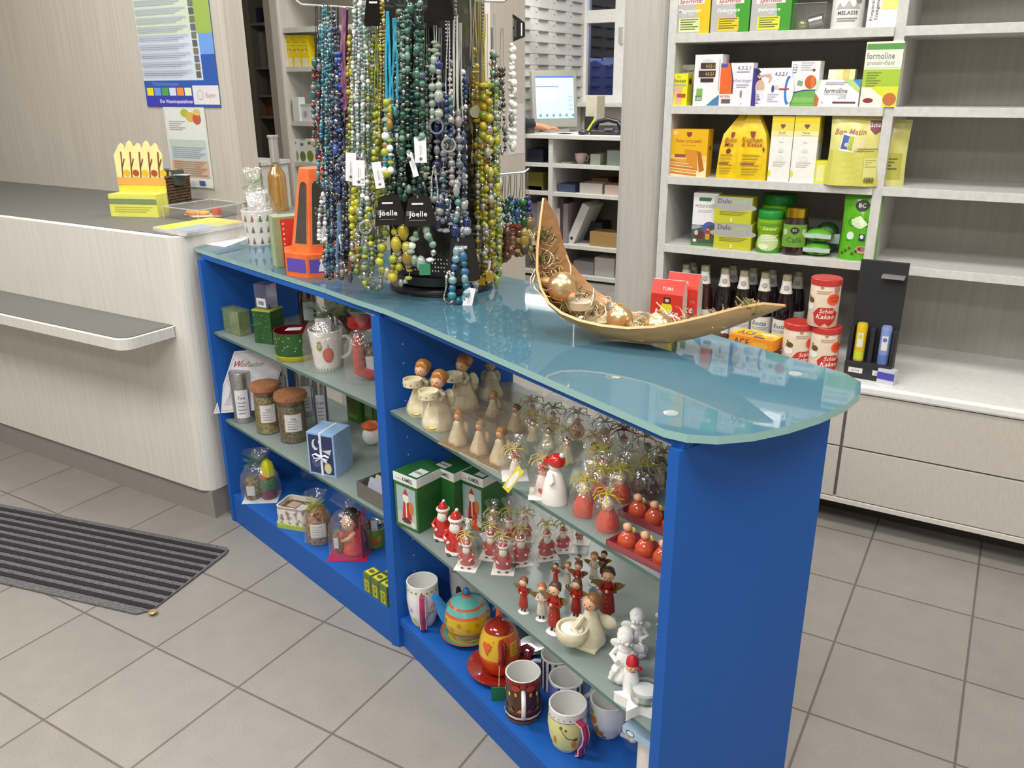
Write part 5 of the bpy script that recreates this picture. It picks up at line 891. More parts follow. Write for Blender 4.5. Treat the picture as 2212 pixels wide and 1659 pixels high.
 ('sequin charm strap in violet blue on the lower right peg', 1113, 377, 545, -.015, 7, .28, '#5a5c58', ['#2a2c6a', '#3c58a0', '#181c40', '|', '#7a3428', '#b89060'], (7, 14)),
 ('sequin charm strap in bright green with gold balls on the lower right peg', 1126, 375, 548, -.015, 7, .28, '#5a5c58', ['#1c5a30', '#2a8a38', '#103820', '|', '#5a4030', '#b89838'], (7, 17)),
 ('sequin charm strap in indigo, outermost on the lower right peg', 1139, 373, 545, -.02, 6, .26, '#6a6c68', ['#23246a', '#3c3ca0', '#1a1c40', '|', '#a08850', '#8a7440'], (7, 15))]
for a in NK: neck(*a, **({'group': 'charm straps on the lower right peg'} if 'strap' in a[0] else {}))
FILL = [(694, 12, 400, TEAL), (704, 60, 560, NAVY), (716, 300, 590, TEAL), (727, 14, 560, NAVY), (736, 200, 545, ['#1a2438', '#32506a', '#14181f', '#5a6a7a']), (746, 320, 575, ['#1c2030', '#3a4a60', '#20222c']), (760, 90, 480, LIME), (773, 20, 520, MINT), (784, 10, 500, SLVR + MINT), (795, 20, 560, LIME + MINT), (806, 10, 470, MINT), (819, 30, 560, LIME), (832, 200, 470, FOR), (846, 180, 420, FOR + MINT), (858, 20, 400, TEAL), (870, 30, 430, FOR), (884, 10, 300, FOR + TEAL), (898, 20, 420, FOR), (912, 10, 440, TEAL), (926, 60, 470, FOR + SLVR), (960, 150, 480, SLVR + NAVY), (975, 80, 470, SLVR), (1002, 120, 500, SLVR + NAVY), (1022, 60, 560, GLD), (1030, 200, 580, GLD + SLVR), (1048, 250, 600, GLD + LIME), (1062, 60, 560, GLD + SLVR), (1076, 300, 590, LIME + SLVR), (1070, 120, 460, SLVR + GLD)]
for u, a, b, pl in FILL: neck('bead string half hidden among the front necklaces on the stand', u, a, b, .02 if u < 740 else (.105 if u < 1005 else .01), 5, .08, '#505050', pl, (7, 13), group='bead strings behind the front necklaces')
def jcard(lab, u, v, k, w_, h_, txt, rz=0, n=3):
    A = P3(u, v, k); s = 1 / ppm(A); w_ *= s; h_ *= s; t = thing('jewellery_card', lab, 'card', A, face(A, rz)); cc = C('#0c0c0e', .12, 0, .02, .6)
    m = MB()
    for i in range(n):
        m.M = Matrix.Translation((.004 * i, .004 * i, .001 * i)) @ Matrix.Rotation(pi / 2 - .06, 4, 'X'); m.prism([(-w_ / 2, -h_), (w_ / 2, -h_), (w_ / 2 * .98, -h_ * .8), (w_ / 2 * .62, -.05 * h_), (w_ / 2 * .45, 0), (-w_ / 2 * .45, 0), (-w_ / 2 * .62, -.05 * h_), (-w_ / 2 * .98, -h_ * .8)], -.0006, .0006, cc)
    m.off().build('card', t)
    m = MB(); m.M = Matrix.Rotation(pi / 2 - .06, 4, 'X'); m.lay = .0012; m.rect(-w_ * .2, -h_ * .26, w_ * .2, -h_ * .2, C('#d8d8d8', .2)); m.off().build('hang_slot', t)
    if txt:
        m = MB(); m.M = Matrix.Rotation(pi / 2 - .06, 4, 'X'); m.lay = .0016; m.rect(-w_ * .4, -h_ * .64, -w_ * .12, -h_ * .47, C('#5a5a5e')); m.txt('Joelle', 0, -h_ * .66, h_ * .19, C('#e4e4e4', .5, 0, 0), w_ * .74); m.rect(-w_ * .32, -h_ * .8, w_ * .26, -h_ * .785, C('#8a8a8a')); m.off().build('print', t)
jcard('left black jewellery card with white lettering above the yellow bracelets', 836, 424, .185, 58, 62, 1)
jcard('right black jewellery card with white lettering above the green bracelet', 901, 426, .19, 62, 62, 1)
jcard('shiny black card at the top of the stand above the pale green drops', 944, -22, .18, 52, 62, 0)
jcard('blank black card with earrings at the top left of the stand', 805, -10, .15, 44, 62, 0, n=1)
jcard('black card behind the turquoise bracelet at the foot of the stand', 995, 512, .165, 66, 96, 0)
A = P3(1120, 30, -.02); t = thing('jewellery_card', 'small black angled card with white slot at the right edge of the stand', 'card', A, face(A)); s = 1 / ppm(A)
m = MB(); m.M = Matrix.Rotation(pi / 2, 4, 'X'); m.prism([(-13 * s, 0), (0, -8 * s), (14 * s, -18 * s), (14 * s, -46 * s), (-13 * s, -56 * s)], -.0006, .0006, C('#121214', .3)); m.lay = .001; m.rect(5 * s, -44 * s, 8 * s, -18 * s, C('#dcdcdc')); m.rect(-9 * s, -46 * s, -5 * s, -12 * s, C('#4a4a4c')); m.off().build('card', t)
# ------------------------------------------------------------------ little figures
SKIN = lambda: C('#e2b08c', .4); SK2 = lambda: C('#c98e62', .4)
WC = lambda: C('#efece6', .35, 0, .03, .2)
def facedots(m, c, r, z0=0):
    for sx in (-1, 1): m.ball((c[0] + sx * r * .36, c[1] - r * .88, c[2] + r * .12), r * .11, C('#2c2018', .3), seg=6, rings=4)
    m.ball((c[0], c[1] - r * 1.0, c[2] - r * .08), r * .15, SK2(), seg=6, rings=4)
    m.tube([(c[0] - r * .22, c[1] - r * .9, c[2] - r * .38), (c[0], c[1] - r * .95, c[2] - r * .44), (c[0] + r * .22, c[1] - r * .9, c[2] - r * .38)], r * .05, C('#a83c34'), 4)
def santa(t, h, coat='#c42a26', seg=18):
    cc = C(coat, .2, 0, .03, .5); w_ = h * .24
    m = MB(); m.lathe([(w_ * .95, h * .05), (w_, h * .10), (w_ * .88, h * .3), (w_ * .62, h * .56), (w_ * .3, h * .6)], cc, seg=seg, sy=.85)
    for sx in (-1, 1): m.tube([(sx * w_ * .6, 0, h * .5), (sx * w_ * .98, -w_ * .25, h * .36), (sx * w_ * .55, -w_ * .75, h * .3)], h * .055, cc, 8)
    for i in range(3): m.ball((0, -w_ * (.84 - .1 * i), h * (.16 + .09 * i)), h * .014, C('#3a1c14'), seg=6, rings=4)
    m.build('coat', t)
    m = MB(); m.lathe([(w_ * .9, h * .0), (w_ * 1.08, h * .03), (w_ * 1.06, h * .09), (w_ * .9, h * .1)], WC(), seg=seg, sy=.85)
    for sx in (-1, 1): m.ball((sx * w_ * .55, -w_ * .72, h * .3), h * .045, WC(), seg=8, rings=6)
    m.build('fur_trim', t)
    m = MB()
    for sx in (-1, 1): m.ball((sx * w_ * .45, -w_ * .7, h * .028), h * .06, C('#1d1712', .3), 1, 1.3, .5, 10, 6)
    m.build('boots', t)
    m = MB(); m.ball((0, -w_ * .1, h * .68), h * .125, SKIN(), seg=14, rings=10); facedots(m, (0, -w_ * .1, h * .70), h * .125); m.build('head', t)
    m = MB(); m.ball((0, -w_ * .42, h * .6), h * .115, WC(), 1, .75, 1.15, 12, 8, .05); m.ball((0, -w_ * .62, h * .665), h * .05, WC(), 1.5, .6, .5, 10, 6); m.tube([(h * .13 * cos(a), -w_ * .1 + h * .13 * sin(a), h * .77) for a in [i * pi / 6 for i in range(12)]], h * .035, WC(), 6, True); m.build('beard', t)
    m = MB(); m.lathe([(h * .125, h * .77), (h * .115, h * .83), (h * .075, h * .9), (h * .02, h * .955)], cc, (0, -w_ * .08, 0), 14); m.build('hat', t)
    MB().ball((h * .02, -w_ * .05, h * .965), h * .038, WC(), seg=8, rings=6).build('pompom', t)
def angel(t, h, dress, hair='#4c3424', base=True, wing='#8a7448', flip=1):
    w_ = h * .14; dc_ = C(dress, .3, 0, .05, .3)
    if base: MB().lathe([(0, 0), (h * .13, 0), (h * .14, h * .012), (h * .11, h * .03), (0, h * .035)], WC(), seg=18, sy=.8, wob=.04).build('snow_base', t)
    m = MB()
    for sx in (-1, 1): m.tube([(sx * h * .035, 0, h * .17), (sx * h * .04, -h * .005, h * .06), (sx * h * .045, -h * .03, h * .04)], h * .022, C('#4a2418', .3), 8)
    m.build('boots', t)
    m = MB(); m.lathe([(w_ * .8, h * .15), (w_ * .86, h * .17), (w_ * .72, h * .34), (w_ * .5, h * .56), (w_ * .55, h * .64), (w_ * .3, h * .71)], dc_, seg=18, sy=.75, wob=.05, wn=7)
    for sx in (-1, 1): m.tube([(sx * w_ * .5, 0, h * .66), (sx * w_ * .85, -w_ * .15, h * .54), (sx * w_ * .25, -w_ * .75, h * .57)], h * .032, dc_, 8)
    for i in range(3): m.ball((-w_ * .1 + i * .1 * w_, -w_ * (.5 + .08 * i), h * (.44 - .07 * i)), h * .012, GOLD(), 1, .4, 1, 6, 4)
    m.build('dress', t)
    m = MB(); m.ball((0, -w_ * .05, h * .8), h * .095, SKIN(), seg=14, rings=10); facedots(m, (0, -w_ * .05, h * .8), h * .095); m.ball((0, -w_ * .78, h * .575), h * .03, SKIN(), seg=8, rings=6); m.build('head', t)
    m = MB(); m.ball((0, w_ * .2, h * .835), h * .1, C(hair, .45), 1.05, .95, 1, 12, 8, .07); m.build('hair', t)
    for sx in (-1, 1):
        m = MB(); P = [(0, 0), (sx * h * .06, h * .06), (sx * h * .16, h * .1), (sx * h * .27, h * .1), (sx * h * .22, h * .02), (sx * h * .14, -h * .05), (sx * h * .05, -h * .08)]
        m.M = Matrix.Translation((sx * w_ * .15, w_ * .45, h * .6)) @ Matrix.Rotation(-sx * .35, 4, 'Z') @ Matrix.Rotation(pi / 2, 4, 'X'); m.prism(P if sx > 0 else P[::-1], -h * .006, h * .006, C(wing, .4, .3, .1)); m.off().build('wing', t)
CRM = lambda: noise_mix('cream_gold_glaze', '#d6c9a4', '#e6dcc0', (70, 70, 70), .35, 3, coat=.3)
def cream_angel(t, h, hair='#b0702f', bowl=True):
    w_ = h * .26; m = MB()
    m.lathe([(w_ * .95, 0), (w_ * 1.05, h * .04), (w_, h * .14), (w_ * .72, h * .32), (w_ * .45, h * .5), (w_ * .42, h * .58), (w_ * .2, h * .64)], CRM(), seg=24, sy=.9, wob=.05, wn=6); m.build('gown', t)
    m = MB()
    for a in (-.5, .45): m.tube([(w_ * .8 * sin(a), -w_ * .86 * cos(a), h * .06), (w_ * .74 * sin(a), -w_ * .74 * cos(a), h * .22), (w_ * .4 * sin(a), -w_ * .5 * cos(a), h * .42)], h * .012, GOLD(), 6)
    m.tube([(w_ * .7 * sin(a), -w_ * .95 * cos(a), h * .08 - .02 * h * cos(3 * a)) for a in [-.7 + .14 * i for i in range(11)]], h * .012, GOLD(), 6); m.build('gold_hem', t)
    m = MB(); m.ball((0, h * .02, h * .74), h * .11, SKIN(), seg=14, rings=10); facedots(m, (0, h * .02, h * .74), h * .11); m.build('head', t)
    MB().ball((h * .01, h * .065, h * .80), h * .135, C(hair, .3, 0, .15, .3), 1, .9, .95, 18, 12, .11).build('hair', t)
    if bowl:
        m = MB()
        for sx in (-1, 1): m.tube([(sx * w_ * .4, 0, h * .55), (sx * w_ * .5, -w_ * .5, h * .52), (sx * w_ * .15, -w_ * .75, h * .56)], h * .04, CRM(), 8)
        m.build('arms', t); m = MB(); z = h * .57; m.lathe([(0, z), (w_ * .55, z), (w_ * .6, z + h * .01), (w_ * .6, z + h * .12), (w_ * .54, z + h * .12), (w_ * .52, z + h * .07), (0, z + h * .07)], CRM(), (0, -w_ * 1.0, 0), 22)
        for i in range(10): a = i * .63; m.ball((w_ * .6 * cos(a), -w_ + w_ * .6 * sin(a), z + h * .06), h * .016, C('#b9a860', .3, .4), seg=6, rings=4)
        m.build('candle_bowl', t)
    for sx in (-1, 1): MB().ball((sx * w_ * .5, w_ * .55, h * .45), h * .13, CRM(), .75, .25, 1.2, 10, 8, .1).build('wing', t)
def cardbase(t, w, d, c='#e9e6e4'): MB().box(-w / 2, -d / 2, 0, w / 2, d / 2, .0012, C(c, .5)).build('card_base', t)
def at(u, vb, vt, z): P = Z(u, vb, z); return P, V(u, vt, P) - z
U1, L1, B1 = ZA2, ZA1, ZB
# ------------------------------------------------------------------ near bay, upper shelf
for u, vb, vt, lb in ((913, 893, 768, 'front left cream angel holding up a round bowl on the upper glass shelf'), (948, 922, 790, 'front right cream angel holding up a round bowl on the upper glass shelf'), (1000, 882, 757, 'rear cream angel holding a bowl in the shade of the upper glass shelf')):
    P, h = at(u, vb, vt, U1); t = thing('angel_candle_holder', lb, 'figurine', P, face(P, -.55), 'cream angels with bowls'); cream_angel(t, h)
P, h = at(1060, 860, 786, U1); t = thing('angel_figurine', 'tall cream angel with green wings behind the bowl angels', 'figurine', P, face(P)); cream_angel(t, h * 1.25, '#8a8a50', False)
def clearbox(name, lab, cat, P, w, d, h, rz, group, base='#c9b48c', fn=None):
    t = thing(name, lab, cat, P, rz, group); cardbase(t, w, d, base); MB().box(-w / 2, -d / 2, .0012, w / 2, d / 2, h, clear('clear_box_film', '#f4f0ec', .08, .05, .05, '#e8d8cc')).build('clear_box', t, .001)
    return t
for u, vb, vt, lb in ((990, 958, 868, 'clear box with a brown haired cream angel beside the bowl angels'), (1036, 978, 892, 'clear box with a cream angel, middle of the front three'), (1080, 1000, 905, 'clear box with a cream angel, nearest the yellow tag'), (1065, 900, 832, 'clear box with a dark haired cream angel in the back row'), (1113, 930, 860, 'clear box with a small gold angel in the back row')):
    P, h = at(u, vb, vt, U1); t = clearbox('boxed_angel', lb, 'gift box', P, .06, .06, h * 1.02, aB + .12, 'boxed cream angels'); cream_angel(t, h * .88, ['#b07838', '#a8845a', '#b87a3c', '#5c3420', '#a88040'][int(u) % 5], False)
def bagfig(name, lab, cat, u, vb, vt, z, fig, hfig, w=.05, bow='#cbb26a', card='#e9e6e4', group=None, cardw=None, bt='raffia', tint=None):
    P, h = at(u, vb, vt, z); t = thing(name, lab, cat, P, face(P, rnd.uniform(-.4, .4)), group); cw = cardw or w
    if card: cardbase(t, cw, cw, card)
    fig(t, h * hfig); cello_bag(t, w * .98, w * .98, h, .72, .42, bow=bow, bowtype=bt, seg=16); return t
def heartfig(t, h):
    m = MB(); m.lathe([(h * .25, 0), (h * .26, h * .05), (h * .15, h * .6), (h * .08, h * .66)], C('#ead9d4', .4), seg=16); m.build('gown', t); MB().ball((0, 0, h * .78), h * .14, SKIN(), seg=12, rings=8).build('head', t)
    MB().lathe([(h * .15, h * .82), (h * .1, h * .95), (0, h * 1.05)], C('#b03a44'), seg=12).build('hat', t)
    m = MB(); m.M = Matrix.Translation((0, -h * .24, h * .22)) @ Matrix.Rotation(pi / 2, 4, 'X'); m.prism([(0, -h * .1), (h * .11, h * .02), (h * .1, h * .1), (h * .04, h * .1), (0, h * .05), (-h * .04, h * .1), (-h * .1, h * .1), (-h * .11, h * .02)], 0, h * .04, C('#b8343c', .2)); m.off().build('heart', t)
t = bagfig('wrapped_figurine', 'wrapped pale figure with a yellow paper tag hanging over the shelf edge', 'gift bag', 1112, 1028, 945, U1, heartfig, .6, group='wrapped figures with hearts')
def PB(u, v, k):
    d = ray(u, v); o = fb(0, k); nx, ny = -sin(aB), cos(aB); t_ = ((o.x - CAM.x) * nx + (o.y - CAM.y) * ny) / (d.x * nx + d.y * ny); return CAM + d * t_
iv = (Matrix.Translation(t.location) @ Matrix.Rotation(t.rotation_euler.z, 4, 'Z')).inverted()
tl, tr, bl, br = [iv @ PB(u, v, -.004) for u, v in ((1118, 1007), (1132, 1020), (1085, 1052), (1100, 1072))]
ex, ey = tr - tl, bl - tl; ez = ey.cross(ex).normalized(); m = MB(); m.fn = lambda x, y, n: tuple(tl + ex * x + ey * y + ez * n); m.prism([(0, 0), (0, 1), (1, 1), (1, 0)], -.0004, .0004, C('#dcd83a')); m.lay = .0008
m.ell(.5, .5, .36, .4, C('#f2efe4')); m.lay = -.0012; m.ell(.5, .5, .36, .4, C('#f2efe4')); m.off(); m.tube([(tl + tr) / 2, (0, 0, .04)], .0006, C('#d8d060'), 4); m.build('paper_tag', t)
bagfig('wrapped_figurine', 'wrapped pale figure with a red heart beside the white angel with red hat', 'gift bag', 1172, 1068, 960, U1, heartfig, .62, group='wrapped figures with hearts')
P, h = at(1198, 1082, 975, U1); t = thing('angel_figurine', 'white porcelain angel with a shiny red bobble hat on the upper shelf', 'figurine', P, face(P, -.5)); w_ = h * .26
MB().lathe([(w_ * .98, 0), (w_, h * .02), (w_ * .85, h * .3), (w_ * .55, h * .58), (w_ * .3, h * .66)], WC(), seg=24, sy=.9).build('gown', t)
MB().ball((0, 0, h * .72), h * .12, WC(), seg=12, rings=8).build('head', t)
RG = C('#c8241c', .12, 0, .03, .7); m = MB(); m.ball((h * .03, 0, h * .82), h * .17, RG, 1, .9, .85, 16, 10); m.tube([(-h * .12, -h * .02, h * .84), (-h * .2, -h * .03, h * .74), (-h * .22, -h * .03, h * .62)], h * .055, RG, 8, r2=h * .03); m.build('hat', t)
MB().ball((h * .14, 0, h * .95), h * .05, WC(), seg=8, rings=6).build('pompom', t)
m = MB(); m.tube([(0, -w_ * .5, h * .6), (h * .06, -w_ * .75, h * .48), (h * .01, -w_ * .8, h * .42)], h * .04, WC(), 8); m.build('arm', t)
def goldfig(t, h): cream_angel(t, h * 1.05, '#8a5a30', False)
def pinkfig(t, h):
    MB().ball((0, 0, h * .4), h * .36, C('#d8a8a0', .3), 1, .9, 1, 14, 10).build('body', t); MB().ball((0, 0, h * .82), h * .18, SKIN(), seg=10, rings=8).build('head', t); MB().ball((0, -h * .36, h * .4), h * .12, C('#b03844', .3), 1, .5, 1.2, 10, 8).build('heart', t)
def redfig(t, h):
    m = MB(); m.lathe([(h * .3, 0), (h * .34, h * .08), (h * .3, h * .35), (h * .16, h * .62)], C('#d0402a', .25, 0, .05, .4), seg=18); m.build('body', t); m = MB(); m.ball((0, -h * .02, h * .72), h * .17, SKIN(), seg=12, rings=8); facedots(m, (0, -h * .02, h * .72), h * .17); m.build('head', t)
    MB().lathe([(h * .18, h * .78), (h * .12, h * .9), (0, h * 1.05)], C('#d8c8a8'), seg=12).build('hat', t)
BG = [(1152, 952, 872, goldfig, 'wrapped gold figure in the second row behind the yellow tag', '#bfa868'), (1185, 968, 890, goldfig, 'wrapped gold figure in the second row behind the red hat', '#bfa868'), (1225, 1000, 900, goldfig, 'wrapped gold figure right behind the red hatted angel', '#c4b070'),
      (1245, 950, 868, pinkfig, 'wrapped pink figure with a red heart in the back row', '#d8c8b8'), (1150, 905, 850, goldfig, 'small wrapped figure far back near the floor view', '#bfa868'), (1195, 925, 862, goldfig, 'small wrapped figure far back beside the pink one', '#bfa868'),
      (1282, 1010, 915, goldfig, 'wrapped brown figure in the middle of the wrapped crowd', '#c4a058'), (1305, 975, 885, pinkfig, 'wrapped pale pink figure in the back row left of the red bow', '#d8d0c0'), (1345, 995, 900, heartfig, 'wrapped figure with a dark red bow in the back row', '#8c1c2c'), (1300, 1040, 945, heartfig, 'wrapped pale figure with yellow tag behind the gold bows', '#d8d040'), (1345, 1050, 940, goldfig, 'wrapped silver figure behind the upper red tray', '#b0b0a8'), (1395, 1010, 915, goldfig, 'wrapped brown figure near the end panel in the back row', '#a89048')]
for u, vb, vt, f, lb, bw in BG: bagfig('wrapped_figurine', lb, 'gift bag', u, vb, vt, U1, f, .58, .058, bw, None, 'wrapped figures in the back rows')
for u, vb, vt, lb in ((1262, 1110, 1005, 'wrapped red figure with gold bow, front left by the shelf edge'), (1312, 1142, 1035, 'wrapped red figure with gold bow, front right beside the lower red tray'), (1296, 1075, 985, 'wrapped red figure with gold bow behind the front two'), (1340, 1080, 985, 'wrapped red figure with gold bow behind the upper red tray')):
    bagfig('wrapped_figurine', lb, 'gift bag', u, vb, vt, U1, redfig, .66, .052, '#c8b432', None, 'wrapped red figures with gold bows')
def tray(lab, us, rz):
    P = Z(us[0], us[1], U1); w_, d_ = .115, .055; t = thing('gift_tray', lab, 'tray', P, rz, 'pink trays of red bells'); RT_ = clear('pink_tray', '#e0a0a8', .1, .1, .75, '#b8505c')
    m = MB(); m.box(-w_ / 2, -d_ / 2, 0, w_ / 2, d_ / 2, .002, RT_)
    for a, b, c_, d2 in ((-w_ / 2, -d_ / 2, w_ / 2, -d_ / 2 + .002), (-w_ / 2, d_ / 2 - .002, w_ / 2, d_ / 2), (-w_ / 2, -d_ / 2, -w_ / 2 + .002, d_ / 2), (w_ / 2 - .002, -d_ / 2, w_ / 2, d_ / 2)): m.box(a, b, .002, c_, d2, .012, RT_)
    m.build('tray', t)
    for i in range(3):
        b = thing('bell_figurine', lab.replace('tray', 'bell') + ', %s of its row' % ['left', 'middle', 'right'][i], 'figurine', P + Matrix.Rotation(rz, 3, 'Z') @ Vector((-.036 + .036 * i, 0, .0022)), rz, 'red bells in pink trays'); RB = C('#c05034', .15, 0, .05, .6)
        MB().lathe([(.0155, 0), (.0165, .003), (.0155, .012), (.009, .022), (.004, .025)], RB, seg=18).build('bell', b); MB().ball((0, 0, .031), .0075, C('#e0a888'), seg=10, rings=8).build('head', b)
        for sx in (-1, 1): MB().ball((sx * .008, .004, .027), .006, C('#c8b060', .3, .4), 1, .4, 1, 8, 6).build('wing', b)
tray('upper pink tray of red bell angels beside the end panel', (1412, 1128), aB + .12); tray('lower pink tray of red bell angels at the shelf edge', (1392, 1196), aB + .12)
for u, vb, lb in ((1395, 1075, 'dark brown wrapped ball bag behind the upper pink tray'), (1428, 1050, 'purple brown wrapped ball bag by the end panel')):
    P, h = at(u, vb, vb - 110, U1); t = thing('wrapped_candle', lb, 'gift bag', P, face(P), 'brown wrapped bags'); m = MB()
    for i in range(7): m.ball((.016 * cos(i * .9), .016 * sin(i * .9), .016 + .012 * (i % 3)), .014, C(['#4a2418', '#6a3428', '#38202c'][i % 3], .15, 0, .05, .5))
    m.build('brown_balls', t); cello_bag(t, .062, .062, h, .68, .5, bow='#a8982c', bowtype='raffia')
# ------------------------------------------------------------------ near bay, lower shelf
GB = noise_mix('dark_green_card', '#27602a', '#2f6c30', (20, 20, 20), .35, 3)
def santabox(lab, u, vb, w, d, h, rz):
    P = Z(u, vb, L1); c_ = Matrix.Rotation(rz, 3, 'Z') @ Vector((-w / 2, d / 2, 0)); t = thing('figurine_box', lab, 'box', P + c_, rz, 'green santa boxes')
    m = MB(); m.box(-w / 2, -d / 2, 0, w / 2, d / 2, h * .84, GB); m.on(front(d))
    m.art(w, h, [('r', .1, .06, .92, .78, '#9fb4b4'), ('r', .1, .06, .92, .3, '#b8bcb4'), ('p', [(.32, .2), (.74, .2), (.7, .5), (.4, .55)], '#b8302c'), ('e', .5, .58, .13, .09, '#e8e0d8'), ('p', [(.38, .64), (.62, .64), (.5, .76)], '#b8302c'), ('r', .48, .22, .53, .5, '#e8e0d8'), ('e', .72, .42, .1, .12, '#c07a30'), ('e', .5, .16, .2, .05, '#5a3a28'), ('e', .8, .12, .1, .06, '#d8dad4')]); m.off(); m.on(side(w)); m.art(d, h, [('l', .2, .7, .8, 4, .03, '#3a7a38')]); m.off().build('box', t, .0006)
    m = MB(); m.box(-w / 2 - .0008, -d / 2 - .0008, h * .84, w / 2 + .0008, d / 2 + .0008, h, C('#e2e4e0', .4)); m.on(Matrix.Translation((0, 0, 0)) @ topf(h + .0001)); m.rect(-w / 2, -d / 2, w / 2, d / 2, GB); m.rect(w * .05, -d * .42, w * .42, d * .0, C('#e6e6e2')); m.txt('KAMEEL', w * .24, -d * .25, d * .09, C('#1a1a1a'), w * .3)
    m.on(Matrix.Translation((0, -.0009, 0)) @ front(d)); m.txt('KAMEEL', w * .12, h * .885, h * .075, C('#1c1c1c'), w * .45); m.rect(-w * .4, h * .9, -w * .15, h * .91, C('#9a9a98')); m.off().build('lid', t, .0006)
P = Z(903, 1153, L1); hb = V(899, 1045, P) - L1; 
hb = V(898, 1036, P) - L1
santabox('front green box with santa picture against the divider panel', 905, 1154, .078, .098, hb, aB + .55 - .3)
santabox('rear green box with santa picture behind the red santa figures', 1045, 1150, .072, .085, hb * .98, aB + .5 - .25)
q = Z(985, 1095, L1); q2 = fb(.125, .285); santabox('third green box standing at the back between the other two', *[0, 0], .06, .08, hb * .98, aB + .2) if False else None
t = thing('figurine_box', 'third green lidded box standing at the back between the other two', 'box', (*Z(981, 1004, L1 + hb).xy, L1), aB + .2, 'green santa boxes'); m = MB(); m.box(-.035, -.035, 0, .035, .035, hb * .84, GB); m.build('box', t, .0006)
m = MB(); m.box(-.0358, -.0358, hb * .84, .0358, .0358, hb, C('#e2e4e0', .4)); m.on(topf(hb + .0001)); m.rect(-.0358, -.0358, .0358, .0358, GB); m.rect(-.033, -.03, .0, -.005, C('#e6e6e2')); m.txt('KAMEEL', -.016, -.02, .006, C('#1a1a1a'), .03); m.on(Matrix.Translation((0, -.001, 0)) @ front(.07)); m.txt('KAMEEL', .005, hb * .885, hb * .07, C('#1c1c1c'), .03); m.off().build('lid', t, .0006)
for u, vb, vt, lb in ((960, 1162, 1078, 'rear red santa figurine in front of the green boxes'), (988, 1192, 1097, 'front red santa figurine with raised arm by the shelf edge')):
    P, h = at(u, vb, vt, L1); t = thing('santa_figurine', lb, 'figurine', P, face(P, -.35), 'glazed red santa figurines'); santa(t, h)
    if 'raised' in lb: MB().tube([(h * .14, 0, h * .5), (h * .26, -.002, h * .62), (h * .24, -.004, h * .74)], h * .045, WC(), 8).build('raised_arm', t)
P = Z(1031, 1146, L1); m = MB(); m.M = Matrix.Rotation(pi / 2 - .25, 4, 'X'); m.lathe([(0, 0), (.0145, 0), (.0145, .0006), (0, .0006)], C('#ee5526'), (0, .02, 0), 24, sy=1.35); m.lay = .0012; m.txt('AKTION', 0, .027, .0045, C('#8a2010'), .02); m.txt('-20%', 0, .02, .0045, C('#8a2010'), .016); solo(m.off(), 'sale_sticker', 'bright orange oval sale sticker beside the santa figurines', 'sticker', P, face(P))
SB = [(1010, 1222, 1128, 'wrapped mini santa with long raffia ends, nearest the santa figurines'), (1062, 1200, 1110, 'wrapped mini santa behind the front card squares'), (1088, 1230, 1128, 'wrapped mini santa in the middle of the front row'), (1124, 1212, 1112, 'wrapped mini santa on a joined white card'), (1180, 1200, 1105, 'wrapped mini santa facing left with a black boot'), (1216, 1184, 1108, 'wrapped mini santa mostly hidden by raffia'), (1252, 1166, 1120, 'wrapped mini santa with a yellow strip, last of the row'), (1064, 1160, 1085, 'wrapped mini santa in the second row under the orange sticker'), (1100, 1165, 1080, 'wrapped mini santa in the second row under the raffia heap'), (1135, 1160, 1085, 'wrapped mini santa at the back below the shelf edge')]
for u, vb, vt, lb in SB: bagfig('wrapped_santa', lb, 'gift bag', u, vb, vt, L1, lambda t, h: santa(t, h, '#b8303a', seg=12), .66, .046, '#cdbb6c', '#e8e6e4', 'wrapped mini santas', .05)
AG = [(1131, 1322, 1242, '#a82a24', 'slim red angel standing alone at the left of the angel group', '#7a4a2a'), (1170, 1338, 1255, '#d8d0c0', 'small white angel with dark shoes beside the big red angel', '#b06a3c'), (1197, 1366, 1250, '#a02a1c', 'largest red angel with gold leaves on her dress', '#5a3c26'), (1244, 1334, 1245, '#a82418', 'red angel seen from the side behind the candle holder', '#5a3e28'), (1311, 1338, 1218, '#8c1c14', 'red angel with spread brown wings right of the group', '#4a3020'),
      (1200, 1262, 1213, '#a83428', 'small red angel at the upper left of the group', '#4c3424'), (1226, 1268, 1210, '#c8b8a8', 'small pale angel in the middle of the group', '#a86a48'), (1248, 1285, 1208, '#a42c20', 'red angel in profile in the middle of the group', '#6a4a30'), (1282, 1262, 1188, '#d0c8b4', 'white angel behind the group near the dark red one', '#a87a44'), (1303, 1248, 1186, '#5c1a14', 'dark red angel at the back of the group', '#3a2418'), (1250, 1235, 1196, '#8a6a44', 'small brown angel at the back of the group', '#4a3828')]
for u, vb, vt, c_, lb, hr in AG:
    P, h = at(u, vb, vt, L1); t = thing('angel_figurine', lb, 'figurine', P, face(P, rnd.uniform(-.7, -.1)), 'standing angel figurines'); angel(t, h, c_, hr)
P, h = at(1262, 1392, 1276, L1); t = thing('angel_tealight_holder', 'cream kneeling angel holding a round white tealight bowl', 'candle holder', P, face(P, -.45)); CR2 = noise_mix('cream_stoneware', '#d9cfae', '#e4dcc2', (60, 60, 60), .5, 3)
m = MB(); m.box(-.026, -.02, 0, .032, .03, .008, CR2); m.lathe([(.027, .004), (.03, .012), (.027, .03), (.02, .05), (.012, .07), (.008, .08)], CR2, (.008, .008, 0), 18, sy=.9, wob=.05); m.build('gown', t, .002)
m = MB(); m.lathe([(0, .018), (.02, .018), (.029, .03), (.032, .042), (.030, .05), (.026, .05), (.025, .042), (0, .04)], CR2, (-.014, -.024, 0), 26); m.build('bowl', t)
MB().lathe([(0, .04), (.021, .04), (.021, .047), (.019, .048), (0, .0475)], C('#f0eeea', .5), (-.014, -.024, 0), 20).build('candle', t)
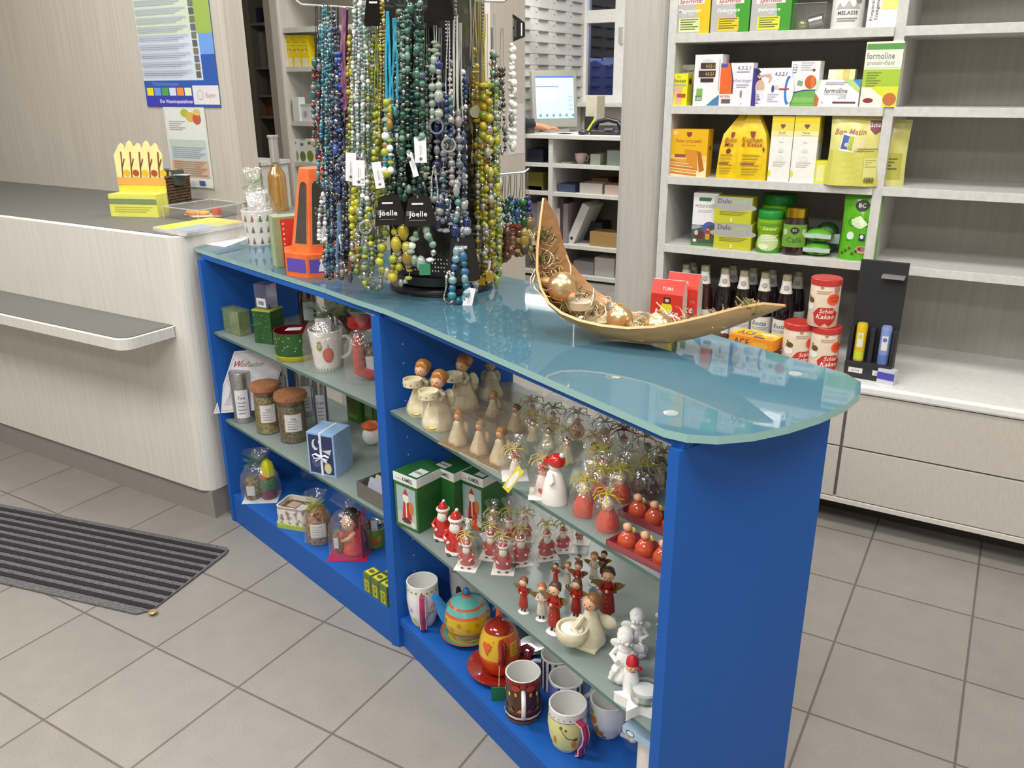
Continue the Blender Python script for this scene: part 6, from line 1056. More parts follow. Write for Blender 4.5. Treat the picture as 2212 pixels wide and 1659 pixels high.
m = MB(); m.ball((.008, .004, .092), .0145, SKIN(), seg=14, rings=10); facedots(m, (.008, .004, .092), .0145); m.build('head', t); MB().ball((.012, .01, .094), .0165, C('#8a5c34', .4), 1, 1, 1.1, 12, 8, .06).build('hair', t)
MB().ball((.035, .022, .05), .022, CR2, .9, .3, .7, 12, 8).build('wing', t)
m = MB(); m.tube([(.0, -.008, .068), (-.008, -.03, .05), (.012, -.034, .036)], .007, CR2, 8); m.build('arm', t)
def cherub(lab, u, vb, vt, off=0):
    P, h = at(u, vb, vt, L1); t = thing('cherub_figurine', lab, 'figurine', P, face(P, off), 'white cherub figurines'); MW = C('#eceae6', .55)
    m = MB()
    for i in range(7): a = i * .9; m.ball((h * .13 * cos(a), h * .11 * sin(a), h * .08 + h * .03 * (i % 2)), h * .11, MW)
    m.ball((0, 0, h * .16), h * .13, MW); m.build('cloud', t)
    m = MB(); m.ball((0, 0, h * .42), h * .14, MW, 1, .85, 1.3); m.ball((0, 0, h * .58), h * .11, MW, 1.1, .8, .8)
    for sx in (-1, 1): m.tube([(sx * h * .11, 0, h * .58), (sx * h * .2, -h * .04, h * .44), (sx * h * .06, -h * .16, h * .42)], h * .045, MW, 8); m.tube([(sx * h * .07, -h * .05, h * .3), (sx * h * .1, -h * .2, h * .27), (sx * h * .16, -h * .2, h * .12)], h * .055, MW, 8, r2=h * .035)
    m.build('body', t); m = MB(); m.ball((0, -h * .01, h * .79), h * .13, MW, seg=14, rings=10); facedots_w(m, (0, -h * .01, h * .79), h * .13, MW); m.build('head', t); MB().ball((0, h * .03, h * .84), h * .13, MW, 1.02, 1, .95, 16, 10, .08).build('curls', t)
    for sx in (-1, 1): MB().ball((sx * h * .17, h * .11, h * .56), h * .14, MW, .8, .22, .6, 12, 8).build('wing', t)
def facedots_w(m, c, r, w_):
    m.ball((c[0], c[1] - r, c[2] - r * .05), r * .16, w_, seg=8, rings=6)
    for sx in (-1, 1): m.ball((c[0] + sx * r * .5, c[1] - r * .7, c[2] - r * .25), r * .32, w_, seg=8, rings=6); m.ball((c[0] + sx * r * .35, c[1] - r * .9, c[2] + r * .12), r * .08, C('#a8a49e'), seg=6, rings=4)
cherub('white cherub sitting on a cloud in front', 1347, 1468, 1352, -.3); cherub('white cherub standing behind the sitting one', 1372, 1412, 1313, .1); cherub('white cherub half hidden behind the end panel', 1440, 1386, 1300, 0)
P, h = at(1378, 1525, 1460, L1); t = thing('star_tealight_holder', 'white star candle holder with a glass cup and a small santa', 'candle holder', P, face(P, .2)); t.scale = (1.22,) * 3; MW = C('#ecebe8', .3, 0, .03, .3)
MB().prism([((.036 if i % 2 == 0 else .017) * cos(i * pi / 5 + .3), (.036 if i % 2 == 0 else .017) * sin(i * pi / 5 + .3)) for i in range(10)], 0, .016, MW).build('star', t, .003)
MB().lathe([(0, .016), (.019, .016), (.0205, .019), (.021, .036), (.0195, .036), (.0185, .02), (0, .02)], clear('candle_glass', '#eef2ee', .16, .03, .03), (.008, -.004, 0), 24).build('glass_cup', t)
MB().lathe([(0, .02), (.0175, .02), (.0175, .030), (0, .0305)], C('#d8d8d4', .5), (.008, -.004, 0), 20).build('candle', t)
m = MB(); m.lathe([(.012, .016), (.011, .035), (.008, .05)], MW, (-.008, .016, 0), 14); m.ball((-.008, .014, .056), .009, SKIN()); facedots(m, (-.008, .014, .056), .009); m.build('santa_body', t); m = MB(); m.lathe([(.0095, .06), (.008, .068), (.002, .074)], C('#b8242c'), (-.008, .015, 0), 12); m.ball((.002, .013, .052), .004, C('#b8242c')); m.build('santa_hat', t)
# ------------------------------------------------------------------ near bay, base board
def mug(lab, u, vb, vr, rimpx, shape, body, art, hc, ha, ht, grp='mugs on the blue base board', AW=4.2):
    P = Z(u, vb, B1) if u != 930 else Vector((*fb(.046, .05), B1)); r = rimpx / 2 / ppm(P + Vector((0, 0, .09))); h = V(u, vr, P) - B1; t = thing('mug', lab, 'mug', P, face(P), grp); mugparts(t, r, h, body, art, hc, shape, ha, AW, ht); return t
mug('white mug with a magenta handle beside the divider panel', 930, 1326, 1252, 69, 'barrel', '#e6e4e8', [('r', 0, .84, 1, .93, '#e2e4c4')] + [('e', .08 + .08 * i, .885, .012, .02, '#5a5a40') for i in range(12)] + [('e', .35, .2, .03, .06, '#c8d048'), ('e', .3, .45, .02, .05, '#a8b0c8'), ('e', .62, .55, .02, .06, '#d8c83a'), ('e', .66, .6, .015, .04, '#b86a3c'), ('l', .56, .4, .66, 3, .05, '#8a8a90'), ('e', .42, .12, .04, .03, '#d8dc60')], '#9c2450', -pi / 2 - .05, 'strap')
mug('white mug with black print standing behind the yellow teapot', 1005, 1300, 1226, 66, 'tall', '#e4e4e4', [('e', .4, .5, .05, .2, '#3a3a40'), ('e', .36, .3, .04, .12, '#4a4a50')], None, .6, 'ear')
mug('brown christmas mug with a white handle at the front edge', 1130, 1540, 1450, 77, 'straight', '#4a2418', [('r', 0, .86, 1, .99, '#8c2a20'), ('r', 0, .0, 1, .08, '#6a4a3c')] + [('e', .1 + .1 * i, .68 + .03 * (i % 2), .018, .05, ['#e0d060', '#d8a030'][i % 2]) for i in range(9)] + [('p', [(.05 + .12 * i, .3), (.14 + .12 * i, .3), (.1 + .12 * i, .4)], ['#c87a50', '#8a3a2a', '#5c6a3a'][i % 3]) for i in range(8)] + [('r', .02, .14, .98, .19, '#d8c8b8'), ('e', .4, .86, .06, .07, '#a83828'), ('e', .6, .86, .06, .07, '#a83828')], '#e8e4e0', -pi / 2 + .02, 'ear')
STR = [('r', .02 + .09 * i, 0, .06 + .09 * i, .97, ['#26262c', '#2a2a34'][i % 2]) for i in range(11)]
mug('black and white striped mug partly under the glass shelf at the back', 1202, 1478, 1412, 70, 'straight', '#e2e2e4', STR, '#d4d4d8', pi + .1, 'ear')
mug('blue and black striped mug behind the yellow painted mug', 1222, 1530, 1462, 76, 'straight', '#dfdfe4', STR[4:] + [('r', .12, .1, .4, .95, '#6a6ab8'), ('e', .3, .3, .06, .14, '#d8d040')], None, .3, 'ear')
mug('yellow painted barrel mug with a magenta handle in front', 1225, 1606, 1518, 84, 'barrel', '#e8e8ea', [('r', .02, .1, .66, .8, '#dfdc94'), ('r', .0, .82, 1, .95, '#e4e4e0'), ('r', 0, .8, 1, .815, '#9a6a8a'), ('r', 0, .07, 1, .085, '#b89a50'), ('e', .42, .7, .02, .04, '#6a6250'), ('e', .48, .66, .016, .03, '#6a6250'), ('p', [(.42, .66), (.43, .66), (.5, .48), (.6, .42), (.6, .4), (.49, .46)], '#7a7258'), ('e', .58, .3, .03, .1, '#d08a2c'), ('e', .6, .42, .03, .04, '#7a5038'), ('e', .34, .36, .018, .1, '#c8883c')] + [('e', .04 + .07 * i, .885, .008, .014, '#5a4a58') for i in range(14)] + [('e', .1 + .12 * i, .16, .012, .014, '#d8dc30') for i in range(5)], '#9c2450', -.95, 'strap')
mug('white round mug with an orange fruit and a lizard handle', 1312, 1580, 1508, 82, 'round', '#e6e6e8', [('e', .3, .62, .055, .12, '#d08a28'), ('e', .36, .33, .03, .18, '#c88a30'), ('e', .42, .24, .03, .1, '#c07a28'), ('e', .27, .82, .04, .06, '#a8b83c'), ('e', .46, .14, .03, .03, '#5a4a3a')], '#e8e6e0', -.6, 'lizard')
P = Z(1010, 1372, B1); r = 58 / ppm(P); t = thing('saucer', 'turquoise and orange rimmed saucer under the yellow teapot', 'saucer', P, 0)
def saucer(t, r, cols):
    pr = [(0, .002), (r * .5, .003), (r * .55, .005), (r * .72, .009), (r * .9, .014), (r, .018)]
    for (a, b), c_ in zip(zip(pr, pr[1:]), cols): MB().lathe([a, b, (b[0], b[1] - .0025), (a[0], max(0, a[1] - .0025))], C(c_, .2, 0, .04, .5), seg=40, caps=False).build('glaze_ring', t)
saucer(t, r, ['#e0d4b0', '#c8a820', '#d8b828', '#5aa8a4', '#cc6a30'])
rt = 50 / ppm(P + Vector((0, 0, .07))); hp = V(1012, 1270, P) - B1
t = thing('teapot', 'yellow teapot with turquoise lid and blue spout on its saucer', 'teapot', P + Vector((0, 0, .0055)), face(P)); hp -= .006
def ring(m, pr, c_): m.lathe(pr, C(c_, .18, 0, .04, .6), seg=36, caps=False)
m = MB(); ring(m, [(rt * .5, 0), (rt * .62, hp * .06), (rt * .8, hp * .13)], '#c8a828'); ring(m, [(rt * .8, hp * .13), (rt * .9, hp * .2)], '#5aaaa8'); ring(m, [(rt * .9, hp * .2), (rt * .95, hp * .25)], '#cc6630'); ring(m, [(rt * .95, hp * .25), (rt * 1.02, hp * .4), (rt * .98, hp * .56)], '#dcb81c'); ring(m, [(rt * .98, hp * .56), (rt * .92, hp * .61)], '#cc6630')
m.lathe([(0, 0), (rt * .5, 0)][::-1], C('#c8a828'), seg=36, caps=False)
m.fn = wrap(rt * 1.0); m.lay = .0009
for i in range(9):
    x = -rt * 1.5 + rt * .38 * i; z = hp * (.36 + .1 * (i % 2))
    for rr in (.085, .055, .028): m.ell(x, z, rt * rr, rt * rr, C('#a87a14' if rr != .055 else '#dcb81c'), 10)
m.off().build('body', t)
m = MB(); ring(m, [(rt * .92, hp * .61), (rt * .78, hp * .70)], '#68b4b0'); ring(m, [(rt * .78, hp * .70), (rt * .7, hp * .735)], '#cc6630'); ring(m, [(rt * .7, hp * .735), (rt * .4, hp * .82), (rt * .22, hp * .85)], '#68b4b0'); ring(m, [(rt * .24, hp * .85), (rt * .2, hp * .88), (0, hp * .88)], '#cc6630'); m.ball((0, 0, hp * .93), hp * .07, C('#2a78c0', .15, 0, .03, .6), 1, 1, 1.2); m.build('lid', t)
m = MB(); m.tube([(-rt * .8, 0, hp * .4), (-rt * 1.05, 0, hp * .56), (-rt * 1.22, 0, hp * .74), (-rt * 1.36, 0, hp * .86)], hp * .13, C('#2480c4', .15, 0, .03, .6), 12, r2=[hp * .17, hp * .12, hp * .085, hp * .07]); m.build('spout', t)
m = MB(); m.tube([(rt * .85, rt * .4, hp * .55), (rt * 1.2, rt * .5, hp * .6), (rt * 1.3, rt * .55, hp * .4), (rt * .9, rt * .4, hp * .26)], hp * .05, C('#2480c4', .15, 0, .03, .6), 10); m.build('handle', t)
P = Z(1080, 1448, B1); r = 70 / ppm(P); t = thing('saucer', 'dark red saucer under the egg shaped tea set', 'saucer', P, 0); saucer(t, r, ['#8c2014', '#8c2014', '#96241a', '#a02a1c', '#a82c1e'])
rt = 46 / ppm(P + Vector((0, 0, .06))); hp = V(1080, 1340, P) - B1 + .004
t = thing('tea_for_one', 'egg shaped orange and yellow teapot stacked on its cup', 'teapot', P + Vector((0, 0, .0055)), face(P))
m = MB(); m.lathe([(rt * .55, 0), (rt * .7, hp * .04), (rt * .92, hp * .22), (rt * .99, hp * .34), (rt * .99, hp * .38)], C('#d8501c', .18, 0, .08, .6), seg=36); m.build('cup', t)
m = MB(); m.tube([(rt * .9, .01, hp * .3), (rt * 1.3, .012, hp * .36), (rt * 1.55, .014, hp * .28), (rt * 1.4, .014, hp * .16), (rt * 1.15, .012, hp * .16)], hp * .045, C('#8c2238', .15, 0, .03, .6), 10); m.build('cup_handle', t)
m = MB(); rr = lambda y: rt * (.99 - .24 * max(0, (y / hp - .38) / .4) ** 2.2); m.lathe([(rr(hp * (.38 + .42 * i / 8)), hp * (.38 + .42 * i / 8)) for i in range(9)], C('#e0b420', .18, 0, .04, .6), seg=36)
m.fn = wrap(lambda y: rr(y) + .0004); m.lay = .0004; k_ = C('#d85a1e', .18, 0, .05, .6)
m.rect(rt * .12, hp * .385, rt * 1.5, hp * .78, k_); m.rect(rt * .5, hp * .45, rt * .95, hp * .68, C('#dcb02a')); [m.ell(rt * .72, hp * (.5 + .06 * i), rt * .16, hp * .02, C('#b88a18')) for i in range(3)]
m.ell(-rt * .75, hp * .62, rt * .13, hp * .06, k_); m.ell(-rt * .53, hp * .62, rt * .13, hp * .06, k_); m.pg([(-rt * .88, hp * .61), (-rt * .4, hp * .61), (-rt * .64, hp * .47)], k_)
for i in range(4): m.rect(-rt * (.3 + .1 * i), hp * (.7 - .07 * i), -rt * (.27 + .1 * i), hp * (.725 - .07 * i), C('#6a4a10'))
m.off().build('pot', t)
m = MB(); m.lathe([(rr(hp * .8) * 1.0, hp * .8), (rt * .68, hp * .84), (rt * .35, hp * .91), (rt * .1, hp * .93), (rt * .1, hp * .96), (rt * .14, hp * .99), (0, hp * 1.0)], C('#9c2414', .15, 0, .04, .7), seg=32); m.build('lid', t)
m = MB(); m.tube([(.004, -rt * .86, hp * .72), (.004, -rt * 1.25, hp * .76), (.004, -rt * 1.32, hp * .6), (.004, -rt * 1.2, hp * .42), (.004, -rt * .98, hp * .4)], hp * .055, C('#9c2414', .15, 0, .04, .7), 10); m.build('handle', t)
m = MB(); m.tube([(.0, rt * .8, hp * .55), (.0, rt * 1.2, hp * .75), (.0, rt * 1.4, hp * .95)], hp * .07, C('#e0581c', .15, 0, .04, .7), 10, r2=hp * .05); m.build('spout', t)
Q = Z(1078, 1512, B1); m = MB(); m.box(-.0165, -.004, 0, .0165, -.001, .036, C('#12693a', .5)); tb = thing('tea_tag', 'green tea bag tag hanging in front of the dark red saucer', 'tag', Q, face(Q)); m.build('tag', tb)
HT = t.location + Vector((0, 0, hp * .42)); A = HT - FW * rt * 1.05 - Q
MB().tube([Matrix.Rotation(-face(Q), 3, 'Z') @ (A * f) + Vector((0, -.004 * sin(pi * f), .036 * (1 - f))) for f in (0, .25, .5, .75, 1)], .0006, C('#d8d4c8'), 5).build('string', tb)
P = Z(1150, 1392, B1); t = thing('saucer', 'dark teal saucer half hidden under the glass shelf', 'saucer', P, 0); saucer(t, .062, ['#1c4a54', '#1c4a54', '#20545c', '#1f5a60', '#123a48'])
P = Z(1372, 1640, B1); w_ = .075; t = thing('candle_box', 'light blue window box with a printed candle beside the end panel', 'gift box', (*fb(.825, .065), B1), aB + .15)
FB = C('#a9c4de', .4); hb2 = V(1372, 1548, Vector((*fb(.8, .06), 0))) - B1
m = MB(); d_ = .08; m.box(-w_ / 2, -d_ / 2, 0, w_ / 2, d_ / 2, .008, FB); m.box(-w_ / 2, d_ / 2 - .002, 0, w_ / 2, d_ / 2, hb2, FB); m.box(w_ / 2 - .012, -d_ / 2, 0, w_ / 2, d_ / 2, hb2, FB); m.box(-w_ / 2, -d_ / 2, hb2 - .014, w_ / 2, d_ / 2, hb2, FB); m.box(-w_ / 2, -d_ / 2, 0, w_ / 2, -d_ / 2 + .002, .022, FB); m.on(front(d_)); m.ell(-.02, hb2 - .007, .009, .006, C('#3a4a58')); m.ell(-.02, hb2 - .007, .007, .0045, C('#d8e4ec')); [m.ell(-.025 + .018 * i, .011, .002, .002, C('#d8dc30')) for i in range(3)]; m.off().build('box', t, .0006)
m = MB(); m.lathe([(0, .008), (.026, .008), (.026, hb2 - .03), (0, hb2 - .03)], C('#e4ddd2', .5), seg=28); m.fn = wrap(.0263); m.lay = .0003; m.pg([(-.004, .02), (.0, .02), (-.008, .06), (-.014, .064)], C('#a8642c')); m.pg([(.006, .012), (.014, .02), (.012, .045), (.004, .04)], C('#b8382c')); m.rect(-.03, .05, -.01, .056, C('#a87a4a')); m.off().build('candle', t)
# ------------------------------------------------------------------ far bay, upper shelf
U2, L2, B2 = ZA2, ZA1, ZBA
TEA = noise_mix('dried_tea', '#3c2a1a', '#8a7a4a', (180, 180, 180), .7, 2, .35, .65); POT = noise_mix('dried_petals', '#5a3626', '#a8805a', (140, 140, 140), .7, 2, .35, .65)
GSTAR = noise_mix('green_gift_card', '#1f4a22', '#2a5a2a', (30, 30, 30), .4, 2)
def starbox(lab, cat, name, P, rz, w, d, h, lid=None):
    t = thing(name, lab, cat, P, rz); m = MB(); m.box(-w / 2, -d / 2, 0, w / 2, d / 2, h, GSTAR)
    for M_, W in ((front(d), w), (lside(w), d), (side(w), d)):
        m.on(M_)
        for i in range(14): x, y = rnd.uniform(-.42, .42) * W, rnd.uniform(.08, .92) * h; s = rnd.uniform(.0015, .003); m.lay = .0004; m.pg([(x + s * (1 if j % 2 else .4) * cos(j * pi / 4), y + s * (1 if j % 2 else .4) * sin(j * pi / 4)) for j in range(8)], C('#c8b848', .3, .4))
    m.off().build('box', t, .0006)
    if lid: m = MB(); m.box(-w / 2 - .0006, -d / 2 - .0006, h, w / 2 + .0006, d / 2 + .0006, h + .004, C(lid)); m.build('rim', t)
    return t
P, h = at(503, 722, 668, U2); t = thing('candle_pack', 'pale green translucent pack of candles at the left of the upper shelf', 'pack', P + Vector((.0, .02, 0)), aA + .1); w_ = .088
for i in range(5): MB().box(-w_ / 2 + i * w_ / 5 + .001, -.018, .001, -w_ / 2 + (i + 1) * w_ / 5 - .001, .018, h * .94, noise_mix('green_wax', '#7f8a64', '#929c78', (60, 60, 60), .5, 2)).build('candle', t)
MB().box(-w_ / 2 - .001, -.02, 0, w_ / 2 + .001, .02, h, clear('pack_film', '#e8f0e0', .12, .1, .1, '#c8d4b8')).build('film', t)
P, h = at(560, 742, 672, U2); SBX = starbox('square green star patterned gift box with yellow rim on the upper shelf', 'gift box', 'gift_box', P + Vector((.01, .035, 0)), aA + .45, .062, .062, h, '#a8b02c')
t = thing('barcode_box', 'clear plastic box with a barcode label standing on the star box', 'box', (SBX.location.x + .0, SBX.location.y + .0, U2 + h + .0045), aA + .3); PV = clear('violet_clear', '#dcdcf0', .14, .08, .2, '#a8a8d0')
hb_ = .072; MB().box(-.024, -.02, 0, .024, .02, hb_, PV).build('case', t); m = MB(); m.on(front(.0405)); m.rect(-.018, .006, .018, .032, C('#d8d8e0')); [m.rect(-.012 + .0026 * i, .012, -.0108 + .0026 * i, .024, C('#3a3a40')) for i in range(9)]; m.off().build('barcode_label', t)
P, h = at(618, 735, 610, U2); t = thing('tea_bottle', 'dark brown glass bottle with white label behind the round tin', 'bottle', P + Vector((.0, .10, 0)), face(P)); MB().lathe([(0, 0), (.026, 0), (.028, .004), (.028, .115), (.02, .14), (.016, .165), (0, .165)], C('#3a2a20', .1, 0, .1, .6), seg=24).build('glass', t); m = MB(); m.fn = wrap(.0283); m.lay = .0003; m.rect(-.016, .045, .016, .1, C('#c9c8cc')); m.txt('Tee', 0, .08, .007, C('#77777c'), .02); m.off().build('label', t)
P, h = at(627, 775, 715, U2); r = 41 / ppm(P); t = thing('round_tin', 'round green star tin with dark red lining and gold foot on the upper shelf', 'tin', P + Vector((0, .02, 0)), face(P))
m = MB(); m.lathe([(r * 1.0, .014), (r * 1.02, .02), (r * 1.02, h)], GSTAR, seg=36, caps=False); m.fn = wrap(r * 1.022); m.lay = .0004
for i in range(24): x, y = rnd.uniform(-1.4, 1.4) * r, rnd.uniform(.35, .92) * h; m.lay = .0004; m.pg([(x + .0028 * (1 if j % 2 else .4) * cos(j * pi / 4), y + .0028 * (1 if j % 2 else .4) * sin(j * pi / 4)) for j in range(8)], C('#b8b860', .3, .4))
m.off().build('tin', t); MB().lathe([(0, 0), (r * .98, 0), (r * 1.03, .003), (r * 1.03, .014), (r, .015)], C('#b8b02c', .25, .4), seg=36).build('gold_foot', t)
m = MB(); m.lathe([(r * 1.02, h), (r * .96, h), (r * .94, h * .55), (0, h * .5)], C('#6a141c', .3), seg=36, caps=False); m.build('lining', t)
m = MB(); m.prism([(-.022, -.012), (.02, -.016), (.026, .008), (-.012, .014)], h + .001, h + .002, C('#d8d4d6')); m.build('price_card', t)
P, h = at(640, 752, 690, U2); t = thing('tea_packet', 'brown paper tea packet leaning behind the round tin', 'packet', P + Vector((.0, .11, 0)), .4); m = MB(); m.M = Matrix.Rotation(.25, 4, 'X') @ Matrix.Rotation(.5, 4, 'Y'); m.box(-.035, -.012, .012, .035, .012, .075, C('#6a543c', .6)); m.off().build('packet', t)
P, h = at(690, 742, 640, U2); t = thing('wrapped_basket', 'cream gift card with green tulle and a wire handle behind the apple mug', 'gift bag', P + Vector((.0, .12, 0)), face(P)); m = MB(); m.box(-.06, .02, 0, .06, .024, .14, C('#c8c69c', .5)); m.on(front(-.04)); m.ell(-.005, .075, .03, .028, C('#d0cf8a')); m.off().build('card', t); m = MB(); m.ball((.03, 0, .075), .03, clear('tulle_#6f8a62', '#ffffff', .05, .5, .6, '#6f8a62'), 1, .6, .8, 12, 8, .2); m.build('tulle', t); MB().tube([(-.035 + .03 * cos(a), 0, .06 + .04 * sin(a)) for a in [.6 + .25 * i for i in range(17)]], .0015, SILV(), 5).build('wire_handle', t)
MB().ball((0, .0, .028), .032, POT, 1.3, .7, .9, 12, 8, .1).build('petals', t)
P, hh = at(702, 796, 712, U2); r = 37 / ppm(P + Vector((0, 0, .05))); t = thing('gift_mug', 'white mug with a red apple wrapped in cellophane on the upper shelf', 'mug', P + Vector((0, .012, 0)), face(P))
mugparts(t, r, hh, '#e2dedc', [('e', .52, .42, .075, .2, '#c03a24'), ('e', .5, .44, .062, .15, '#cc4a2c'), ('r', .515, .62, .53, .7, '#9a3a20'), ('e', .4, .66, .04, .13, '#6a7a2c'), ('e', .4, .67, .022, .08, '#a0a838')] + [('p', [(.3 + .045 * i, .02), (.325 + .045 * i, .02), (.3125 + .045 * i, .09)], '#7a8a78') for i in range(10)], None, 'cone', -.1)
m = MB(); m.box(-.024, -.022, hh * .92, .016, -.019, hh * 1.32, C('#d2d0d4')); m.on(front(.0445)); m.ell(-.014, hh * 1.14, .005, .006, C('#9a9aa0')); [m.rect(-.006, hh * (1.2 - .05 * i), .013, hh * (1.215 - .05 * i), C('#a0a0a6')) for i in range(4)]; m.off().build('price_card', t)
m = MB(); m.ball((.018, .01, hh * 1.12), .024, FOIL(), .6, .6, 1.1, lump=.06); m.ball((-.005, .012, hh * 1.0), .022, TEA, lump=.1); m.build('contents', t); cello_bag(t, r * 2.5, r * 2.3, hh * 1.75, .78, .36, bow='#6f8a62')
P, hh = at(782, 830, 660, U2); t = thing('boot_gift_bag', 'cellophane bag with a red felt boot and herb pouch on the upper shelf', 'gift bag', P + Vector((-.012, .03, 0)), face(P)); RF = noise_mix('red_felt', '#a8201c', '#c42c24', (200, 200, 200), .8, 2)
m = MB(); m.tube([(-.012, 0, .12), (-.014, 0, .07), (-.012, 0, .028), (.012, -.004, .016), (.032, -.006, .014)], .018, RF, 12, r2=[.014, .017, .02, .017, .008], flat=.7); m.build('felt_boot', t); m = MB(); m.ball((.016, .02, .05), .026, TEA, .9, .6, 1.7, 14, 10, .05); m.build('herb_pouch', t)
m = MB(); m.prism([(.004, .022), (.03, .022), (.032, .062), (.002, .06)], .0, .001, C('#d6d2d0')); m.M = None; m2 = MB(); m2.M = Matrix.Translation((0, -.004, 0)) @ Matrix.Rotation(pi / 2, 4, 'X'); m2.prism([(.004, .024), (.032, .02), (.034, .062), (.002, .064)], -.0005, .0005, C('#d6d2d0')); m2.off().build('label', t)
MB().ball((.0, .01, .15), .024, RF, 1.5, .7, .9, 12, 8, .15).build('red_cloth', t); cello_bag(t, .095, .075, .185, .76, .36)
# ------------------------------------------------------------------ far bay, lower shelf
def PA(u, v, k):
    d = ray(u, v); o = fa(0, k); nx, ny = -sin(aA), cos(aA); t = ((o.x - CAM.x) * nx + (o.y - CAM.y) * ny) / (d.x * nx + d.y * ny); return CAM + d * t
bl, br, tl = PA(461, 894, -.014), PA(578, 884, .10), PA(506, 759, .06)
ex = (br - bl); wS = ex.length; ex.normalize(); ey = tl - bl; ey -= ex * ey.dot(ex) * .0; hS = ey.length; ey.normalize(); ez = ex.cross(ey).normalized()
m = MB(); m.fn = lambda x, y, n: tuple(ex * x + ey * y + ez * n)
m.prism([(0, 0), (wS, 0), (wS, hS), (0, hS)], -.0004, .0004, C('#cfcdd6', .5)); m.lay = .0006; q_ = m.fn; K6 = C('#6a6870')
def ln(x0, y0, x1, y1): m.pg([(x0, y0), (x1, y0), (x1, y1), (x0, y1)], K6)
for a in ((.006, .008, .0068, hS - .008), (wS - .0068, .008, wS - .006, hS - .008), (.006, .008, wS - .006, .0088), (.006, hS - .0088, wS - .006, hS - .008)): ln(*a)
m.txt('W', .03, hS * .74, .022, C('#9a3440'), .03, 'c', 1, 1); m.txt('eih', .055, hS * .735, .02, C('#a8704a'), .03, 'c', 0, 1); m.txt('nachten', .092, hS * .72, .018, C('#8a8a50'), .05, 'c', 0, 1)
for i in range(7): m.tube([(.03 + .005 * i, hS * .12, .0006), (.04 + .002 * i, hS * .42, .0006)], .0005, K6, 3)
m.tube([(.03 + .016 * cos(a) * (1 + .3 * sin(3 * a)), hS * .5 + .016 * sin(a), .0006) for a in [i * .4 for i in range(16)]], .0005, K6, 3, True); m.tube([(.045 + .012 * cos(a), hS * .35 + .026 * sin(a), .0006) for a in [i * .4 for i in range(16)]], .0005, K6, 3, True)
solo(m.off(), 'paper_sign', 'white hand drawn paper sign leaning at the left of the lower shelf', 'sign', bl)
def tin(lab, u, vb, vt, px, dy, rot=0):
    P, h = at(u, vb, vt, L2); r = px / 2 / ppm(P); t = thing('tea_tin', lab, 'tin', P + Vector((0, dy, 0)), face(P, rot), 'silver tea tins'); ST = noise_mix('brushed_tin', '#a8a9a8', '#bdbebc', (4, 4, 300), .32, 2); ST.node_tree.nodes['Principled BSDF'].inputs['Metallic'].default_value = .9
    MB().lathe([(0, 0), (r, 0), (r, h * .82)], ST, seg=28).build('body', t); MB().lathe([(r * 1.02, h * .82), (r * 1.02, h * .985), (r * .98, h), (0, h)], ST, seg=28).build('lid', t)
    m = MB(); m.fn = wrap(r + .0003); m.lay = .0003; m.rect(-r * .75, h * .12, r * .75, h * .68, C('#d8d8e0')); m.rect(r * .62, h * .12, r * .78, h * .68, C('#4a4aa0')); m.txt('Tee', -r * .1, h * .5, h * .06, C('#55556a'), r); [m.rect(-r * .5, h * (.42 - .07 * i), r * (.3 - .1 * (i % 2)), h * (.435 - .07 * i), C('#77778a')) for i in range(4)]; m.off().build('label', t)
tin('silver tea tin nearest the paper sign', 530, 908, 800, 42, -.002); tin('silver tea tin behind the left cork jar with an orange band', 578, 885, 785, 42, .06); tin('silver tea tin behind the right cork jar', 636, 905, 806, 42, .05, .2); tin('slim silver tea tin with pink label left of the blue gift box', 683, 930, 818, 30, .03)
def corkjar(lab, u, vb, vt, px, contents):
    P, h = at(u, vb, vt, L2); r = px / 2 / ppm(P); t = thing('cork_jar', lab, 'jar', P + Vector((0, .008, 0)), face(P, .35), 'jars with cork lids'); CK = noise_mix('cork', '#8a5a3a', '#a8714a', (160, 160, 160), .75, 3)
    MB().lathe([(0, .003), (r * .93, .003), (r * .95, h * .74), (0, h * .77)], contents, seg=28).build('tea_leaves', t); MB().lathe([(r * .98, 0), (r, .004), (r, h * .84)], clear('jar_glass', '#f0f2ee', .1, .04, .03), seg=28).build('glass', t)
    MB().lathe([(r * .9, h * .8), (r * .92, h * .85), (r * 1.16, h * .87), (r * 1.18, h * .92), (r * 1.12, h * .98), (r * .6, h * 1.0), (0, h)], CK, seg=28).build('cork_lid', t)
    m = MB(); m.fn = wrap(r + .0004); m.lay = .0003; m.rect(-r * .95, h * .25, r * .3, h * .62, C('#b8925a')); m.rect(-r * .92, h * .26, r * .27, h * .61, C('#d4d0d2')); m.txt('Tee', -r * .3, h * .5, h * .045, C('#55555a'), r * .8); [m.rect(-r * .75, h * (.46 - .05 * i), r * (.05 - .1 * (i % 2)), h * (.472 - .05 * i), C('#88888c')) for i in range(4)]; m.off().build('label', t)
corkjar('left cork lidded glass jar of tea beside the silver tin', 578, 932, 826, 54, noise_mix('tea_blend', '#5a4a24', '#a89a58', (170, 170, 170), .7, 2, .35, .65)); corkjar('right cork lidded glass jar of herbs left of the blue gift box', 632, 950, 846, 60, TEA)
